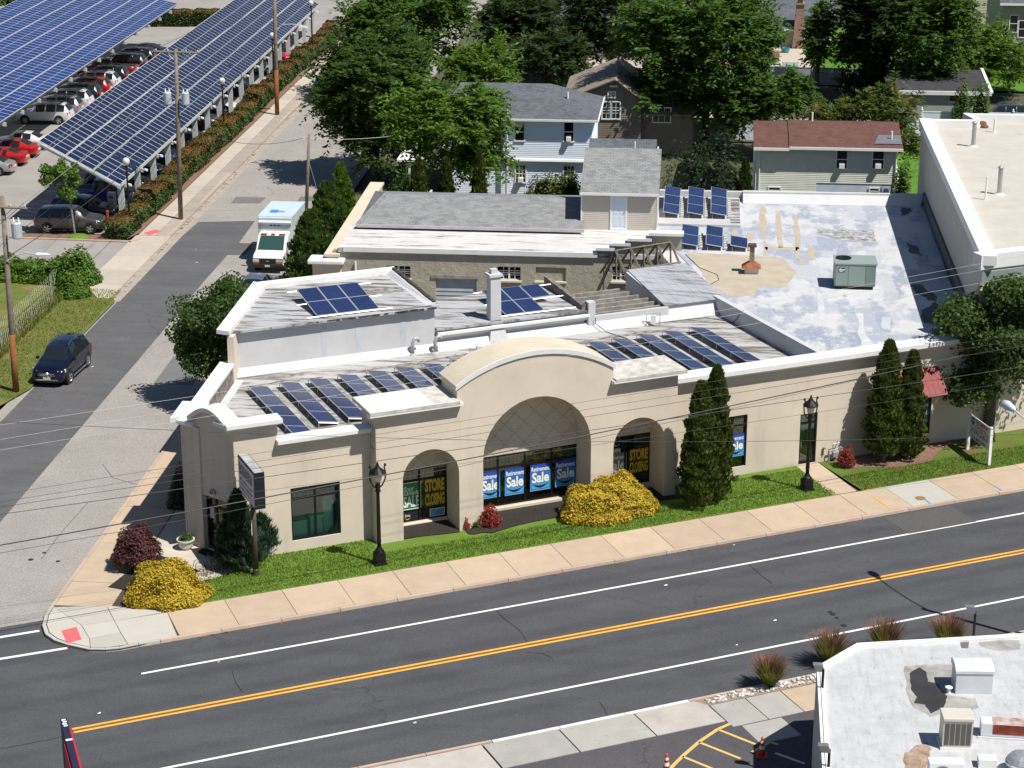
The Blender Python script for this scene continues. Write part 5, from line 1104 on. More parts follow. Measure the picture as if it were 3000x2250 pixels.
# ------------------------------------------------------------------ fences
VINYL = M('vinyl_white', (.66, .72, .78), .5, var=.04)
def vinyl_fence(label, p, q, h=1.8, pitch=2.4, mat=None):
    p, q = Vector((*p, 0)), Vector((*q, 0)); L = (q-p).length; n = max(1, round(L/pitch)); f = thing('vinyl_fence', label, 'fence', tuple((p+q)/2)); d = (q-p).normalized(); nn = Vector((-d.y, d.x, 0))*.03
    for i in range(n+1):
        c = p.lerp(q, i/n); MB().box(c.x-.07, c.x+.07, c.y-.07, c.y+.07, 0, h+.08).lathe([(.11, h+.08), (.11, h+.12), (.06, h+.17), (.085, h+.25), (.01, h+.34)], 8, (c.x, c.y, 0)).build('post', mat or VINYL, f)
    for i in range(n):
        a, b = p.lerp(q, i/n)+d*.075, p.lerp(q, (i+1)/n)-d*.075
        MB().hexa([a-nn*.6, b-nn*.6, b+nn*.6, a+nn*.6], [(x.x, x.y, h-.1) for x in (a-nn*.6, b-nn*.6, b+nn*.6, a+nn*.6)]).build('panel', mat or VINYL, f)
        MB().hexa([(x.x, x.y, h-.099) for x in (a-nn*1.3, b-nn*1.3, b+nn*1.3, a+nn*1.3)], [(x.x, x.y, h) for x in (a-nn*1.3, b-nn*1.3, b+nn*1.3, a+nn*1.3)]).build('rail', mat or VINYL, f)
FY = 172.6; fa = on_y(*q3(1550, 720), FY); fb = on_y(*q3(2300, 720), FY)
vinyl_fence('long pale blue vinyl fence with finials behind the cream roof', (fa.x, FY), (fb.x+3, FY), fa.z)
vinyl_fence('pale vinyl fence half hidden by bushes behind the red roof', (-4.0, 168), (fa.x-.3, 168.4), 1.8)
ga, gb = (14.9, 170), (13.7, 141.5)
vinyl_fence('white vinyl fence running beside the green yard left of the cream roof', ga, gb, 1.7)
vinyl_fence('short white vinyl gate beside the big white building', (12.6, 134.2), (13.9, 134.2), 1.9, 1.3, WHITEP); vinyl_fence('white vinyl return panel at the corner of the big roof', (12.6, 134.3), (12.6, 137.5), 1.9, 1.6, WHITEP)
vinyl_fence('weathered pale fence across the sunny yard', (5, 193.5), (17, 192.8), 1.6, 2.4, M('fence_grey_blue', (.36, .40, .44), .8, var=.15)); vinyl_fence('greenish board fence behind the dark trunks', (18.0, 203), (22.0, 195), 1.5, 2.0, M('fence_green', (.30, .36, .24), .8, var=.2))
sheet('yard_lawn', [(5, 194.5), (30, 192), (32, 226), (-2, 226)], -.1, YARD); sheet('side_lawn', [(13.2, 138), (18, 138), (19, 172), (14.4, 172)], -.1, YARD); sheet('far_lawn', [(-40, 262), (40, 262), (40, 330), (-40, 330)], -.1, YARD)
sheet('rear_drive', [(-2.5, 128), (3.0, 128), (3.2, 150), (-2.5, 150)], -.08, MATS['concrete_tan']); sheet('house_drive', [(-10, 176), (4, 176), (2, 206), (-14, 206)], -.1, MATS['concrete_far'])
sheet('patio', [(6.0, 195), (10.6, 194.6), (9.6, 213.6), (5.5, 213.6)], -.07, MATS['concrete_far'])
# ------------------------------------------------------------------ building at the lower right
lr = thing('corner_shop', 'low flat roofed building with a stained white roof at the lower right', 'building', (10, 60, 0))
zr = Zc(2000, 1500, 1000); HR = 3.8
cA, cB, cC, cD = (at(*zr(*p), HR) for p in ((868, 1000), (1130, 848), (2212, 785), (905, 1659)))
dC = (cC-cB).normalized(); cC2 = cC+dC*8; dD = (cD-cA).normalized(); cD2 = cD+dD*10; cE = cD2+dC*20
def stained(name):
    n = NT(name); n.set(.6, 0, .3)
    c = n.ramp(n.noise(1.3, 7, .75), [(.3, (.38, .39, .405)), (.52, (.47, .48, .495)), (.75, (.53, .535, .55))])
    c = n.mix(n.ramp(n.noise(4, 7, .8, n.coords((1, .35, 1), .2)), [(.56, (0, 0, 0)), (.74, (.7, .7, .7))]), c, (.17, .16, .15)); c = n.mix(n.ramp(n.noise(1.0, 8, .8, n.coords((6, .5, 1), .1)), [(.5, (0, 0, 0)), (.7, (.6, .6, .6))]), c, (.30, .31, .33)); n.color(c); n.bump(n.noise(8, 5), .2, .02); MATS[name] = n.m; return n.m
STN = stained('roof_stained')
RP = [tuple(p[:2]) for p in (cA, cB, cC2, cE, cD2)]
MB().prism(RP, -.2, HR-.15).build('wall', stucco('stucco_white_low', (.55, .55, .53), .1), lr)
def inset(pl, w):
    out = []; n = len(pl); ar = sum(pl[i][0]*pl[(i+1) % n][1]-pl[(i+1) % n][0]*pl[i][1] for i in range(n)); sg = 1 if ar > 0 else -1
    for i in range(n):
        a, b, c_ = Vector(pl[i-1]), Vector(pl[i]), Vector(pl[(i+1) % n]); d1 = (b-a).normalized(); d2 = (c_-b).normalized(); n1 = Vector((-d1.y, d1.x))*sg; n2 = Vector((-d2.y, d2.x))*sg
        bi = (n1+n2).normalized(); out.append(tuple(b+bi*(w/max(.3, bi.dot(n1)))))
    return out
MB().prism(inset(RP, .2), HR-.149, HR-.1).build('roof', STN, lr)
IN = inset(RP, .24)
for i in range(2): MB().prism([RP[i], RP[i+1], IN[i+1], IN[i]], HR-.148, HR).build('parapet', WHITEP, lr)
MB().prism([RP[4], RP[0], IN[0], IN[4]], HR-.148, HR).build('parapet', WHITEP, lr)
MB().tube([tuple(Vector((*inset(RP, .12)[k], HR+.03))) for k in (4, 0, 1, 2)], .018, 5).build('edge_cable', WHITEP, lr)

def lrp(*pts): return [tuple(at(*zr(*p), HR-.1)[:2]) for p in pts]
blob(lrp((1440, 1000), (1560, 985), (1760, 990), (1760, 1080), (1700, 1180), (1900, 1210), (1920, 1270), (1740, 1300), (1600, 1330), (1480, 1250), (1450, 1120)), HR-.095, 'damp_patch', M('damp_grey', (.22, .21, .20), .6, col2=(.40, .39, .37), scale=2.5, detail=8), .06, 4, lr)
blob(lrp((1470, 1050), (1530, 1005), (1580, 1040), (1590, 1100), (1650, 1110), (1715, 1200), (1690, 1270), (1610, 1305), (1570, 1250), (1500, 1240), (1520, 1200), (1480, 1150)), HR-.09, 'pond_stain', M('pond_wet', (.045, .042, .042), .3, var=.2), .03, 4, lr)
blob(lrp((1500, 1520), (1590, 1495), (1610, 1540), (1600, 1600), (1560, 1700), (1440, 1690), (1430, 1580)), HR-.095, 'rust_stain', M('rust_wash', (.22, .12, .07), .7, col2=(.42, .34, .28), scale=3, detail=8), .06, 4, lr)
blob(lrp((1920, 840), (2180, 830), (2190, 890), (2050, 900), (1930, 870)), HR-.095, 'damp_patch', MATS['damp_grey'], .05, 4, lr); blob(lrp((1800, 840), (1855, 835), (1850, 880), (1810, 885)), HR-.094, 'damp_patch', M('damp_dark', (.13, .125, .12), .6), .03, 3, lr)
# ------------------------------------------------------------------ solar modules
def cells(name, base, line, pitch=.16, rough=.16, lw=.06):
    n = NT(name); n.set(rough, 0, .4, 0); sx = n.new('ShaderNodeSeparateXYZ'); n.link(n.objco(), sx.inputs[0])
    f = None
    for i in (0, 1):
        m = n.math('FRACT', n.math('DIVIDE', sx.outputs[i], pitch)); l = n.math('LESS_THAN', m, lw); f = l if f is None else n.math('MAXIMUM', f, l)
    oi = n.new('ShaderNodeObjectInfo').outputs['Random']
    c = n.mix(n.ramp(n.noise(3, 3, .6), [(.4, (0, 0, 0)), (.7, (.4, .4, .4))]), base, shade(base, 1.7)); c = n.mix(1.0, c, n.ramp(oi, [(0, (.8, .8, .8)), (1, (1.25, 1.25, 1.25))]), 'MULTIPLY')
    n.color(n.mix(f, c, line)); MATS[name] = n.m; return n.m
CELLB = cells('cells_blue', (.014, .026, .085), (.045, .065, .13)); CELLC = cells('cells_navy', (.007, .011, .036), (.02, .03, .07), .105, .12); CELLD = cells('cells_sky_reflection', (.008, .026, .13), (.025, .05, .18), .105, .12)  # CELLD is the brighter copy: sky reflection put into the cell colour
FRAMEA = M('aluminium', (.62, .63, .64), .4, .5, var=0)
def module(name, w, l, cellm, f=.028, frame=None, split=False, th=.04):
    m = MB(); m.box(0, w, 0, l, -th, 0); nb = len(m.f)
    z = .003
    if split: m.add([(f, f, z), (w-f, f, z), (w-f, l/2-f*.4, z), (f, l/2-f*.4, z)], [(0, 1, 2, 3)]); m.add([(f, l/2+f*.4, z), (w-f, l/2+f*.4, z), (w-f, l-f, z), (f, l-f, z)], [(0, 1, 2, 3)])
    else: m.add([(f, f, z), (w-f, f, z), (w-f, l-f, z), (f, l-f, z)], [(0, 1, 2, 3)])
    me = m.mesh(name); me.materials.append(frame or FRAMEA); me.materials.append(cellm)
    for i, p in enumerate(me.polygons): p.material_index = 0 if i < nb else 1
    return me
MOD = module('panel', 1.0, 1.46, CELLB)
def rack(s, t0, t1, label):
    n = max(1, round((t1-t0)/1.48)); o = thing('solar_rack', label, 'solar panels', (s, t0, 4.5), 'ST', 'tilted solar racks on the store roof')
    for i in range(n):
        p = mesh_obj('panel', MOD, None, o, (0, i*1.48, .32)); p.rotation_euler = (0, R(10), 0)
    for i in range(n+1):
        y = min(i*1.48, n*1.48-.05); MB().tube([(s+.03, t0+y, 4.5), (s+.03, t0+y, 4.72)], .018, 4).tube([(s+.9, t0+y, 4.5), (s+.9, t0+y, 4.58)], .018, 4).tube([(s+.02, t0+y, 4.74), (s+.94, t0+y, 4.59)], .02, 4).build('support', FRAMEA, o)
    return o
rk = [(24.4, 81.1, 'rack nearest the entrance tower'), (25.9, 82.55, 'second rack from the entrance tower'), (27.3, 82.55, 'third rack from the entrance tower'), (28.75, 82.55, 'fourth rack from the entrance tower'), (30.2, 82.55, 'fifth rack from the entrance tower'), (31.6, 82.55, 'sixth rack from the entrance tower'), (33.0, 82.55, 'seventh rack, just left of the vault'), (34.45, 82.55, 'rack mostly hidden behind the left of the vault'),
      (40.3, 82.55, 'rack mostly hidden behind the right of the vault'), (41.7, 82.55, 'first full rack right of the vault'), (43.1, 82.55, 'second full rack right of the vault'), (44.55, 81.2, 'third full rack right of the vault'), (46.0, 81.2, 'fourth full rack right of the vault'), (47.5, 81.2, 'rack beside the roof divider, rightmost of its row')]
for s, t0, l in rk: rack(s, t0, 88.6, 'tilted blue solar '+l+' on the store roof')
o = thing('solar_rack', 'single small solar panel low behind the corner parapet', 'solar panels', (22.75, 81.3, 4.5), 'ST', 'tilted solar racks on the store roof')
p = mesh_obj('panel', MOD, None, o, (0, 0, .3)); p.rotation_euler = (0, R(12), 0)
MB().box(22.8, 23.6, 81.4, 81.46, 4.5, 4.75).build('support', FRAMEA, o)
def array(label, s0, t0, z0, cols, rows, tilt, skip=(), w=1.05, l=1.62):
    o = thing('solar_array', label, 'solar panels', (s0, t0, z0), 'ST'); me = module('panel', w, l, CELLB)
    for i in range(cols):
        for j in range(rows):
            if (i, j) in skip: continue
            p = mesh_obj('panel', me, None, o, (i*(w+.015), j*(l+.015)*math.cos(tilt), .1+j*(l+.015)*math.sin(tilt))); p.rotation_euler = (tilt, 0, 0)
    for j in range(3): y = j*l*rows/2.05; MB().tube([(s0-.5, t0+y*math.cos(tilt), z0+.03+y*math.sin(tilt)), (s0+cols*w+.7, t0+y*math.cos(tilt), z0+.03+y*math.sin(tilt))], .025, 4).build('rail', FRAMEA, o)
array('flat array of six blue solar panels on the upper left roof', 28.72, 91.15, 6.84, 3, 2, R(8))
array('blue solar panels around the white chimney on the middle roof', 38.65, 91.35, 5.64, 3, 2, R(7), {(2, 0)})
def xrack(x, y0, n, label, z=5.0, tx=4.5, ty=9, l=1.66):
    o = thing('solar_rack', label, 'solar panels', (x, y0, z), group='solar racks at the back of the big roof'); me = module('panel', 1.0, l, CELLB)
    for i in range(n):
        p = mesh_obj('panel', me, None, o, (0, i*(l+.015)*math.cos(R(tx)), .42+i*(l+.015)*math.sin(R(tx)))); p.rotation_euler = (R(tx), R(ty), 0)
    for i in (0, 1): MB().box(x+.1+.75*i, x+.14+.75*i, y0+.1, y0+n*l*.97, z, z+.22-.05*i).build('support', M('concrete_block', (.45, .44, .42), .9, var=.2, scale=5), o)
    for k in range(n*3): MB().box(x+1.05, x+1.25, y0+.2+k*.55, y0+.55+k*.55, z, z+.14).build('ballast_block', MATS['concrete_block'], o)
for x, l in ((-2.35, 'left'), (-.9, 'middle'), (.5, 'right')): xrack(x, 121.3, 3, l+' rack of three blue solar panels beside the rooftop shed', 5.16)
xrack(-1.15, 114.7, 2, 'left rack of two blue solar panels on the big roof'); xrack(.25, 114.6, 2, 'right rack of two blue solar panels on the big roof'); xrack(1.65, 114.5, 1, 'lone blue solar panel above the rusty roof flue', ty=9)
# ------------------------------------------------------------------ roof equipment
zi = Zc(900, 750, 500)
for p, l in (((1370, 1285), 'left gooseneck vent pipe below the white roof wall'), ((1660, 1262), 'right gooseneck vent pipe below the white roof wall')):
    b = at(*zi(*p), 4.5); o = thing('gooseneck_vent', l, 'vent', tuple(b), group='gooseneck vents on the store roof')
    d = Vector((CA, SA, 0)); MB().tube([b, b+Vector((0, 0, .62)), b+Vector((0, 0, .78))+d*.06, b+Vector((0, 0, .86))+d*.17, b+Vector((0, 0, .80))+d*.28, b+Vector((0, 0, .66))+d*.31], .085, 10).build('pipe', M('vent_grey', (.42, .42, .42), .5, .3), o, smooth=True)
    MB().lathe([(.22, 0), (.2, .04), (.1, .1)], 10, tuple(b)).build('flashing', MATS['vent_grey'], o)
b = at(*zi(1035, 1250), 4.5); single('vent_pipe', MB().tube([b, b+Vector((0, 0, .85))], .05, 8), MATS['vent_grey'], 'thin grey pipe against the white roof wall left of the goosenecks', 'vent', tuple(b))
fl = thing('roof_flue', 'rusty square flue on a white wooden curb on the tan roof patch', 'flue', (2.78, 110.1, 5.0))
MB().box(2.42, 3.18, 109.95, 110.6, 5.0, 5.36).build('curb', M('curb_white', (.58, .57, .54), .7), fl)
MB().hexa([(2.25, 109.8, 5.33), (3.3, 109.8, 5.33), (3.3, 110.75, 5.33), (2.25, 110.75, 5.33)], [(2.6, 110.05, 5.62), (2.98, 110.05, 5.62), (2.98, 110.5, 5.62), (2.6, 110.5, 5.62)]).build('hood', M('rust_orange', (.26, .10, .045), .8, var=.3, scale=5), fl)
MB().box(2.66, 2.92, 110.12, 110.4, 5.6, 6.5).build('flue', M('flue_rusty', (.16, .09, .065), .8, col2=(.32, .26, .22), scale=4), fl); MB().box(2.56, 3.02, 110.02, 110.5, 6.5, 6.62).build('cap', M('flue_cap', (.10, .05, .04), .8), fl)
hv = thing('rooftop_unit', 'green grey packaged air conditioner standing on the big roof', 'air conditioner', (8.2, 108.2, 5.0)); HVM = M('unit_green', (.24, .30, .275), .5, var=.05); HVD = M('unit_green_dark', (.17, .21, .195), .5)
MB().box(7.14, 9.3, 107.4, 109.1, 5.18, 6.38).build('casing', HVM, hv, bevel=.02); MB().box(7.1, 9.36, 107.36, 109.14, 6.38, 6.45).build('lid', HVM, hv); MB().box(7.2, 9.2, 107.5, 109.0, 5.0, 5.18).build('curb', BLACKM, hv)
MB().lathe([(.42, 6.451), (.42, 6.50), (.36, 6.50), (.34, 6.46), (.05, 6.455)], 18, (7.62, 108.45, 0)).build('fan_grille', BLACKM, hv)
for a, b_ in ((7.2, 7.82), (7.86, 8.72), (8.76, 9.26)): MB().box(a, b_, 107.385, 107.399, 5.24, 6.3).build('access_panel', HVD if a == 8.76 else HVM, hv)
pl = MB().box(7.32, 7.66, 107.37, 107.384, 5.98, 6.2).build('name_plate', PK, hv); MB().prism_y([(7.34, 6.03), (7.45, 6.0), (7.56, 6.02), (7.64, 6.06), (7.64, 6.16), (7.54, 6.13), (7.43, 6.17), (7.34, 6.13)], 107.364, 107.369).build('emblem', PW, pl); MB().box(7.36, 7.62, 107.36, 107.363, 6.07, 6.1).build('emblem_bar', PK, pl)
af = at(*Zc(1400, 600, 600)(1890, 1310), 4.5); o = thing('antenna_frame', 'small metal frame with a white box at the foot of the roof wall', 'frame', tuple(af))
x, y, z = af
MB().tube([(x-.35, y, z), (x-.35, y, z+.6), (x+.35, y+.2, z+.65), (x+.35, y+.2, z)], .025, 5).build('frame', M('grey_metal', (.3, .3, .3), .5, .5), o); MB().box(x-.12, x+.14, y+.02, y+.14, z+.1, z+.55).build('box', WHITEP, o)
# roof debris near the arch: dead weeds and cable
m = MB()
for i in range(90):
    s = 36.0+random.random()*4.2; t = 89.4+random.random()*.7; p = Vector((s, t, 4.5)); h = random.uniform(.1, .4); q = p+Vector((random.uniform(-.15, .15), random.uniform(-.15, .15), h)); m.tube([ST(*p), ST(*q)], .012, 3, False)
o = m.build('roof_weeds', M('dry_weed', (.20, .16, .10), .9)); o['kind'] = 'stuff'
def cable(label, pts, r=.014, mat=None, cat='cable', sag=0.0, group=None):
    m = MB(); path = []
    for a, b in zip(pts[:-1], pts[1:]):
        a, b = Vector(a), Vector(b); n = 14 if sag or (b-a).length > 6 else 2
        for i in range(n): f = i/n; p = a.lerp(b, f); p.z -= sag*4*f*(1-f); path.append(p)
    path.append(Vector(pts[-1])); m.tube(path, r, 5)
    return single('cable' if cat == 'cable' else 'power_line', m, mat or BLACKM, label, cat, tuple(path[0]), group)
cz = Zc(1400, 600, 600)
cable('black cable hanging down the corner post onto the store roof', [ST(43.3, 90.7, 5.2), ST(43.3, 90.65, 4.9), ST(43.7, 90.2, 4.55), ST(44.2, 88.8, 4.53)], .02)
cable('grey conduit along the foot of the upper roof array', [ST(31.9, 90.95, 6.85), ST(34.5, 90.9, 6.84)], .02, M('conduit', (.2, .2, .2), .6))
cable('black conduit along the edge of the roof by the divider', [ST(46.5, 90.4, 4.6), ST(49.4, 90.3, 4.6), ST(50.3, 88.9, 4.62), ST(50.55, 88.4, 5.38)], .02)
cable('dark line of cable across the tan roof patch', [at(*zj(325, 520), 5.02), at(*zj(430, 620), 5.02), at(*zj(560, 670), 5.02), at(*zj(575, 710), 5.02), at(*zj(480, 760), 5.02)], .015)
# equipment on the lower right roof
ZRF = HR-.1
def rpt(x, y, z=ZRF): return at(*zr(x, y), z)
b = rpt(1885, 1180); hd_ = thing('roof_hood', 'white sheet metal exhaust hood on the stained lower right roof', 'vent hood', tuple(b), rot=R(4)); HM = M('hood_white', (.58, .60, .63), .5, var=.06)
MB().box(-.92, .92, 0, 1.25, 0, 1.15).build('box', HM, hd_); MB().prism_x([(-.05, 1.15), (1.35, 1.15), (1.35, 1.42), (1.0, 1.52), (.3, 1.5), (-.05, 1.3)], -.98, .98).build('hood', HM, hd_); MB().tube([(-1.25, .1, 0), (-1.25, .1, .3)], .1, 8).lathe([(.2, .3), (.2, .34), (.02, .42)], 10, (-1.25, .1, 0)).build('vent_stub', WHITEP, hd_)
b = rpt(1775, 1545); ac = thing('condenser', 'cream air conditioning condenser with dark coils on the lower right roof', 'air conditioner', tuple(b), rot=R(3)); CR = M('condenser_cream', (.54, .51, .45), .5, var=.04)
MB().box(-.78, .82, 0, 1.2, .0, .12).build('pad', WHITEP, ac); MB().box(-.7, .72, .05, 1.1, .14, 1.5).build('casing', CR, ac); MB().box(-.74, .76, .0, 1.15, 1.5, 1.7).build('top_cover', CR, ac, bevel=.05)
for i in range(5): MB().box(-.62+i*.26, -.4+i*.26, .035, .049, .25, 1.4).build('coil_panel', M('coil_dark', (.10, .095, .085), .6), ac)
b = rpt(1700, 1760); ms = thing('mini_split', 'white outdoor unit with a round fan at the bottom edge', 'air conditioner', tuple(b), rot=R(3))
MB().box(-.78, .85, 0, .6, .05, 1.05).build('casing', WHITEP, ms, bevel=.03); MB().disc((-.15, -.012, .5), .42, 20, 'y', .02).build('fan_grille', M('fan_grey', (.2, .2, .21), .5), ms); MB().disc((-.15, -.03, .5), .12, 12, 'y', .03).build('fan_hub', WHITEP, ms)
b = rpt(2080, 1470); du = thing('duct', 'white duct with a rusty red top on the lower right roof', 'duct', tuple(b), rot=R(-2))
MB().box(-1.1, 4, 0, .8, .1, .75).build('casing', HM, du); MB().box(-1.25, 4.1, -.1, -.01, .0, .08).build('skid', HM, du); MB().box(-.55, 4, .03, .78, .751, .76).build('rusty_top', M('rust_red', (.20, .03, .015), .7, col2=(.55, .50, .48), scale=2.2, detail=7), du); MB().box(-.55, 4, -.012, -.001, .22, .745).build('rusty_side', M('rust_red_side', (.22, .04, .02), .7, var=.4, scale=4), du)
b = rpt(2195, 1690); fn = thing('exhaust_fan', 'round grey exhaust fan cut by the right edge', 'fan', tuple(b), rot=0.0); MB().lathe([(.45, 0), (.5, .3), (.62, .4), (.62, .6), (.5, .75), (.3, .85), (.01, .9)], 16).build('housing', M('fan_metal', (.40, .42, .45), .4, .5), fn); MB().lathe([(.66, .42), (.66, .5)], 16).build('band', WHITEP, fn)
b = rpt(1975, 1665); single('vent_box', MB().box(b.x-.28, b.x+.28, b.y, b.y+.4, b.z, b.z+.3), WHITEP, 'small white vent box between the outdoor unit and the fan', 'vent', tuple(b))
for q_ in (hd_, ac, ms, du): q_.scale = (.66, .66, .66)
fn.scale = (.8, .8, .8)
def flood(label, b, h, d):
    o = thing('flood_light', label, 'flood light', tuple(b), group='flood lights on the lower right parapet'); MB().tube([b, b+Vector((0, 0, h))], .045, 8).build('stem', BLACKM, o); t = b+Vector((0, 0, h)); d = Vector(d).normalized()
    MB().tube([t, t+d*.12], .03, 6).build('bracket', BLACKM, o); MB().hexa([t+d*.1+Vector((-.14, -.06, -.1)), t+d*.1+Vector((.14, -.06, -.1)), t+d*.1+Vector((.14, .12, -.1)), t+d*.1+Vector((-.14, .12, -.1))], [t+d*.2+Vector((-.16, -.08, .14)), t+d*.2+Vector((.16, -.08, .14)), t+d*.2+Vector((.16, .14, .14)), t+d*.2+Vector((-.16, .14, .14))]).build('head', M('lamp_grey', (.16, .16, .16), .5), o)
flood('flood light on a tall stem at the far parapet of the lower right roof', at(*zr(1885, 800), HR), .95, (-1, .2, .1)); flood('flood light at the chamfered corner of the lower right roof', at(*zr(905, 1140), HR), .7, (-1, .4, 0)); flood('flood light on the left parapet near the bottom edge', at(*zr(945, 1650), HR), .6, (-1, .1, 0))
b = at(*zr(865, 1500)); single('bollard_post', MB().tube([b, b+Vector((0, 0, 1.6))], .07, 8), BLACKM, 'black post against the shaded wall of the lower right building', 'post', tuple(b))
# ------------------------------------------------------------------ street furniture
def street_lamp(label, b):
    o = thing('street_lamp', label, 'street lamp', tuple(b), rot=A28, group='black lyre lamp posts on the lawn')
    MB().box(-.27, .27, -.27, .27, 0, .12).box(-.22, .22, -.22, .22, .12, .55).lathe([(.24, .55), (.22, .62), (.14, .7), (.11, .8)], 8).build('base', BLACKM, o, bevel=.015)
    MB().lathe([(.085, .75), (.09, 1.2), (.075, 3.25), (.06, 3.45)], 12).lathe([(.1, 1.05), (.1, 1.1)], 12).lathe([(.09, 3.3), (.13, 3.36), (.09, 3.46), (.14, 3.55)], 12).build('shaft', BLACKM, o, smooth=True)
    for s in (-1, 1):
        MB().tube([(s*.05, 0, 3.5), (s*.2, 0, 3.6), (s*.33, 0, 3.85), (s*.36, 0, 4.15), (s*.30, 0, 4.4), (s*.34, 0, 4.5)], .032, 6).lathe([(.055, 4.46), (.06, 4.52), (.01, 4.58)], 8, (s*.34, 0, 0)).build('lyre_arm', BLACKM, o)
    MB().lathe([(.1, 3.78), (.15, 3.85), (.19, 4.05), (.2, 4.2)], 12).build('globe', M('lamp_globe', (.62, .56, .46), .25, 0, var=.1), o, smooth=True)
    MB().lathe([(.36, 4.16), (.36, 4.2), (.3, 4.28), (.2, 4.36), (.13, 4.42), (.08, 4.5), (.02, 4.68)], 14).build('hood', BLACKM, o, smooth=False)
    MB().lathe([(.12, 3.55), (.1, 3.7), (.12, 3.79)], 10).build('socket', BLACKM, o)
street_lamp('black lyre street lamp on the lawn left of the small arch', ST(26.75, 77.14)); street_lamp('black lyre street lamp beside the glass side door path', ST(48.0, 77.39))
def lot_lamp(label, x, y, h):
    o = thing('globe_lamp', label, 'lamp post', (x, y, 0), rot=0.0, group='globe lamps along the clipped hedge')
    MB().lathe([(.16, 0), (.16, .25), (.09, .35), (.075, .5), (.06, h-.75), (.1, h-.7), (.12, h-.62), (.07, h-.55)], 10).build('post', BLACKM, o)
    MB().lathe([(.1, h-.55), (.2, h-.46), (.25, h-.3), (.24, h-.16), (.15, h-.05), (.05, h)], 14).build('globe', M('globe_frosted', (.60, .58, .53), .3, var=0), o, smooth=True); MB().lathe([(.06, h-.01), (.04, h+.08), (.01, h+.16)], 8).build('finial', BLACKM, o)
for i, (x, y, h) in enumerate(((-39.2, 135.4, 4.95), (-39.2, 164.4, 5.1), (-39.2, 184.5, 5.5), (-39.2, 203.5, 5.6))): lot_lamp(('nearest', 'second nearest', 'third nearest', 'farthest')[i]+' black globe lamp post along the clipped hedge', x, y, h)
PW_ = M('pole_wood', (.20, .165, .13), .9, var=.25, scale=3); PW2 = M('pole_wood_brown', (.22, .085, .03), .85, var=.2, scale=3)
def cyl_can(parent, p, r, h, mat=None):
    c = MB().lathe([(r*.9, 0), (r, .05), (r, h-.05), (r*.8, h)], 14, tuple(p)).build('transformer', mat or M('can_grey', (.46, .50, .53), .5, .1), parent, smooth=False)
    for s in (-.5, .5): MB().lathe([(.05, 0), (.06, .08), (.04, .16), (.05, .24)], 8, (p[0]+s*r, p[1], p[2]+h)).build('bushing', WHITEP, c)
    return c
def pole(label, base, topp, arm=None, cans=(), r=.15, lower=None):
    o = thing('utility_pole', label, 'utility pole', tuple(base), group='wooden utility poles')
    base, topp = Vector(base), Vector(topp); MB().tube([base, base.lerp(topp, .5), topp], [r*1.1, r, r*.75], 10).build('shaft', PW_, o, smooth=True)
    if lower: MB().tube([base+Vector((0, 0, -.02)), base.lerp(topp, .3)], [r*1.14, r*1.06], 10).build('treated_base', lower, o, smooth=True)
    if arm:
        a, b = (Vector(p) for p in arm); MB().tube([a, b], .07, 4).build('crossarm', PW_, o)
        for f in (.04, .3, .7, .96): q = a.lerp(b, f); MB().lathe([(.04, .05), (.06, .12), (.03, .2)], 8, tuple(q)).build('insulator', M('porcelain', (.5, .5, .5), .3), o)
        mid = a.lerp(b, .5); MB().tube([mid+Vector((0, 0, -.75)), a.lerp(b, .25)], .02, 4).tube([mid+Vector((0, 0, -.75)), a.lerp(b, .75)], .02, 4).build('arm_brace', MATS['grey_metal'], o)
    for p in cans: cyl_can(o, p, .27, .85); MB().box(p[0]-.1, p[0]+.1, p[1]-.04, p[1]+.04, p[2]+.35, p[2]+.45).build('bracket', MATS['grey_metal'], o)
    return o
PA = pole('wooden utility pole at the left edge beside the dark blue car', (-36.02, 101.1, 0), (-35.95, 101.2, 10.6), ((-37.6, 101.0, 10.15), (-34.6, 101.0, 10.05)), [(-35.25, 101.0, 8.45)], lower=PW2)
PB = pole('tall grey utility pole with two transformers by the clipped hedge', (-36.33, 138.14, 0), (-36.05, 138.14, 11.95), ((-37.55, 138.1, 11.75), (-34.4, 138.1, 11.7)), [(-36.75, 137.95, 8.15), (-35.5, 137.95, 8.15)])
PC = pole('brown utility pole with a street light arm by the far pavement', (-36.93, 174.7, 0), (-36.75, 174.7, 13.0), None, (), .17, PW2)
MB().tube([(-36.7, 174.7, 7.3), (-36.2, 174.7, 7.8), (-35.3, 174.7, 7.85), (-34.6, 174.7, 7.7)], .04, 6).build('lamp_arm', MATS['can_grey'], PC); MB().hexa([(-34.75, 174.5, 7.6), (-34.0, 174.55, 7.58), (-34.0, 174.85, 7.58), (-34.75, 174.9, 7.6)], [(-34.7, 174.6, 7.76), (-34.15, 174.6, 7.72), (-34.15, 174.8, 7.72), (-34.7, 174.8, 7.76)]).build('lamp_head', MATS['can_grey'], PC)
PD = pole('short slim utility pole among the pear trees by the side street', (-27.9, 140.6, 0), on_y(*Zc(500, 250, 500)(1795, 630), 140.6), None, (), .12)
la = [Vector((-35.9, 101, 7.2)), Vector((-35.4, 101, 7.55)), Vector((-34.8, 101, 7.68)), Vector((-34.3, 101, 7.62))]
MB().tube(la, .035, 6).build('lamp_arm', MATS['can_grey'], PA); MB().lathe([(.05, 0), (.2, .1), (.22, .2), (.16, .6), (.05, .85)], 10).xf(Matrix.Translation((-34.4, 101, 7.62)) @ Matrix.Rotation(R(90), 4, 'Y') @ Matrix.Scale(.45, 4, (1, 0, 0))).build('lamp_head', M('cobra_white', (.52, .57, .62), .4), PA)
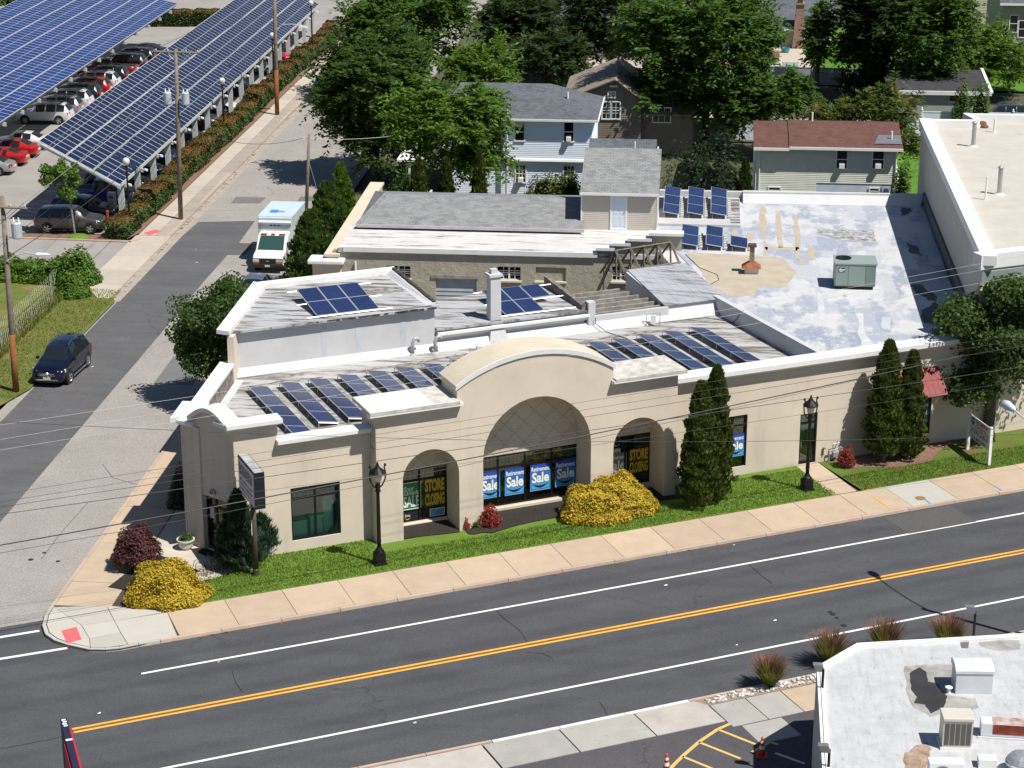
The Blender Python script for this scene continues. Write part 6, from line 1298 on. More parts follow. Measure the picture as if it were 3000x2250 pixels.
# cobra-head light reaching in at the right edge
hp = at(2948, 1186, 8.6); hq = at(3000, 1236, 8.35); dv = (hq-hp); dv.z = 0; dv.normalize(); pb = hp+dv*3.4
CO = thing('cobra_light', 'white cobra head street light reaching in from the right edge', 'street light', (pb.x, pb.y, 0))
MB().tube([(pb.x, pb.y, 0), (pb.x, pb.y, 7.7)], .1, 8).build('shaft', FRAMEA, CO); MB().tube([(pb.x, pb.y, 7.3), tuple(hp.lerp(pb, .75)+Vector((0, 0, -.55+8.6-hp.z))), tuple(hp.lerp(pb, .45)+Vector((0, 0, -.14))), tuple(hp+dv*.55)], .035, 6).build('arm', MATS['cobra_white'], CO)
rm = Matrix.Translation(hp-dv*.25) @ Vector((dv.x, dv.y, 0)).to_track_quat('Z', 'X').to_matrix().to_4x4()
MB().lathe([(.06, 0), (.17, .12), (.2, .35), (.14, .7), (.05, .9)], 12).xf(rm).build('head', MATS['cobra_white'], CO, smooth=True)
# pole sign of the store
SG = thing('pole_sign', 'double sided white store sign in a dark cabinet on a brown pole', 'sign', (21.5, 78.0, 0), 'ST')
MB().tube([(21.55, 78.05, 0), (21.52, 78.0, 3.6)], .12, 12).build('pole', M('pole_brown', (.09, .075, .06), .5, .3), SG, smooth=True); MB().lathe([(.14, 0), (.14, .3), (.12, .32)], 10, (21.55, 78.05, 0)).build('pole_foot', MATS['pole_brown'], SG)
MB().box(21.29, 21.73, 76.8, 79.2, 3.5, 5.1).build('cabinet', M('cabinet_navy', (.012, .013, .022), .5), SG); MB().box(21.32, 21.70, 76.84, 79.16, 5.1, 5.115).build('top_sheet', M('cabinet_top', (.36, .38, .38), .6, var=.25, scale=2), SG)
fc_ = MB().box(21.272, 21.289, 76.88, 79.12, 3.58, 5.02).build('sign_face', M('sign_white', (.55, .56, .60), .5, var=.05), SG)
SGM = M('sign_maroon', (.06, .03, .04), .6)
t_ = 78.95
for k, w_ in enumerate((.16, .07, .07, .06, .12, .06, .1, .06, .13, .06, .06, .12)): MB().box(21.266, 21.271, t_-w_, t_, 4.38+.02*(k % 3), 4.88-.05*(k % 2)).build('lettering', SGM, fc_); t_ -= w_+.07
for r_ in range(3):
    for k in range(9): a_ = 78.9-k*.2-.05*(r_ % 2); MB().box(21.266, 21.271, a_-random.uniform(.06, .14), a_, 4.12-r_*.2, 4.24-r_*.2).build('lettering', M('sign_blue', (.06, .08, .17), .6), fc_)
MB().box(21.40, 21.42, 77.93, 77.945, 1.9, 2.6).build('pole_label', PW, SG)
# realtor board
a_, b_ = Vector((13.34, 97.02, 0)), Vector((14.11, 94.88, 0)); dd_ = (b_-a_).normalized(); Lb = (b_-a_).length; ang = math.atan2(dd_.y, dd_.x)
RB = thing('realtor_sign', 'white realtor board between two white posts under the right tree', 'sign', tuple((a_+b_)/2), rot=ang)
for s in (-1, 1): MB().box(s*Lb/2-.07, s*Lb/2+.07, -.07, .07, 0, 1.95).build('post', WHITEP, RB)
bd = MB().box(-Lb/2+.08, Lb/2-.08, -.02, .02, .72, 1.88).build('board', M('board_white', (.60, .62, .68), .5, var=.03), RB)
y_ = -.024; RED = M('sign_red', (.40, .02, .03), .6); x0, x1 = -Lb/2+.15, Lb/2-.15; W = x1-x0
for t_, ax, bx, az, bz2, mt_, kw in (('RE/MAX', .30, .95, 1.62, 1.82, RED, dict(bold=.02)), ('Central', .30, .85, 1.44, 1.6, RED, dict(bold=.01)), ('732 972 1000', .28, .97, 1.32, 1.41, PK, {}), ('AVAILABLE', .05, .97, 1.06, 1.26, PK, dict(bold=.005)), ('732 859 6259', .12, .85, .78, .92, PK, dict(bold=.02))):
    letter(MB(), t_, x0+ax*W, x0+bx*W, az, bz2, y_, **kw).build('lettering', mt_, bd)
MB().box(x0, x1, y_, y_+.003, 1.285, 1.295).build('rule', PK, bd)
bal = [(x0+.14*W+.17*math.cos(a), 1.66+.15*math.sin(a)) for a in [math.pi*i/10 for i in range(11)]]
MB().prism_y(bal+[(x0+.14*W-.03, 1.42), (x0+.14*W+.03, 1.42)], y_-.001, y_+.001).build('balloon', M('sign_navy', (.02, .03, .12), .6), bd); MB().box(x0+.14*W-.16, x0+.14*W+.16, y_-.003, y_-.0015, 1.645, 1.685).build('stripe', PW, bd); MB().box(x0+.14*W-.145, x0+.14*W+.145, y_-.004, y_-.0031, 1.7, 1.73).build('stripe', RED, bd)
# tall sign seen edge-on at the lower left
pf, pn = at(186, 2105, 6.1), at(224, 2250, 6.1); dl = (pn-pf); dl.z = 0; dl.normalize(); an = math.atan2(dl.y, dl.x)
PS = thing('pylon_sign', 'tall red and dark pylon sign seen edge on at the lower left', 'sign', (pf.x, pf.y, 0), rot=an)
MB().box(0, 3.4, -.10, .10, 2.9, 6.1).build('cabinet', M('pylon_dark', (.02, .022, .05), .5), PS)
MB().box(.45, 3.4, .101, .16, 2.9, 6.0).build('red_side', M('pylon_red', (.55, .015, .03), .5), PS); MB().box(1.4, 3.4, -.15, -.101, 2.9, 6.0).build('red_side', MATS['pylon_red'], PS)
for i in range(4): MB().box(.05+i*.13, .13+i*.13, -.07+.02*(i % 2), .05+.02*(i % 2), 6.101, 6.106).build('white_mark', PW, PS)
MB().box(1.35, 1.45, -.1, .1, 6.101, 6.11).build('seam', WHITEP, PS); MB().tube([(1.7, 0, 0), (1.7, 0, 2.9)], .12, 8).build('post', BLACKM, PS)
# traffic cones
def cone(label, b, bands=True):
    o = thing('traffic_cone', label, 'traffic cone', tuple(b), rot=0.0, group='orange traffic cones in the sealed lot'); OR = M('cone_orange', (.70, .07, .015), .5, var=0)
    MB().box(-.19, .19, -.19, .19, 0, .04).build('base', OR, o); MB().lathe([(.14, .04), (.035, .72), (.03, .75)], 14).build('body', OR, o, smooth=True)
    MB().lathe([(.106, .30), (.088, .42)], 14).build('band', WHITEP, o); MB().lathe([(.074, .52), (.062, .6)], 14).build('band', WHITEP, o)
cone('orange traffic cone with white bands beside the building shadow', at(*zr(512, 1580))); cone('orange traffic cone at the bottom edge left of the yellow curve', at(*Zc(1000, 1500, 1000)(2105, 1690)))
# planters, trellis, gas meter, mat
def planter(label, b, plant=True):
    o = thing('planter', label, 'planter', tuple(b), rot=0.0, group='cream pots at the entrance'); MB().lathe([(.2, 0), (.3, .12), (.35, .38), (.4, .40), (.4, .46), (.34, .46), (.32, .38), (.01, .36)], 16).build('pot', M('pot_cream', (.55, .52, .46), .8, var=.1), o, smooth=False); return o
zb_ = Zc(500, 1400, 500)
pot1 = planter('cream pot with green plant left of the entrance pillar', at(*zb_(200, 915))); pot2 = planter('cream pot in the shade behind the wire trellis', at(*zb_(700, 1075)))
tp = at(*zb_(380, 1320)); tq = at(*zb_(700, 1180)); TRL = thing('wire_trellis', 'low arched wire garden fence in front of the gravel bed', 'trellis', tuple(tp)); WIRE = M('wire_black', (.02, .02, .02), .5, .5)
for k in range(4):
    a = tp.lerp(tq, k/4)+Vector((-.35*(k == 0), .25*(k == 0), 0)); b = tp.lerp(tq, (k+1)/4); ctr = (a+b)/2; u = (b-a)/2; m = MB()
    for rr_ in (1.0, .6): m.tube([ctr-u*rr_, ctr-u*rr_+Vector((0, 0, .45)), ctr-u*rr_*.7+Vector((0, 0, .45+.28*rr_)), ctr+Vector((0, 0, .45+.4*rr_)), ctr+u*rr_*.7+Vector((0, 0, .45+.28*rr_)), ctr+u*rr_+Vector((0, 0, .45)), ctr+u*rr_], .012, 4)
    for zz in (.15, .35, .5): m.tube([a+Vector((0, 0, zz)), b+Vector((0, 0, zz))], .008, 3)
    m.build('wire_panel', WIRE, TRL)
mp_ = [at(*zb_(*p)) for p in ((340, 965), (430, 905), (600, 970), (490, 1030))]
single('door_mat', MB().prism([tuple(p[:2]) for p in mp_], .004, .02), M('mat_black', (.012, .012, .012), .95), 'black door mat outside the corner entrance', 'door mat', (mp_[0].x, mp_[0].y, .004))
gm = at(*Zc(2400, 950, 600)(160, 1480)); GM = thing('gas_meter', 'grey gas meter and pipes against the wall beside the red bush', 'gas meter', tuple(gm), rot=A28)
MB().tube([(-.3, 0, 0), (-.3, 0, .6), (.3, 0, .62), (.3, 0, .1)], .04, 6).tube([(-.1, 0, .6), (-.1, .0, .9), (.25, 0, .92), (.25, .25, .92)], .035, 6).build('pipework', M('meter_grey', (.35, .36, .37), .5, .2), GM); MB().box(-.12, .16, -.1, .1, .22, .52).build('meter', M('meter_grey', (.35, .36, .37)), GM, bevel=.04); MB().disc((.3, -.06, .62), .12, 12, 'y', .1).build('regulator', M('meter_grey', (.35, .36, .37)), GM)
hb2 = ST(*on_t(*Zc(2000, 750, 1000)(910, 1285), 80.2)[:1], 80.2); single('hose_tap', MB().tube([hb2+Vector((0, 0, .35)), hb2+Vector((0, -.02, .75))], .035, 6).tube([hb2+Vector((0, 0, .72)), hb2+Vector((.1, -.12, .74))], .03, 6), M('brass', (.25, .17, .08), .5, .5), 'small brass pipe on the wall beside the side door', 'tap', tuple(hb2+Vector((0, 0, .35))))
bol = at(*Zc(0, 330, 500)(1400, 1472)); single('bollard', MB().lathe([(.11, 0), (.11, 1.05), (.08, 1.12), (.01, 1.15)], 10, tuple(bol)), M('bollard_red', (.30, .05, .03), .6), 'dull red bollard in front of the charging cabinet', 'bollard', tuple(bol))
ck = at(*Zc(0, 330, 500)(1470, 1310)); CK = thing('charger_cabinet', 'grey electrical cabinet with red label under the canopy corner', 'cabinet', tuple(ck), rot=0.0); MB().box(-.35, .2, -.1, .25, .5, 1.55).build('box', FRAMEA, CK); MB().box(-.2, .08, -.115, -.101, 1.15, 1.3).build('label', RED, CK); MB().tube([(-.3, .1, 0), (-.3, .1, .5)], .05, 6).build('leg', FRAMEA, CK); MB().tube([(.15, .1, 0), (.15, .1, .5)], .05, 6).build('leg', FRAMEA, CK); MB().box(-.3, .05, -.08, .1, 1.7, 2.1).build('upper_box', M('box_maroon', (.15, .04, .03), .6), CK)
# ------------------------------------------------------------------ overhead lines
UT = 74.6
def wire(label, pts, r, mat=BLACKM, ext=True):
    p = [on_t(*q, UT) for q in pts]
    if ext:
        (s0, z0), (s1, z1) = p[0], p[1]; p = [(s0-25, z0-(z1-z0)/(s1-s0)*25*.7)]+p; (s0, z0), (s1, z1) = p[-2], p[-1]; p = p+[(s1+25, z1+(z1-z0)/(s1-s0)*25*.7)]
    xs = np.array([a for a, _ in p]); zs = np.array([b for _, b in p]); co = np.polyfit(xs, zs, 2); ss = np.linspace(xs[0], xs[-1], 26); path = [ST(s, UT, float(np.polyval(co, s))) for s in ss]
    m = MB().tube(path, r, 5); return single('power_line', m, mat, label, 'power line', tuple(path[0]), 'overhead lines along the main road')
WLG = M('wire_bright', (.30, .30, .31), .5, .3, var=0)
z4 = Zc(0, 750, 1000); ze_ = Zc(2000, 750, 1000)
wire('uppermost bright overhead wire crossing above the solar racks', [z4(0, 1110), z4(1200, 960), ze_(1390, 95)], .006, WLG); wire('second bright overhead wire crossing above the solar racks', [z4(0, 1205), z4(1400, 980), ze_(1500, 135)], .006, WLG); wire('third bright overhead wire crossing above the solar racks', [z4(0, 1270), z4(1480, 1045), ze_(1500, 215)], .006, WLG)
WD = M('wire_dark', (.035, .035, .037), .6, var=0)
wire('topmost dark overhead cable in front of the pole sign', [z4(0, 1550), z4(1200, 1350), ze_(30, 840), ze_(2212, 500)], .0075, WD); wire('second dark overhead cable in front of the pole sign', [z4(0, 1588), z4(1200, 1395), ze_(300, 862), ze_(2212, 535)], .0075, WD)
wire('third dark overhead cable in front of the pole sign', [z4(0, 1625), z4(1200, 1450), ze_(320, 900), ze_(2212, 570)], .010, WD); wire('fourth dark overhead cable in front of the pole sign', [z4(0, 1660), z4(1200, 1490), ze_(330, 1015), ze_(2212, 720)], .014, WD)
zc_ = Zc(0, 1500, 1000)
wire('thick black overhead cable crossing the corner entrance', [zc_(0, 215), zb_(0, 505), zb_(1545, 210), (1328, 1342)], .026, BLACKM); wire('thin black wire below the thick cable at the corner', [zc_(0, 260), zb_(0, 608), zb_(1550, 318), (1333, 1357)], .01, WD)
wire('low service wire sagging across the side door', [ze_(-600, 1110), ze_(420, 1180), ze_(1300, 1250), ze_(2212, 1190)], .010, WD); wire('paired thin wire crossing the right lamp head', [ze_(430, 1075), ze_(1280, 960), ze_(2212, 800)], .0075, WD)
for k, (dx, z0, z1, z2) in enumerate(((-1.4, 10.4, 11.9, 11.8), (1.2, 10.3, 11.85, 11.6), (0, 8.2, 9.0, 9.0), (.1, 7.4, 7.0, 7.2))):
    lb = ('outer left', 'outer right', 'middle', 'lowest')[k]
    cable(lb+' line from the left pole to the transformer pole', [(-36+dx, 101.1, z0), (-36.1+dx, 138.1, z1)], .014 if k < 3 else .02, WLG if k < 2 else WD, 'power line', .5, 'lines over the side street verge'); cable(lb+' line from the transformer pole to the far brown pole', [(-36.1+dx, 138.1, z1), (-36.8+dx*.5, 174.7, z2)], .014 if k < 3 else .02, WD, 'power line', .5, 'lines over the side street verge')
    cable(lb+' line from the left pole towards the main road', [(-36+dx, 101.1, z0), (-36.6+dx, 58, z0)], .014, WD, 'power line', .6, 'lines over the side street verge')
cable('white service line sagging across the side street to the blue house', [(-36.2, 138.1, 6.9), (-27.95, 140.6, 5.4)], .016, WD, 'power line', .9); cable('white service line from the slim pole to the blue house', [(-27.95, 140.6, 5.4), (-18.5, 146.0, 5.3)], .014, WLG, 'power line', .4)
cable('guy line slanting from the slim pole to the ground', [(-27.95, 140.6, 5.2), (-26.3, 139.2, 0.1)], .014, WLG, 'power line')
# ------------------------------------------------------------------ foliage
def fast_quads(name, V, mat, k=4):
    n = len(V)//k; me = bpy.data.meshes.new(name); me.vertices.add(len(V)); me.vertices.foreach_set('co', np.ascontiguousarray(V, dtype=np.float32).ravel())
    me.loops.add(len(V)); me.loops.foreach_set('vertex_index', np.arange(len(V), dtype=np.int32)); me.polygons.add(n)
    me.polygons.foreach_set('loop_start', np.arange(0, len(V), k, dtype=np.int32)); me.update(calc_edges=True); me.materials.append(mat); return me
def unit(a): return a/np.maximum(np.linalg.norm(a, axis=1, keepdims=True), 1e-6)
def leaves(C, Nrm, L, Wd, rnd=.8):
    """rhombic leaves at C facing roughly Nrm"""
    n = len(C); nm = unit(Nrm+RNG.normal(0, rnd, (n, 3))); a = unit(np.cross(nm, RNG.normal(0, 1, (n, 3)))); b = np.cross(nm, a)
    l = (L*RNG.uniform(.65, 1.35, (n, 1)))/2; w = (Wd*RNG.uniform(.65, 1.35, (n, 1)))/2
    return np.stack([C-a*l, C+b*w, C+a*l+nm*l*.15, C-b*w], 1).reshape(-1, 3)
def fronds(cc, d, per, cr, leaf, droop):
    n = len(cc); m = max(5, per//15); k = max(6, per//m); D = np.repeat(d, m, 0); N_ = n*m; up = np.array([0, 0, 1.0])
    fd = unit(D*.55+RNG.normal(0, .7, (N_, 3))+np.array([0, 0, .12])); ln = cr*RNG.uniform(.6, 1.55, (N_, 1, 1)); base = np.repeat(cc, m, 0)+RNG.normal(0, cr*.22, (N_, 3)); u = np.linspace(.12, 1, k)[None, :, None]
    P = base[:, None]+fd[:, None]*ln*u; P[:, :, 2] -= (droop+.15)*ln[:, :, 0]*u[:, :, 0]**2; sg = np.where(np.arange(k) % 2, 1, -1)[None, :, None]; a = unit(np.cross(fd, up))[:, None]*sg+fd[:, None]*.45+RNG.normal(0, .25, (N_, k, 3)); a = unit(a.reshape(-1, 3)); P = P.reshape(-1, 3)
    nr = unit(up+RNG.normal(0, .45, (N_*k, 3))); b = unit(np.cross(nr, a)); l = leaf[0]*RNG.uniform(.6, 1.3, (N_*k, 1)); w = leaf[1]*RNG.uniform(.7, 1.3, (N_*k, 1))/2
    return np.stack([P, P+a*l*.5+b*w, P+a*l-up*l*.12, P+a*l*.5-b*w], 1).reshape(-1, 3)
def crown(c, rad, nclump, per, cr, leaf, inner=.45, flat=.65, droop=.0, lumps=None):
    """clumped crown inside an uneven ellipsoid: real gaps, light and dark clumps"""
    d = unit(RNG.normal(0, 1, (nclump, 3))); d[:, 2] = np.where(d[:, 2] < -.55, -d[:, 2]*.4, d[:, 2])
    f = (inner+(1-inner)*RNG.uniform(0, 1, (nclump, 1))**.55)*np.where(RNG.uniform(0, 1, (nclump, 1)) < .15, 1.15, 1)
    wob = 1+.2*np.sin(d[:, :1]*3.1+c[0])+.2*np.sin(d[:, 1:2]*4.3+c[1])+.12*np.sin(d[:, 2:]*5+c[0]*2)
    cc = d*f*wob*np.array(rad)+np.array(c); s = cr*RNG.uniform(.6, 1.3, (nclump, 1, 1))
    if leaf[0] > .3: return fronds(cc, d, per, cr, leaf, droop), cc
    off = RNG.normal(0, 1, (nclump, per, 3)); off = off/np.maximum(1, np.linalg.norm(off, axis=2, keepdims=True)/1.6); off[:, :, 2] *= flat
    P = cc[:, None, :]+off*s*.62; P[:, :, 2] -= droop*np.linalg.norm(off[:, :, :2], axis=2)*s[:, :, 0]
    nr = unit(off.reshape(-1, 3)*.5+np.repeat(d, per, 0)*.5+np.array([0, 0, .75]))
    return leaves(P.reshape(-1, 3), nr, leaf[0], leaf[1]), cc
LF = {}
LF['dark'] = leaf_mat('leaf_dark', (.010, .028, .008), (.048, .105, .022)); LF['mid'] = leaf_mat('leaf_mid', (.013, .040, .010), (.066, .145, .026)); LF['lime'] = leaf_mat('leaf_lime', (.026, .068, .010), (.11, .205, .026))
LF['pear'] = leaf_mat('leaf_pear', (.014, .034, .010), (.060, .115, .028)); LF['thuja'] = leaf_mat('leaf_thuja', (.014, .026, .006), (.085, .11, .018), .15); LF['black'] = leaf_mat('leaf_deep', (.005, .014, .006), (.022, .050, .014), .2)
LF['spruce'] = leaf_mat('leaf_spruce', (.008, .020, .014), (.045, .085, .055), .1); LF['gold'] = leaf_mat('leaf_gold', (.27, .18, .012), (.66, .46, .04), .3, (.24, .22, .02)); LF['maroon'] = leaf_mat('leaf_maroon', (.030, .008, .010), (.10, .028, .030), .2)
LF['red'] = leaf_mat('leaf_red', (.10, .010, .012), (.34, .035, .03), .25); LF['sumac'] = leaf_mat('leaf_sumac', (.020, .045, .012), (.085, .13, .035), .3, (.30, .15, .02)); LF['bush'] = leaf_mat('leaf_bush', (.03, .075, .010), (.12, .22, .025))
def hedge_mat():
    n = NT('leaf_hedge'); g = n.new('ShaderNodeNewGeometry'); sx = n.new('ShaderNodeSeparateXYZ'); n.link(n.objco(), sx.inputs[0])
    rnd = g.outputs['Random Per Island']; gr = n.ramp(rnd, [(0, (.014, .030, .008)), (1, (.070, .11, .020))]); br = n.ramp(rnd, [(0, (.06, .028, .010)), (1, (.22, .095, .024))])
    h = n.math('ADD', sx.outputs[2], n.math('MULTIPLY', n.noise(1.4, 3), 1.0)); h = n.math('ADD', h, n.math('MULTIPLY', rnd, .25))
    n.color(n.mix(n.ramp(n.math('MULTIPLY', h, .45), [(.76, (0, 0, 0)), (.95, (.8, .8, .8))]), gr, br)); n.set(.6, 0, .2); MATS['leaf_hedge'] = n.m; return n.m
LF['hedge'] = hedge_mat(); BARK = M('bark', (.10, .085, .07), .95, var=.3, scale=4, bump=.5); BARKL = M('bark_pale', (.24, .23, .21), .9, var=.2, scale=3)
def tree(name, label, base, cz, rad, nclump, per, cr, leaf, mat, trunk_r=.22, bark=None, group=None, inner=.45, flat=.65, droop=0.0, lobes=(), cat='tree', limbs=7, coff=(0, 0)):
    base = Vector(base); o = thing(name, label, cat, tuple(base), group=group); c = (coff[0], coff[1], cz)
    V, cc = crown(c, rad, nclump, per, cr, leaf, inner, flat, droop)
    parts = [V]
    for (lc, lrad, lnc) in lobes: v2, c2 = crown(lc, lrad, lnc, per, cr, leaf, inner, flat, droop); parts.append(v2); cc = np.concatenate([cc, c2])
    V = np.concatenate(parts); V[:, 2] = np.maximum(V[:, 2], .03)
    mesh_obj('crown', fast_quads('crown', V, LF[mat]), None, o)
    m = MB(); top = Vector((c[0]*.8, c[1]*.8, cz+rad[2]*.25)); fork = Vector((c[0]*.25, c[1]*.25, max(.5, (cz-rad[2])*.95))); m.tube([(0, 0, -.1), (0, 0, .3), fork, fork.lerp(top, .5), top], [trunk_r*1.35, trunk_r, trunk_r*.85, trunk_r*.5, trunk_r*.2], 8)
    tr = m.build('trunk', bark or BARK, None, smooth=True); tr.parent = o
    for i in RNG.choice(len(cc), min(limbs, len(cc)), replace=False):
        q = Vector(cc[i]); s = fork.lerp(top, random.uniform(.0, .6)); mid = s.lerp(q, .5)+Vector((0, 0, .25)); b = MB().tube([s, mid, q], [trunk_r*.42, trunk_r*.28, trunk_r*.08], 5).build('limb', bark or BARK, None); b.parent = o
    return o
KD = 3000/2212
def crown_at(dx, dy, Y):
    p = on_y(dx*KD, dy*KD, Y); return p
def big(name, label, dx, dy, Y, rpx, zf, mat, nclump=120, per=150, cr=1.25, leaf=(.46, .2), lobes=(), group='leafy trees behind the store', lean=0, **kw):
    p = crown_at(dx, dy, Y); ppm = FPX/KD/((Y*FW.y+(CAM_H-p.z)*-FW.z)); r = rpx/ppm
    lb = []
    for (lx, ly, lr, ln) in lobes: q = crown_at(lx, ly, Y-1); lb.append(((q.x-p.x, -1, q.z), (lr/ppm,)*2+(lr/ppm*.8,), ln))
    return tree(name, label, (p.x+lean, Y, 0), p.z, (r, r, r*zf), nclump, per, cr, leaf, mat, lobes=lb, trunk_r=.3, group=group, coff=(-lean, 0), **kw)
big('shade_tree', 'large dark green tree shading the side street beside the blue house', 808, 180, 152, 108, .95, 'dark', 140, 150, lobes=((748, 212, 50, 40), (880, 230, 70, 40), (840, 300, 75, 44), (765, 270, 40, 24)), flat=.5, droop=.2)
big('locust_tree', 'bright yellow green leafy tree in front of the blue house', 965, 290, 138, 108, .8, 'lime', 90, 140, 1.0, (.42, .17), lobes=((1035, 235, 50, 22), (1030, 345, 48, 22), (905, 240, 60, 26)), flat=.45, droop=.25)
big('tall_tree', 'tall dark green tree at the top left of centre beyond the side street', 850, 70, 182, 118, .9, 'mid', 120, 140, 1.5, (.55, .24), lobes=((930, 30, 80, 40), (790, 130, 60, 25)))
big('small_tree', 'mid green small tree left of the brown house', 1040, 165, 176, 62, .95, 'lime', 60, 120, 1.2, (.48, .2), lobes=((1085, 215, 36, 18),))
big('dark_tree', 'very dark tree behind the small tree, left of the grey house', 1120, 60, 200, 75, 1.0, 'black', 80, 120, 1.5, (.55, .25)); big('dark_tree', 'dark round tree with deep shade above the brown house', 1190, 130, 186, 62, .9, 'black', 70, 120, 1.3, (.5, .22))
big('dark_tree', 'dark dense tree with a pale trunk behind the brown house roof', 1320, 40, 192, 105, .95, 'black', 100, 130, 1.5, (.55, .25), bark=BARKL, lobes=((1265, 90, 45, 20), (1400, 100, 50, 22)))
big('maple_tree', 'broad bright green tree in the middle of the top edge', 1530, 95, 166, 138, .85, 'mid', 180, 150, 1.35, (.48, .21), lobes=((1470, 200, 78, 50), (1420, 60, 70, 36), (1605, 45, 60, 30), (1560, 210, 62, 34)))
big('understorey_tree', 'mid green bushy tree between the broad tree and the red roof', 1655, 215, 163, 62, .8, 'mid', 60, 130, 1.0, (.42, .18), lobes=((1600, 250, 40, 18), (1720, 205, 40, 18)), flat=.5, droop=.2)
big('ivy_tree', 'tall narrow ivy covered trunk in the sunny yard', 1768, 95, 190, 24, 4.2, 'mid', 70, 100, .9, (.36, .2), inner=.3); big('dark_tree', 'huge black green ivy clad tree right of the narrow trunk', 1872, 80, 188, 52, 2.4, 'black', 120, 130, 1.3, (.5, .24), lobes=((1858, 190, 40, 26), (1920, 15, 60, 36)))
big('locust_tree', 'tall green tree with drooping branches above the block shed', 2005, 75, 184, 68, 1.3, 'mid', 110, 140, 1.3, (.5, .2), lobes=((2060, 30, 50, 24), (1985, 175, 45, 22)), flat=.45, droop=.25); big('round_tree', 'round bright green tree behind the block shed at the right', 2135, 130, 190, 70, .8, 'lime', 80, 140, 1.2, (.46, .2))
big('sumac', 'young sumac with tan seed heads left of the taller sumac', 1795, 255, 160, 42, .75, 'sumac', 38, 110, .75, (.4, .13), flat=.4, droop=.3); big('sumac', 'taller sumac rising behind the red roofed house', 1915, 245, 158, 55, 1.1, 'sumac', 60, 110, .85, (.42, .13), flat=.35, droop=.35, lobes=((1960, 310, 26, 14),))
big('yard_tree', 'thin small tree standing in the sunny yard', 1835, 130, 208, 30, .8, 'mid', 22, 90, 1.0, (.4, .2)); big('corner_tree', 'bush of yellow green leaves at the top left corner', 2, 30, 236, 45, 1.0, 'lime', 36, 100, 1.3, (.5, .22))
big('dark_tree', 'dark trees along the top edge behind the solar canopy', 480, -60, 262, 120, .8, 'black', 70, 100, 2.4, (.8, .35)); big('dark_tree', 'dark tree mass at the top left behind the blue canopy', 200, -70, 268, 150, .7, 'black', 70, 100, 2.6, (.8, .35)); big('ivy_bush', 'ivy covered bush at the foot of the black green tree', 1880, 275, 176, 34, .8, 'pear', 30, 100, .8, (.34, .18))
# pear trees along the side street
def pear(label, dx, dy, Y, rpx, zf, n=95, **kw): return big('pear_tree', label, dx, dy, Y, rpx, zf, 'pear', n, 150, .62, (.20, .12), group='pear trees along the side street', inner=.4, flat=.8, limbs=5, **kw)
pear('dark pear tree at the kerb beside the upper store roof', 462, 715, 100.5, 82, 1.25, 150, lobes=((500, 660, 50, 40), (430, 770, 45, 30)));  big('pear_tree', 'large dark pear tree at the right edge in front of the white building', 2150, 745, 98.9, 98, 1.2, 'pear', 190, 150, .75, (.22, .13), group='pear trees along the side street', lobes=((2090, 690, 40, 30), (2095, 830, 44, 30), (2190, 640, 50, 36)), inner=.35)
# the small tree in front of the canopy
tb = at(*Zc(0, 330, 500)(970, 1590)); p = crown_at(128, 368, tb.y); tree('street_tree', 'small light green street tree in front of the solar canopy', (tb.x, tb.y, 0), 4.1, (1.05, 1.05, .95), 46, 90, .42, (.2, .13), 'lime', .07, BARKL, flat=.8, coff=(p.x-tb.x, 0), lobes=(((p.x-tb.x+.5, 0, 3.0), (.5, .5, .6), 14),))
# conifers: columns of short upward sprays
def column(name, label, base, h, r, n, mat, leaf=(.17, .075), group=None, top=.12, skirt=.85, trunk=.35, pw=.75):
    base = Vector(base); o = thing(name, label, 'tree', tuple(base), group=group); z = RNG.uniform(0, 1, n)**.85; a = RNG.uniform(0, 2*np.pi, n)
    prof = np.where(z < .18, skirt+(1-skirt)*z/.18, ((1-z)/.82)**pw); rr = r*(top*.3+prof*(1-top*.3))*(1+.13*np.sin(a*5+z*17)+.12*np.sin(a*3-z*31)+.1*np.sin(z*60+a*2))*RNG.uniform(.72, 1.02, n)
    C = np.stack([rr*np.cos(a), rr*np.sin(a), trunk+z*(h-trunk)], 1); nr = np.stack([np.cos(a), np.sin(a), np.full(n, .35)], 1)
    nm = unit(nr+RNG.normal(0, .45, (n, 3))); up = unit(np.stack([np.cos(a)*.35, np.sin(a)*.35, np.ones(n)], 1)+RNG.normal(0, .3, (n, 3))); b = unit(np.cross(up, nm)); l = leaf[0]*RNG.uniform(.6, 1.4, (n, 1)); w = leaf[1]*RNG.uniform(.6, 1.4, (n, 1))
    V = np.stack([C-up*l*.4, C+b*w, C+up*l*.7+nm*l*.12, C-b*w], 1).reshape(-1, 3); mesh_obj('crown', fast_quads('crown', V, LF[mat]), None, o)
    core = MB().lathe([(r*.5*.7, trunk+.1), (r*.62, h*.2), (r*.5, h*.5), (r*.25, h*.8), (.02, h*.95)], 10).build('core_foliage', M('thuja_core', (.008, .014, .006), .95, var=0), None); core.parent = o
    t = MB().tube([(0, 0, -.1), (0, 0, trunk+.6)], [r*.13, r*.1], 7).build('trunk', BARK, None); t.parent = o; return o
for dx, dy, Y, h, r, lb in ((672, 590, 116.5, 6.3, 1.75, 'pointed dark pear tree in front of the white box truck'), (708, 500, 122.5, 6.6, 1.8, 'pointed pear tree behind the first one, right of the truck'), (738, 425, 129.5, 6.2, 1.1, 'slim bright pear tree farthest up the row')): p = on_y(dx*KD, dy*KD, Y); column('pear_tree', lb, (p.x, Y, 0), h, r, 7500, 'pear' if Y < 128 else 'bush', (.2, .09), 'pear trees along the side street', trunk=.5, pw=.62)
GA = 'tall arborvitae against the store front'
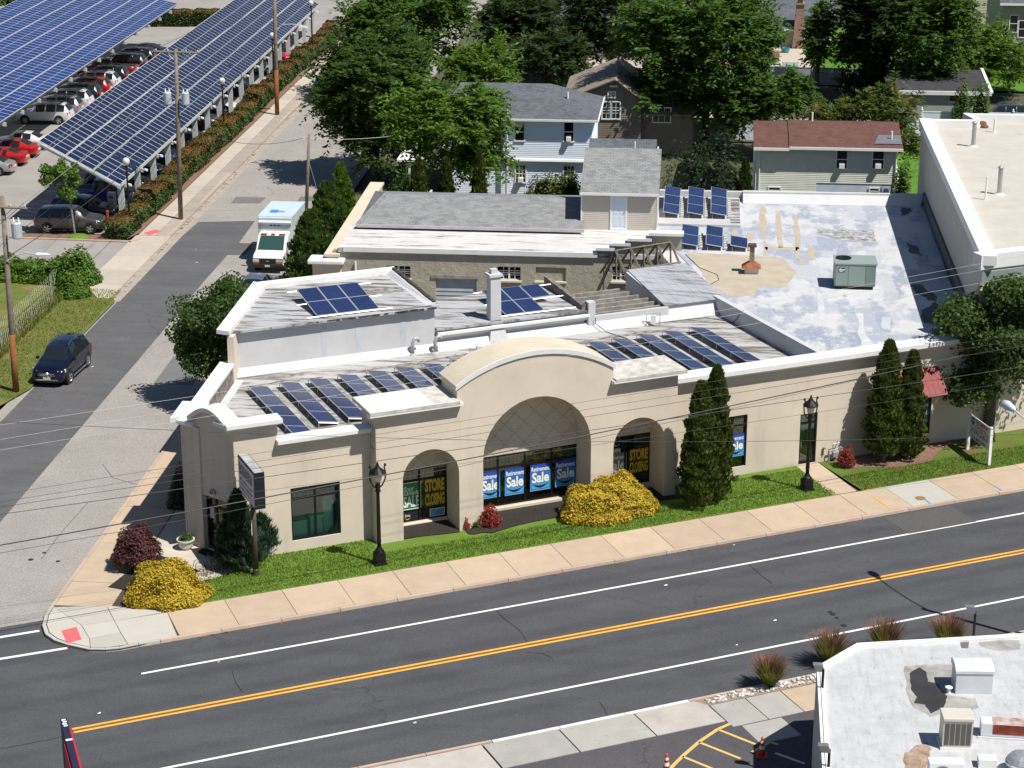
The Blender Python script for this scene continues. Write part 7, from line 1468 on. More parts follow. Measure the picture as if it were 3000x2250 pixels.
column('arborvitae', 'shorter left arborvitae of the pair beside the right small arch', ST(42.35, 77.55), 6.0, .86, 9000, 'thuja', group=GA, pw=.52); column('arborvitae', 'taller right arborvitae of the pair beside the right small arch', ST(43.35, 77.95), 6.5, .84, 9000, 'thuja', group=GA, pw=.52)
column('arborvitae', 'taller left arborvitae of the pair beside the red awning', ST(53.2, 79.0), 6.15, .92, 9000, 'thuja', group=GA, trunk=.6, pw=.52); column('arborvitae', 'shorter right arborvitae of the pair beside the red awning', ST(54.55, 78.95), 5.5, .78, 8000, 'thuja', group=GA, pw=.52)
column('spruce', 'dark young spruce beside the pole sign at the entrance', at(*zb_(900, 1140)), 3.4, 1.05, 9000, 'spruce', (.26, .035), trunk=.2, pw=.9); column('spruce', 'paler young spruce just right of the sign pole', at(*zb_(1170, 1010)), 2.0, .75, 4500, 'spruce', (.24, .035), trunk=.5, pw=.6)
for i, (dx, dy, Y, h, r, lb) in enumerate(((745, 365, 130, 3.4, .9, 'bright arborvitae left of its row behind the garage'), (800, 395, 129.5, 3.0, .85, 'bright arborvitae second in the row behind the garage'), (830, 390, 130, 3.0, .8, 'bright arborvitae third in the row behind the garage'), (905, 400, 131, 5.0, 1.0, 'dark arborvitae at the foot of the yellow green tree'), (965, 390, 131, 5.0, .9, 'dark arborvitae left of the blue house wall'), (1035, 385, 131.5, 5.5, .8, 'dark slim arborvitae against the blue house wall'))):
    p = on_y(dx*KD, dy*KD, Y); column('arborvitae', lb, (p.x, Y, 0), h+1.3, r, 2600, 'bush' if i < 3 else 'thuja', (.24, .1), 'arborvitae behind the garage')
p = on_y(1610*KD, 360*KD, 134); column('arborvitae', 'black slim arborvitae at the left end of the green house', (p.x, 134, 0), 6.0, .8, 2600, 'black', (.28, .12), 'arborvitae behind the garage')
# shrubs
def shrub(name, label, base, rad, n, leaf, mat, lobes=((0, 0, 0, 1),), group=None, up=.5, core=(.01, .015, .006), trunk=None, lift=.0, cat='shrub', rnd=.55):
    base = Vector(base); o = thing(name, label, cat, tuple(base), group=group); Vs = []; cm = MB()
    for (lx, ly, lz, ls) in lobes:
        k = int(n*ls**2); d = unit(RNG.normal(0, 1, (k, 3))); d[:, 2] = np.abs(d[:, 2])*1.0-.12; d = unit(d); w = 1+.08*np.sin(d[:, :1]*7+lx)+.08*np.sin(d[:, 1:2]*8+ly)+.06*np.sin(d[:, 2:]*9); f = RNG.uniform(.86, 1.03, (k, 1))
        C = d*w*f*np.array(rad)*ls+np.array([lx, ly, lz+lift]); C[:, 2] = np.maximum(C[:, 2], .03); Vs.append(leaves(C, d+np.array([0, 0, up]), leaf[0], leaf[1], rnd))
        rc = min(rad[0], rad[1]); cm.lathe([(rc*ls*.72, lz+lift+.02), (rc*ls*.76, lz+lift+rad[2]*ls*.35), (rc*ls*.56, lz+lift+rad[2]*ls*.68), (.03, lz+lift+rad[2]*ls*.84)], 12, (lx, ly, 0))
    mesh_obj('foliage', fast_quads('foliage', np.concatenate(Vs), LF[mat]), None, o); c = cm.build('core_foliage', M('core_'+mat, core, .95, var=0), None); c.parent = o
    if trunk: t = MB().tube([(0, 0, -.05), (0, 0, lift+.3)], trunk, 6).build('stem', BARK, None); t.parent = o
    return o
zo = Zc(0, 1500, 1000); pc = at(*zo(1065, 590))
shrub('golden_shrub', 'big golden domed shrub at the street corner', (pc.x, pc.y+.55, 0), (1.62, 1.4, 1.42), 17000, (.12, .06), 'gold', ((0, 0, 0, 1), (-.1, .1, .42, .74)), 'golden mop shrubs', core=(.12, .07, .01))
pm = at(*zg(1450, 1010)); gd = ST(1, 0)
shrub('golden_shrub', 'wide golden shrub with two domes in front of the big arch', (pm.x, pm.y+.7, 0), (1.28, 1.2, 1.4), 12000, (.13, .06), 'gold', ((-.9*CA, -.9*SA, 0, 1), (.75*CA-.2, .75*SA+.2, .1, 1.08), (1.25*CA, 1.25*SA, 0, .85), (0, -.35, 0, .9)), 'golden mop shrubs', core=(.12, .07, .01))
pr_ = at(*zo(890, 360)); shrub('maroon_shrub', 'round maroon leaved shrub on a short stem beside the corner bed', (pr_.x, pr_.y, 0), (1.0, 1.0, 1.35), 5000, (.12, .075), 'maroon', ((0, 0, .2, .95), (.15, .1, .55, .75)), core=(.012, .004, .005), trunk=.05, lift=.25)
pb_ = at(*zf5(1840, 1600)); shrub('red_barberry', 'larger red barberry on the lawn before the big arch', (pb_.x, pb_.y, 0), (.52, .5, .75), 1500, (.1, .06), 'red', group='red barberries', core=(.05, .008, .01), lift=.15, trunk=.03, rnd=.9); pb_ = at(*zf5(1450, 1650)); shrub('red_barberry', 'small red barberry left of the larger one', (pb_.x, pb_.y, 0), (.26, .26, .5), 420, (.1, .05), 'red', group='red barberries', core=(.05, .008, .01), lift=.1, rnd=.9)
pb_ = at(*zh(290, 1540)); shrub('red_barberry', 'dull red barberry beside the gas meter', (pb_.x, pb_.y, 0), (.42, .42, .8), 900, (.1, .05), 'red', group='red barberries', core=(.05, .012, .012), lift=.2, trunk=.03, rnd=.9)
pb_ = at(*zf5(1640, 1650)); shrub('grass_tuft', 'thin dark green grass tuft between the red barberries', (pb_.x, pb_.y, 0), (.22, .22, .35), 200, (.22, .02), 'thuja', up=2)
shrub('entrance_shrub', 'dark round shrub in the shade behind the entrance corner', (-23.0, 86.6, 0), (1.0, 1.1, 1.7), 2600, (.16, .08), 'black', ((0, 0, 0, 1), (-.2, .9, 0, .9))); b = at(*zh(960, 1400)); shrub('groundcover', 'low pale green groundcover shrub under the right arborvitae', (b.x, b.y, 0), (.5, .4, .5), 500, (.1, .06), 'spruce')
for dx, dy, Y, r, lb in ((60, 585, 122.3, 1.5, 'bright green bush by the drive at the left edge'), (120, 580, 122.0, 1.4, 'bright green bush at the end of the wire fence'), (165, 560, 121.6, 1.2, 'bright green bush nearest the crossing pavement'), (150, 610, 118.6, .9, 'lower bright green bush on the verge'), (10, 575, 122.5, 1.5, 'bright green bush cut by the left edge')):
    p = on_y(dx*KD, dy*KD, Y); shrub('verge_bush', lb, (p.x, Y, 0), (r, r*.8, max(1.2, p.z+.6)), 2600, (.22, .12), 'bush', ((0, 0, 0, 1), (.5, .2, .1, .7)), 'bright green bushes by the drive')
for dx, dy, Y, r, lb, mt_ in ((1180, 402, 144.5, 1.6, 'dark spreading juniper under the blue house windows', 'thuja'), (1225, 398, 144.4, 1.3, 'dark juniper at the right corner of the blue house', 'thuja'), (870, 405, 132, 1.2, 'leafy shrub below the porch of the blue house', 'mid'), (1500, 330, 143, 2.6, 'black hedge mass left of the green house', 'black'), (1560, 335, 141, 2.2, 'black hedge mass beside the green house corner', 'black'), (1700, 295, 158, 1.8, 'green shrub behind the red roof ridge', 'mid'), (1950, 380, 139, .9, 'bright yellow green shrub beside the white fence', 'lime'), (2120, 200, 170, 1.1, 'leafy shrub in front of the parked car at the right', 'lime'), (2080, 205, 172, .8, 'green shrub right of the block shed', 'lime')):
    p = on_y(dx*KD, dy*KD, Y); shrub('yard_shrub', lb, (p.x, Y, 0), (r, r*.8, max(1.0, p.z+.8)), 1800, (.26, .11), mt_, group='shrubs around the houses')
pt = pot1; shrub('pot_plant', 'small green plant in the pot by the entrance pillar', (pt.location.x, pt.location.y, .38), (.3, .3, .32), 300, (.12, .05), 'mid', cat='plant', up=1.5)
# clipped hedge along the canopy
def hedge_mesh(lx, ly, h, n):
    P = []; u = RNG.uniform(-1, 1, (n*2, 3)); ax = RNG.choice(3, n*2, p=[.3, .24, .46]); s = np.sign(u[np.arange(n*2), ax]); s = np.where(ax == 2, 1, s); u[np.arange(n*2), ax] = s
    rr = np.linalg.norm(np.maximum(np.abs(u)-.62, 0), axis=1, keepdims=True); q = np.clip(u, -.62, .62); q = q+(u-q)/np.maximum(rr, .38)*.38; q = q*(1+.05*np.sin(u[:, :1]*6)+.05*np.sin(u[:, 1:2]*7+u[:, 2:]*4))*RNG.uniform(.93, 1.03, (n*2, 1))
    C = q*np.array([lx/2, ly/2, h/2])+np.array([0, 0, h/2+.05]); C[:, 2] = np.maximum(C[:, 2], .05); return fast_quads('foliage', leaves(C, unit(u)+np.array([0, 0, .35]), .17, .10, .6), LF['hedge'])
HM_ = [hedge_mesh(1.65, 3.7, 1.32, 1500), hedge_mesh(1.6, 3.4, 1.2, 1400), hedge_mesh(1.75, 4.4, 1.38, 1700)]
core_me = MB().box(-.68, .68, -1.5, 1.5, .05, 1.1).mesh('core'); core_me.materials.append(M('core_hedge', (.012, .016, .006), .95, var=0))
y = 134.0; i = 0; ords = ['nearest', 'second', 'third', 'fourth', 'fifth', 'sixth', 'seventh', 'eighth', 'ninth', 'tenth', 'eleventh', 'twelfth', 'thirteenth', 'fourteenth', 'fifteenth', 'sixteenth', 'seventeenth', 'eighteenth', 'nineteenth', 'twentieth', 'twenty first', 'twenty second', 'twenty third', 'twenty fourth']
while y < 218 and i < 24:
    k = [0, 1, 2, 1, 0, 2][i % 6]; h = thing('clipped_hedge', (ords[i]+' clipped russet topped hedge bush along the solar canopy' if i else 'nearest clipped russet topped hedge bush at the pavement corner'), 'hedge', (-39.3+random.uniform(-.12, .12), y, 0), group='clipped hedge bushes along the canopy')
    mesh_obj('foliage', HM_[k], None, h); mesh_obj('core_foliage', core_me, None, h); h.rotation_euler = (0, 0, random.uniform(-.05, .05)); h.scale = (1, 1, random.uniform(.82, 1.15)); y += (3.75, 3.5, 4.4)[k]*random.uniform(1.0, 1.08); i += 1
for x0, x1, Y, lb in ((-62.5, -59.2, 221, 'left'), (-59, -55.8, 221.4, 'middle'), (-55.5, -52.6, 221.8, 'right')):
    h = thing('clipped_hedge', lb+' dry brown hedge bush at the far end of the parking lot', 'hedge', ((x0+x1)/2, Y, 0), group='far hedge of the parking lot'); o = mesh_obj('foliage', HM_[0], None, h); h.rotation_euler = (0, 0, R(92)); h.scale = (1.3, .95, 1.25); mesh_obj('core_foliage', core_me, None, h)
# grasses by the lower building
def plume(label, b, h=1.25):
    o = thing('fountain_grass', label, 'ornamental grass', tuple(b), group='fountain grasses along the lower kerb'); n = 1700; a = RNG.uniform(0, 2*np.pi, n); t = RNG.uniform(.15, .75, n); L = h*RNG.uniform(.6, 1.0, n); d = np.stack([np.cos(a)*t, np.sin(a)*t, np.ones(n)], 1); d = unit(d); p0 = np.stack([np.cos(a)*.2*t, np.sin(a)*.2*t, np.zeros(n)], 1); p1 = p0+d*L[:, None]*.6; p2 = p0+d*L[:, None]; p2[:, 2] -= t*.18
    sd = np.stack([-np.sin(a), np.cos(a), np.zeros(n)], 1)*.009; mesh_obj('blades', fast_quads('blades', np.stack([p0-sd, p0+sd, p1+sd, p1-sd], 1).reshape(-1, 3), LF['bush']), None, o)
    k = 800; q0 = p1[:k]; q1 = p2[:k]*np.array([1.08, 1.08, 1.08]); mesh_obj('plumes', fast_quads('plumes', np.stack([q0-sd[:k], q0+sd[:k], q1+sd[:k]*.8, q1-sd[:k]*.8], 1).reshape(-1, 3), leaf_mat('plume_pink', (.12, .05, .03), (.30, .15, .11), .3) if 'plume_pink' not in MATS else MATS['plume_pink']), None, o)
plume('fountain grass standing free on the stone strip', at(*zr(565, 1125))); 
for (px, py), lb in (((945, 975), 'fountain grass at the chamfered corner of the lower right building'), ((1310, 905), 'fountain grass behind the far parapet of the lower right building'), ((1720, 880), 'fountain grass nearest the flood light behind the far parapet')): q = at(*zr(px, py)); plume(lb, (q.x, q.y, 0), 1.35)
# stones of the planting strip
st_me = []
for k in range(4):
    bm = bmesh.new(); bmesh.ops.create_icosphere(bm, subdivisions=1, radius=1.0)
    for v in bm.verts: v.co *= random.uniform(.75, 1.15); v.co.z *= .6
    me = bpy.data.meshes.new('stone'); bm.to_mesh(me); bm.free(); me.materials.append(STONE if k % 2 else M('river_stone_pale', (.60, .58, .55), .8, var=.2)); st_me.append(me)
sb = thing('stone_bed', None, None, (0, 0, 0)); sb['kind'] = 'structure'
for i in range(170):
    s, t = random.uniform(34.2, 38.6), random.uniform(60.26, 60.8)
    if random.random() < .15: s, t = random.uniform(33.6, 34.5), random.uniform(60.25, 60.6)
    p = ST(s, t, .03); o = mesh_obj('stone', st_me[i % 4], None, sb, tuple(p)); r = random.uniform(.035, .085); o.scale = (r, r*random.uniform(.8, 1.3), r); o.rotation_euler = (0, 0, random.uniform(0, 6))
# short grass on the front lawns and verge: blades nobody could count
def blades(name, pts_fn, n, h, mat):
    P = np.array([pts_fn() for _ in range(n)]); a = RNG.uniform(0, 2*np.pi, n); ln = RNG.uniform(.0, .6, n); H = h*RNG.uniform(.5, 1.3, n); sd = np.stack([np.cos(a), np.sin(a), np.zeros(n)], 1)*.022; tip = P+np.stack([-np.sin(a)*ln*H, np.cos(a)*ln*H, H], 1)
    me = fast_quads(name, np.stack([P-sd, P+sd, tip], 1).reshape(-1, 3), mat, 3); o = mesh_obj(name, me, None); o['kind'] = 'stuff'; return o
def lawn_pt():
    while True:
        s, t = random.uniform(18.8, 49.0), random.uniform(76.3, 79.8)
        if 27.2 < s < 42.1 and t > 78.2: continue
        return tuple(ST(s, t, .0))
blades('lawn_grass', lawn_pt, 26000, .09, leaf_mat('blade_green', (.07, .14, .015), (.18, .29, .045), .3)); blades('lawn_grass', lambda: tuple(ST(random.uniform(50.4, 64), random.uniform(76.3, 78.2), 0)), 9000, .09, MATS['blade_green']); blades('verge_grass', lambda: (random.uniform(-40, -35.6), random.uniform(100, 120.5), 0), 12000, .1, leaf_mat('blade_dry', (.08, .11, .02), (.22, .24, .06), .3, (.35, .25, .10)))
blades('tall_weeds', lambda: (random.uniform(-39.6, -38.6), random.uniform(104, 119), 0), 3000, .6, MATS['blade_dry'])
# chain-link fence on the verge
CF = thing('chain_fence', 'rusty chain link fence along the verge at the left edge', 'fence', (-38.95, 110, 0)); GALV = M('post_galv', (.45, .45, .43), .5, .4)
mesh_n = NT('chain_link'); mesh_n.set(.5, .5); tcx = mesh_n.new('ShaderNodeSeparateXYZ'); mesh_n.link(mesh_n.pos(), tcx.inputs[0])
for yy in (98.5, 101.5, 104.6, 107.6, 110.3, 113.0, 116.9): MB().tube([(-38.95, yy, 0), (-38.95, yy, 1.95), (-38.72, yy, 2.2)], .03, 6).build('post', GALV, CF)
MB().tube([(-38.95, 98.5, .15), (-38.95, 117, .15)], .03, 5).build('rail', M('rail_cream', (.5, .42, .3), .6), CF)
m = MB()
for k in range(44):
    y0 = 98.5+k*.42
    for sgn in (1, -1):
        a = (-38.95, y0 if sgn > 0 else y0+1.6, .1); b = (-38.95, y0+1.6 if sgn > 0 else y0, 1.9); m.tube([a, b], .0025, 3, False)
m.build('wire_mesh', GALV, CF)['kind'] = 'stuff'
# ------------------------------------------------------------------ solar canopies of the car park
FRW = M('frame_white', (.60, .61, .63), .4, .1, var=0); STEELW = M('steel_pale', (.48, .50, .50), .5, var=.06)
def module_x(name, w, l, cellm, f=.035, th=.05, cap=.03):
    m = MB(); m.box(0, w, 0, l, -th, 0); nb = len(m.f); z = .004
    for a, b in ((f, w/2-cap*.4), (w/2+cap*.4, w-f)): m.add([(a, f, z), (b, f, z), (b, l-f, z), (a, l-f, z)], [(0, 1, 2, 3)])
    me = m.mesh(name); me.materials.append(FRW); me.materials.append(cellm)
    for i, p in enumerate(me.polygons): p.material_index = 0 if i < nb else 1
    return me
def px_of(p):
    v = Vector(p)-CAMP; w = v.dot(FW); return (1500+FPX*v.dot(RT)/w, 1125-FPX*v.dot(UP)/w)
def canopy(label, lo, hi, y0, y1, nx, cellm, rot, cols=True):
    (xl, zl), (xh, zh_) = lo, hi; th = math.atan2(zh_-zl, xl-xh); L = math.hypot(xl-xh, zh_-zl)/nx; o = thing('solar_canopy', label, 'solar canopy', (xl, y0, 0), rot=rot); n = int((y1-y0)/1.03); me = module_x('panel', L-.05, 1.0, cellm); cells_ = []
    for i in range(n):
        for j in range(nx):
            q = Vector((xh-xl+j*L*math.cos(th), i*1.03, zh_-j*L*math.sin(th))); w = Matrix.Rotation(rot, 4, 'Z') @ q+Vector((xl, y0, 0)); p = px_of(w); p2 = px_of(w+Vector((L*math.cos(th), 1, -L*math.sin(th)))); vis = max(p[0], p2[0]) > -20 and max(p[1], p2[1]) > -20
            cells_.append((not vis, (w-CAMP).length, q))
    cells_.sort(key=lambda t: t[:2]); rest = MB(); rc = []
    for k, (nv, d, q) in enumerate(cells_):
        if k < 300 and not nv: c = mesh_obj('panel', me, None, o, tuple(q)); c.rotation_euler = (0, th, 0)
        else: rc.append(q)
    if rc:
        V = []; F = []; MI = []; base = [v.co.copy() for v in me.vertices]; pf = [tuple(p.vertices) for p in me.polygons]; pi = [p.material_index for p in me.polygons]; rm = Matrix.Rotation(th, 3, 'Y'); bv = [rm @ v for v in base]
        for q in rc: k = len(V); V += [tuple(v+q) for v in bv]; F += [tuple(k+i for i in f) for f in pf]; MI += pi
        m2 = bpy.data.meshes.new('panel_field'); m2.from_pydata(V, [], F); m2.materials.append(FRW); m2.materials.append(cellm); m2.polygons.foreach_set('material_index', MI); mesh_obj('panel_field', m2, None, o)['kind'] = 'stuff'
    W = xh-xl; Y = n*1.03
    def P(f, z=0): return Vector((W*(1-f), 0, zh_+(zl-zh_)*f+z))
    for f in (.02, .34, .67, .98): p = P(f, -.18); MB().box(p.x-.05, p.x+.05, .05, Y-.05, p.z-.1, p.z+.1).build('purlin', STEELW, o)
    sp = 4.6; k = 0
    while 1.6+k*sp < Y:
        y = 1.6+k*sp; a, b = P(.0, -.28), P(1.0, -.28); m = MB(); m.hexa([(a.x, y-.08, a.z-.28), (b.x, y-.08, b.z-.28), (b.x, y+.08, b.z-.28), (a.x, y+.08, a.z-.28)], [(a.x, y-.08, a.z), (b.x, y-.08, b.z), (b.x, y+.08, b.z), (a.x, y+.08, a.z)]); m.build('beam', STEELW, o)
        cx = -.45 if cols else W*.5; cz_ = zl+(cx/W)*(zh_-zl)-.3
        MB().hexa([(cx-.14, y-.22, 0), (cx+.14, y-.22, 0), (cx+.14, y+.22, 0), (cx-.14, y+.22, 0)], [(cx-.22, y-.22, cz_), (cx+.22, y-.22, cz_), (cx+.22, y+.22, cz_), (cx-.22, y+.22, cz_)]).build('column', STEELW, o)
        if cols: MB().hexa([(.1, y-.1, zl-.4), (.32, y-.1, zl-.46), (.32, y+.08, zl-.46), (.1, y+.08, zl-.4)], [(.08, y-.1, zl-.27), (.3, y-.1, zl-.33), (.3, y+.08, zl-.33), (.08, y+.08, zl-.27)]).build('flood_light', WHITEP, o)
        k += 1
    MB().hexa([(W-.1, -.12, zh_-.3), (0, -.12, zl-.3), (0, -.02, zl-.3), (W-.1, -.02, zh_-.3)], [(W-.1, -.12, zh_-.04), (0, -.12, zl-.04), (0, -.02, zl-.04), (W-.1, -.02, zh_-.04)]).build('edge_beam', STEELW, o)
    MB().tube([P(.03, -.12)+Vector((0, -.2, 0)), P(.97, -.12)+Vector((0, -.2, 0))], .05, 6).build('conduit', M('conduit_grey', (.3, .3, .3), .5), o)
    return o
canopy('long dark navy solar canopy beside the clipped hedge', (-39.7, 3.0), (-45.2, 6.0), 135.5, 218.2, 3, CELLC, R(.95)); canopy('wide solar canopy coloured bright blue as sky reflection at the top left corner', (-52.2, 4.4), (-63.9, 7.0), 139.0, 208.3, 6, CELLD, R(1.3), cols=False)
# ------------------------------------------------------------------ vehicles
def carpaint(name, col, rough=.25, metal=.2):
    if name in MATS: return MATS[name]
    n = NT(name); n.set(rough, metal, .5, .9); n.color(col); n.b.inputs['Coat Roughness'].default_value = .04; MATS[name] = n.m; return n.m
TYRE = M('tyre', (.015, .015, .016), .85, var=0); RIM = M('rim_alloy', (.55, .56, .58), .3, .8, var=0); CHROME = M('chrome', (.65, .66, .68), .15, .95, var=0); CARGL = M('car_glass', (.012, .016, .020), .05, 0, var=0, spec=.9); HEADL = M('headlamp', (.62, .66, .70), .1, .2, var=0, spec=.8); TAILL = M('tail_lamp', (.35, .01, .015), .2, 0, var=0); PLASTIC = M('car_plastic', (.02, .02, .021), .7, var=0); PLATE = M('plate', (.60, .58, .42), .6, var=0)
# stations: x fraction from nose, belt z, crown z, half width, crown half width, glass code of the strip towards the next station (0 none, 1 windscreen, 2 side, 3 rear, 9 bed)
KIND = {
 'suv': dict(L=4.78, W=1.93, st=[(0, .66, .70, .74, .55, 0), (.025, .86, .92, .88, .62, 0), (.09, .98, 1.05, .94, .66, 0), (.25, 1.06, 1.14, .965, .70, 1), (.385, 1.09, 1.68, .965, .60, 2), (.55, 1.10, 1.755, .965, .62, 0), (.575, 1.10, 1.755, .965, .62, 2), (.74, 1.11, 1.74, .96, .61, 0), (.76, 1.11, 1.735, .96, .61, 2), (.90, 1.12, 1.66, .94, .58, 3), (.975, 1.10, 1.16, .92, .66, 0), (1.0, .72, .76, .84, .6, 0)], wx=(.185, .795), wr=.37),
 'sedan': dict(L=4.8, W=1.84, st=[(0, .54, .57, .70, .5, 0), (.03, .68, .72, .84, .6, 0), (.12, .78, .86, .90, .62, 0), (.29, .88, .96, .92, .66, 1), (.43, .91, 1.38, .92, .56, 2), (.56, .92, 1.45, .92, .57, 0), (.58, .92, 1.45, .92, .57, 2), (.72, .93, 1.38, .91, .55, 3), (.86, .95, 1.02, .90, .62, 0), (.97, .92, .96, .86, .6, 0), (1.0, .6, .63, .76, .55, 0)], wx=(.19, .79), wr=.33),
 'coupe': dict(L=4.75, W=1.9, st=[(0, .55, .58, .72, .5, 0), (.03, .72, .77, .87, .62, 0), (.14, .84, .92, .94, .66, 0), (.36, .90, .98, .95, .68, 1), (.49, .93, 1.32, .95, .55, 2), (.60, .94, 1.36, .95, .55, 0), (.63, .94, 1.35, .96, .55, 2), (.70, .95, 1.30, .96, .54, 3), (.86, .97, 1.03, .95, .64, 0), (.97, .98, 1.02, .90, .62, 0), (1.0, .62, .66, .80, .55, 0)], wx=(.2, .8), wr=.36),
 'pickup': dict(L=5.7, W=2.0, st=[(0, .80, .84, .80, .6, 0), (.02, 1.0, 1.06, .93, .66, 0), (.10, 1.08, 1.14, .98, .7, 0), (.24, 1.14, 1.22, 1.0, .72, 1), (.33, 1.16, 1.80, 1.0, .66, 2), (.45, 1.16, 1.88, 1.0, .67, 0), (.465, 1.16, 1.88, 1.0, .67, 2), (.58, 1.16, 1.84, 1.0, .66, 3), (.61, 1.17, 1.20, 1.0, .80, 9), (.97, 1.17, 1.20, .99, .80, 0), (1.0, .85, .9, .92, .7, 0)], wx=(.18, .78), wr=.39),
}
_CM = {}
def car_meshes(kind):
    if kind in _CM: return _CM[kind]
    K = KIND[kind]; L = K['L']; st = K['st']; pts = []; sc = K['W']/2/max(s[3] for s in st)
    for fx, zb, zt, w, wt, g in st:
        x = L/2-fx*L; w *= sc; wt *= sc; cab = zt-zb > .3; e = .05 if cab else .02
        half = [(w*.88, .24), (w*.97, .40), (w, .62 if zb > .7 else zb*.8), (w*.985, zb), (wt, zt-e), (wt*.55, zt-e*.1)]
        pts += [(x, y, z) for y, z in half]+[(x, -y, z) for y, z in half[::-1]]
    n = 12; m = len(st); F = []; MI = []
    for i in range(m-1):
        g = st[i][5]
        for j in range(n-1):
            F.append((i*n+j, i*n+j+1, (i+1)*n+j+1, (i+1)*n+j)); side = j in (3, 7); topp = j in (4, 5, 6); mi = 0
            if g == 1 and topp: mi = 1
            if g == 2 and side: mi = 10+i*2+(j == 7)
            if g == 3 and topp: mi = 3
            if g == 9 and topp: mi = 9
            MI.append(mi)
        F.append((i*n+n-1, i*n, (i+1)*n, (i+1)*n+n-1)); MI.append(0)
    F += [tuple(range(n))[::-1], tuple(range((m-1)*n, m*n))]; MI += [0, 0]
    me = bpy.data.meshes.new('shell'); me.from_pydata(pts, [], F); me.polygons.foreach_set('material_index', [0]*len(F))
    codes = sorted(set(MI)); ix = {c: k for k, c in enumerate(codes)}
    for _ in codes: me.materials.append(BLACKM)
    me.polygons.foreach_set('material_index', [ix[c] for c in MI]); bm = bmesh.new(); bm.from_mesh(me); bmesh.ops.recalc_face_normals(bm, faces=bm.faces)
    cl = bm.edges.layers.float.get('crease_edge') or bm.edges.layers.float.new('crease_edge')
    for e in bm.edges:
        if len(e.link_faces) == 2 and e.link_faces[0].material_index != e.link_faces[1].material_index: e[cl] = 1.0
    vl = bm.verts.layers.float.get('crease_vert') or bm.verts.layers.float.new('crease_vert')
    for v in bm.verts:
        if sum(1 for e in v.link_edges if e[cl] > .5) >= 2: v[vl] = .9
    bm.to_mesh(me); bm.free()
    t = bpy.data.objects.new('t', me); COL.objects.link(t); s = t.modifiers.new('s', 'SUBSURF'); s.levels = 2; s.render_levels = 2; bpy.context.view_layer.update()
    ev = bpy.data.meshes.new_from_object(t.evaluated_get(bpy.context.evaluated_depsgraph_get())); bpy.data.objects.remove(t); vv = [v.co.copy() for v in ev.vertices]; out = []
    for c in codes:
        fs = [tuple(p.vertices) for p in ev.polygons if p.material_index == ix[c]]; used = sorted({v for f in fs for v in f}); mp_ = {v: k for k, v in enumerate(used)}
        q = bpy.data.meshes.new('part'); q.from_pydata([vv[v] for v in used], [], [tuple(mp_[v] for v in f) for f in fs]); q.shade_smooth(); nm = {0: 'body', 1: 'windscreen', 3: 'rear_window', 9: 'cargo_bed'}.get(c, 'side_window'); q.name = nm; q.materials.append(CARGL if c not in (0, 9) else PLASTIC); out.append((nm, q))
    K['wheel'] = MB().lathe([(K['wr']*.62, -.10), (K['wr']*.95, -.115), (K['wr'], -.06), (K['wr'], .06), (K['wr']*.95, .115), (K['wr']*.62, .10)], 20).xf(Matrix.Rotation(R(90), 4, 'X')).mesh('wheel', smooth=False); K['wheel'].materials.append(TYRE)
    r = K['wr']*.64; rm_ = MB().disc((0, 0, 0), r, 20, 'y', .14)
    rim = MB().lathe([(r*.9, .085), (r, .12), (r, .08)], 20).xf(Matrix.Rotation(R(90), 4, 'X'))
    for k in range(5):
        a = k*2*math.pi/5; rim.hexa([(math.cos(a+s)*q, -.118, math.sin(a+s)*q) for q, s in ((.04, -.9), (r*.95, -.2), (r*.95, .2), (.04, .9))], [(math.cos(a+s)*q, -.095, math.sin(a+s)*q) for q, s in ((.04, -.9), (r*.95, -.2), (r*.95, .2), (.04, .9))])
    rim2 = MB().add(rim.v, rim.f); rim.add([(x, -y, z) for x, y, z in rim2.v], [f[::-1] for f in rim2.f]); K['rim'] = rim.mesh('rim'); K['rim'].materials.append(RIM); K['arch'] = MB().disc((0, 0, 0), K['wr']*1.16, 22, 'y', .05).mesh('wheel_arch'); K['arch'].materials.append(PLASTIC)
    _CM[kind] = out; return out
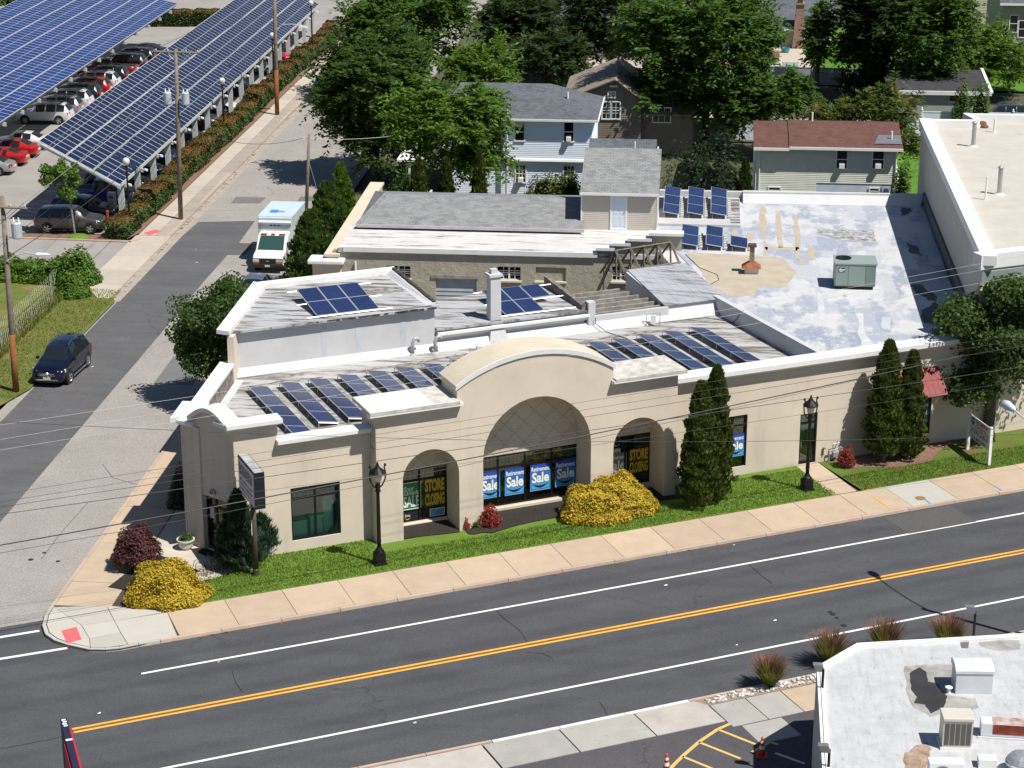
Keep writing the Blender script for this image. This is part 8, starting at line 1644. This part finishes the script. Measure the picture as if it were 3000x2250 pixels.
def car(name, label, kind, paint, pos, yaw, group=None, rails=False, detail=False, cat='car', steer=0.0, z=0.0):
    K = KIND[kind]; parts = car_meshes(kind); o = thing(name, label, cat, (pos[0], pos[1], z), rot=yaw, group=group); L, W = K['L'], K['W']
    for nm, me in parts:
        b = mesh_obj(nm, me, None, o)
        if nm == 'body': b.material_slots[0].link = 'OBJECT'; b.material_slots[0].material = paint
    for k, fx in enumerate(K['wx']):
        for s in (-1, 1):
            x = L/2-fx*L; w = mesh_obj('wheel', K['wheel'], None, o, (x, s*(W/2-.11), K['wr'])); mesh_obj('rim', K['rim'], None, w)
            if k == 0 and steer: w.rotation_euler = (0, 0, steer)
            mesh_obj('wheel_arch', K['arch'], None, o, (x, s*(W/2-.036), K['wr']+.03))
    zb = K['st'][2][1]; zb2 = K['st'][-2][1]; yw = W/2
    for s in (-1, 1):
        MB().hexa([(L/2-.42, s*(yw-.10), zb-.22), (L/2-.10, s*(yw-.34), zb-.27), (L/2-.06, s*(yw-.36), zb-.27), (L/2-.40, s*(yw-.02), zb-.22)], [(L/2-.46, s*(yw-.12), zb-.06), (L/2-.16, s*(yw-.38), zb-.10), (L/2-.11, s*(yw-.40), zb-.10), (L/2-.44, s*(yw-.03), zb-.06)]).build('headlight', HEADL, None).parent = o
        MB().hexa([(-L/2+.16, s*(yw-.03), zb2-.26), (-L/2+.02, s*(yw-.32), zb2-.26), (-L/2+.06, s*(yw-.32), zb2-.26), (-L/2+.2, s*(yw-.06), zb2-.26)], [(-L/2+.22, s*(yw-.05), zb2-.04), (-L/2+.05, s*(yw-.34), zb2-.04), (-L/2+.12, s*(yw-.34), zb2-.04), (-L/2+.26, s*(yw-.1), zb2-.04)]).build('tail_light', TAILL, None).parent = o
        xm = L/2-.31*L; MB().box(xm-.1, xm+.02, s*(yw-.02), s*(yw+.17), K['st'][3][1]+.0, K['st'][3][1]+.14).build('mirror', paint, None, bevel=.03).parent = o
        if rails: MB().tube([(L/2-.42*L, s*.56, 1.70), (L/2-.45*L, s*.57, 1.80), (L/2-.8*L, s*.57, 1.79), (L/2-.86*L, s*.55, 1.68)], .025, 6).build('roof_rail', CHROME, None).parent = o
        MB().box(-L*.27, L*.27, s*(yw-.06), s*(yw+.015), .22, .30).build('sill', PLASTIC if not detail else CHROME, None).parent = o
    MB().box(L/2-.10, L/2+.015, -.42, .42, zb-.42, zb-.2).build('grille', PLASTIC, None).parent = o; MB().box(-L/2-.015, -L/2+.1, -.26, .26, zb2-.35, zb2-.22).build('number_plate', PLATE, None).parent = o
    if detail:
        for zz in (-.27, -.34): MB().box(L/2+.0, L/2+.03, -.45, .45, zb+zz, zb+zz+.035).build('grille_bar', CHROME, None).parent = o
        MB().tube([(L/2+.035, .11*math.cos(a), zb-.29+.11*math.sin(a)) for a in [2*math.pi*i/16 for i in range(17)]], .018, 5).build('emblem', CHROME, None).parent = o
        MB().box(L/2-.02, L/2+.04, -.62, .62, .40, .46).build('bumper_trim', CHROME, None).parent = o; MB().box(L/2+.02, L/2+.045, -.2, .2, .44, .58).build('number_plate', PLATE, None).parent = o
    return o
NAVY = carpaint('paint_navy', (.003, .005, .020)); WHITEC = carpaint('paint_white', (.62, .63, .64), .3, 0); REDC = carpaint('paint_red', (.42, .012, .015)); BLACKC = carpaint('paint_black', (.008, .008, .010)); SILV = carpaint('paint_silver', (.38, .39, .41), .3, .5); GREYC_ = carpaint('paint_graphite', (.075, .068, .065), .3, .5); BLUEC = carpaint('paint_blue', (.02, .05, .20)); GBLUE = carpaint('paint_grey_blue', (.13, .17, .24), .3, .4); DRED = carpaint('paint_dark_red', (.22, .012, .012))
car('blue_suv', 'dark blue luxury estate car with chrome grille driving down the side street', 'suv', NAVY, (-34.5, 104.5), R(-93), rails=True, detail=True, steer=R(-18), z=ZR+.01).scale = (1.0, 1.0, 1.06)
GP = 'cars parked under the bright blue canopy'; xt_ = -53.5
for k, (kind, pt_, y, lb) in enumerate((('sedan', SILV, 150.6, 'silver saloon at the left edge of the parking lot'), ('coupe', REDC, 153.7, 'bright red muscle car beside the silver saloon'), ('sedan', REDC, 156.6, 'deep red car beyond the bright red muscle car'), ('sedan', WHITEC, 159.4, 'white car half shaded beyond the two red cars'), ('suv', WHITEC, 169.6, 'white sport utility nearest under the bright canopy edge'), ('suv', SILV, 172.6, 'silver estate just behind the nearest white sport utility'), ('suv', WHITEC, 175.6, 'second white sport utility in the canopy row'), ('suv', BLACKC, 178.5, 'black estate between the white and the red cars'), ('suv', REDC, 181.5, 'red sport utility with its tail in the sun'), ('suv', WHITEC, 184.4, 'white tailed sport utility beyond the red one'), ('suv', BLACKC, 187.4, 'black van like car in the canopy row'), ('pickup', DRED, 190.6, 'dark red pickup under the canopy'), ('suv', BLACKC, 194.0, 'black sport utility beyond the dark red pickup'), ('suv', NAVY, 197.4, 'navy sport utility near the end of the canopy row'), ('sedan', NAVY, 201.6, 'navy saloon at the far end of the canopy row'))):
    L = KIND[kind]['L']; car('parked_'+('pickup' if kind == 'pickup' else 'car'), lb, kind, pt_, (xt_-L/2+(1.2 if k < 4 else 0), y), R(180+1.5), GP, rails=kind == 'suv', cat='pickup' if kind == 'pickup' else 'car')
GN = 'cars parked under the navy canopy'
car('parked_car', 'graphite sport utility parked beside the small street tree', 'suv', GREYC_, (-43.05, 134.35), R(5), GN, rails=False)
for kind, pt_, y, lb in (('suv', NAVY, 137.4, 'dark blue car next to the graphite sport utility'), ('pickup', BLUEC, 142.2, 'blue pickup under the near end of the navy canopy'), ('suv', BLACKC, 145.8, 'black car behind the first canopy columns'), ('suv', NAVY, 150.0, 'navy car behind the second pair of canopy columns'), ('sedan', BLUEC, 155.5, 'blue car glimpsed between the canopy columns'), ('suv', BLACKC, 162.0, 'black car near the second globe lamp'), ('suv', GREYC_, 168.5, 'grey car in the shade behind the clipped hedge'), ('sedan', WHITEC, 175.5, 'white car in the shade behind the clipped hedge'), ('suv', BLACKC, 183, 'black car near the third globe lamp'), ('sedan', SILV, 194, 'silver car near the far end of the navy canopy'), ('sedan', REDC, 200, 'red car at the far end of the navy canopy')):
    car('parked_'+('pickup' if kind == 'pickup' else 'car'), lb, kind, pt_, (-43.0, y), R(2), GN, cat='pickup' if kind == 'pickup' else 'car')
z3_ = Zc(350, 600, 500)
p = at(*z3_(1740, 1010), .9); car('parked_car', 'grey blue saloon parked behind the kerbside pear tree', 'sedan', GBLUE, (p.x+.1, p.y+.6), R(90), z=ZR+.01)
p = at(500+1070*500/1269, 700*500/1269, ZR); car('parked_car', 'pale blue car under the big shade tree on the side street', 'sedan', carpaint('paint_pale_blue', (.30, .36, .42), .3, .2), (p.x+.6, p.y+2.2), R(-90), z=ZR+.01)
p = on_y(*q3(2120, 640), 176); car('parked_car', 'dark sport utility behind the white fence at the right edge', 'suv', carpaint('paint_slate', (.05, .055, .075), .3, .4), (p.x+.9, 176.5), R(2), rails=True); p = on_y(*q3(2150, 690), 174.3); car('parked_car', 'black car in front of the dark sport utility at the right edge', 'sedan', BLACKC, (p.x+1.2, 174.6), R(2))
p = on_y(*q2(2090, 1180), 131); car('parked_car', 'dark car hidden behind the rooftop solar panels', 'suv', BLACKC, (-3.6, 133.5), R(100))
# the white box truck
p = at(*z3_(1925, 890), ZR); TK = thing('box_truck', 'white box truck parked facing the store beside the pear trees', 'truck', (p.x, p.y, ZR), rot=R(-91)); WT = M('truck_white', (.66, .67, .68), .4, var=.03); BXM = M('box_pale', (.50, .55, .58), .5, var=.08)
def tk(mb, name, mat, par=None, **kw): q = mb.build(name, mat, None, **kw); q.parent = par or TK; return q
hw = .98
cab = [(0, .45), (0, .95), (-.18, 1.12), (-.95, 1.28), (-1.75, 2.02), (-2.05, 2.14), (-2.7, 2.16), (-2.7, .45)]
tk(MB().prism_y(cab, -hw, hw), 'cab', WT, bevel=.08)
tk(MB().hexa([(-.93, -.84, 1.315), (-.93, .84, 1.315), (-.97, .84, 1.33), (-.97, -.84, 1.33)], [(-1.70, -.78, 2.03), (-1.70, .78, 2.03), (-1.74, .78, 2.04), (-1.74, -.78, 2.04)]), 'windscreen', M('screen_teal', (.03, .07, .065), .05, 0, var=0, spec=.9))
for s in (-1, 1):
    tk(MB().add([(-1.3, s*(hw+.005), 1.32), (-2.35, s*(hw+.005), 1.32), (-2.3, s*(hw-.03), 1.95), (-1.8, s*(hw-.03), 1.95)], [(0, 1, 2, 3)]), 'side_window', CARGL); tk(MB().box(-1.35, -1.2, s*(hw+.1), s*(hw+.38), 1.25, 1.62), 'mirror', PLASTIC, bevel=.03)
    tk(MB().box(-.05, .02, s*.55, s*.95, .78, .95), 'headlight', HEADL); tk(MB().box(-.05, .025, s*.55, s*.95, .66, .77), 'indicator', M('amber', (.5, .14, .01), .3)); 
    for xw in (-.85, -4.9): w = tk(MB().lathe([(.22, -.13), (.38, -.12), (.38, .12), (.22, .13)], 18).xf(Matrix.Translation((xw, s*.85, .38)) @ Matrix.Rotation(R(90), 4, 'X')), 'wheel', TYRE); tk(MB().disc((xw, s*.985, .38), .2, 14, 'y', .02), 'rim', RIM, w)
tk(MB().box(-.06, .012, -.97, .97, .62, .98), 'grille', PLASTIC); tk(MB().box(-.1, .1, -hw, hw, .38, .62), 'bumper', PLASTIC, bevel=.04); tk(MB().box(.1, .115, -.16, .16, .46, .58), 'number_plate', PLATE); tk(MB().box(.012, .02, -.1, .1, .78, .84), 'emblem', M('gold_emblem', (.5, .38, .1), .3, .6))
tk(MB().box(-6.6, -2.45, -1.12, 1.12, .75, 3.05), 'cargo_box', BXM, bevel=.05); tk(MB().hexa([(-2.75, -1.1, 3.05), (-2.4, -1.08, 2.6), (-2.4, 1.08, 2.6), (-2.75, 1.1, 3.05)], [(-2.75, -1.1, 3.12), (-2.3, -1.05, 2.75), (-2.3, 1.05, 2.75), (-2.75, 1.1, 3.12)]), 'front_fairing', BXM); tk(MB().box(-6.62, -2.6, -1.14, 1.14, 3.05, 3.1), 'roof', M('truck_roof', (.47, .58, .64), .5, var=.06))
tk(MB().box(-4.3, -3.5, -.62, -.1, 3.101, 3.106), 'roof_patch', M('tarp_blue', (.07, .22, .48), .5)); tk(MB().box(-4.0, -3.7, -.1, .35, 3.101, 3.107), 'roof_patch', MATS['tarp_blue'])
for yy, wv in ((-.6, .2), (0, .12), (.6, .2)): tk(MB().box(-1.95, -1.78, yy-wv, yy+wv, 2.06, 2.13), 'visor_light', M('marker_red', (.45, .05, .02), .4))
for yy in (-.25, 0, .25): tk(MB().box(-2.42, -2.38, yy-.06, yy+.06, 2.5, 2.57), 'marker_light', PLASTIC)
# small yard things seen between the trees
p = at(*q3(665, 335)); single('yard_tub', MB().lathe([(.38, 0), (.45, .4), (.47, .42), (.4, .42), (.38, .3), (.01, .28)], 14, (p.x, p.y, 0)), M('tub_teal', (.05, .30, .38), .5), 'small turquoise tub beside the white house door', 'tub', (p.x, p.y, 0))
p = at(*q3(560, 395)); single('brick_planter', MB().box(p.x-1.2, p.x+1.0, p.y, p.y+1.0, 0, .9), BRICK, 'low brick planter wall on the patio in the sunny yard', 'planter', (p.x, p.y, 0))
p = on_y(*q3(697, 432), 195); BK = thing('basketball_hoop', 'clear basketball backboard above the yard fence', 'basketball hoop', (p.x, 195, 0)); MB().tube([(p.x, 195, 0), (p.x, 195, p.z)], .05, 6).build('post', BLACKM, BK); MB().box(p.x-.75, p.x+.75, 194.9, 194.94, p.z-.45, p.z-.38).box(p.x-.75, p.x+.75, 194.9, 194.94, p.z+.38, p.z+.45).box(p.x-.75, p.x-.68, 194.9, 194.94, p.z-.45, p.z+.45).box(p.x+.68, p.x+.75, 194.9, 194.94, p.z-.45, p.z+.45).build('board_frame', WHITEP, BK); MB().box(p.x-.68, p.x+.68, 194.91, 194.925, p.z-.38, p.z+.38).build('backboard', GLASS, BK)
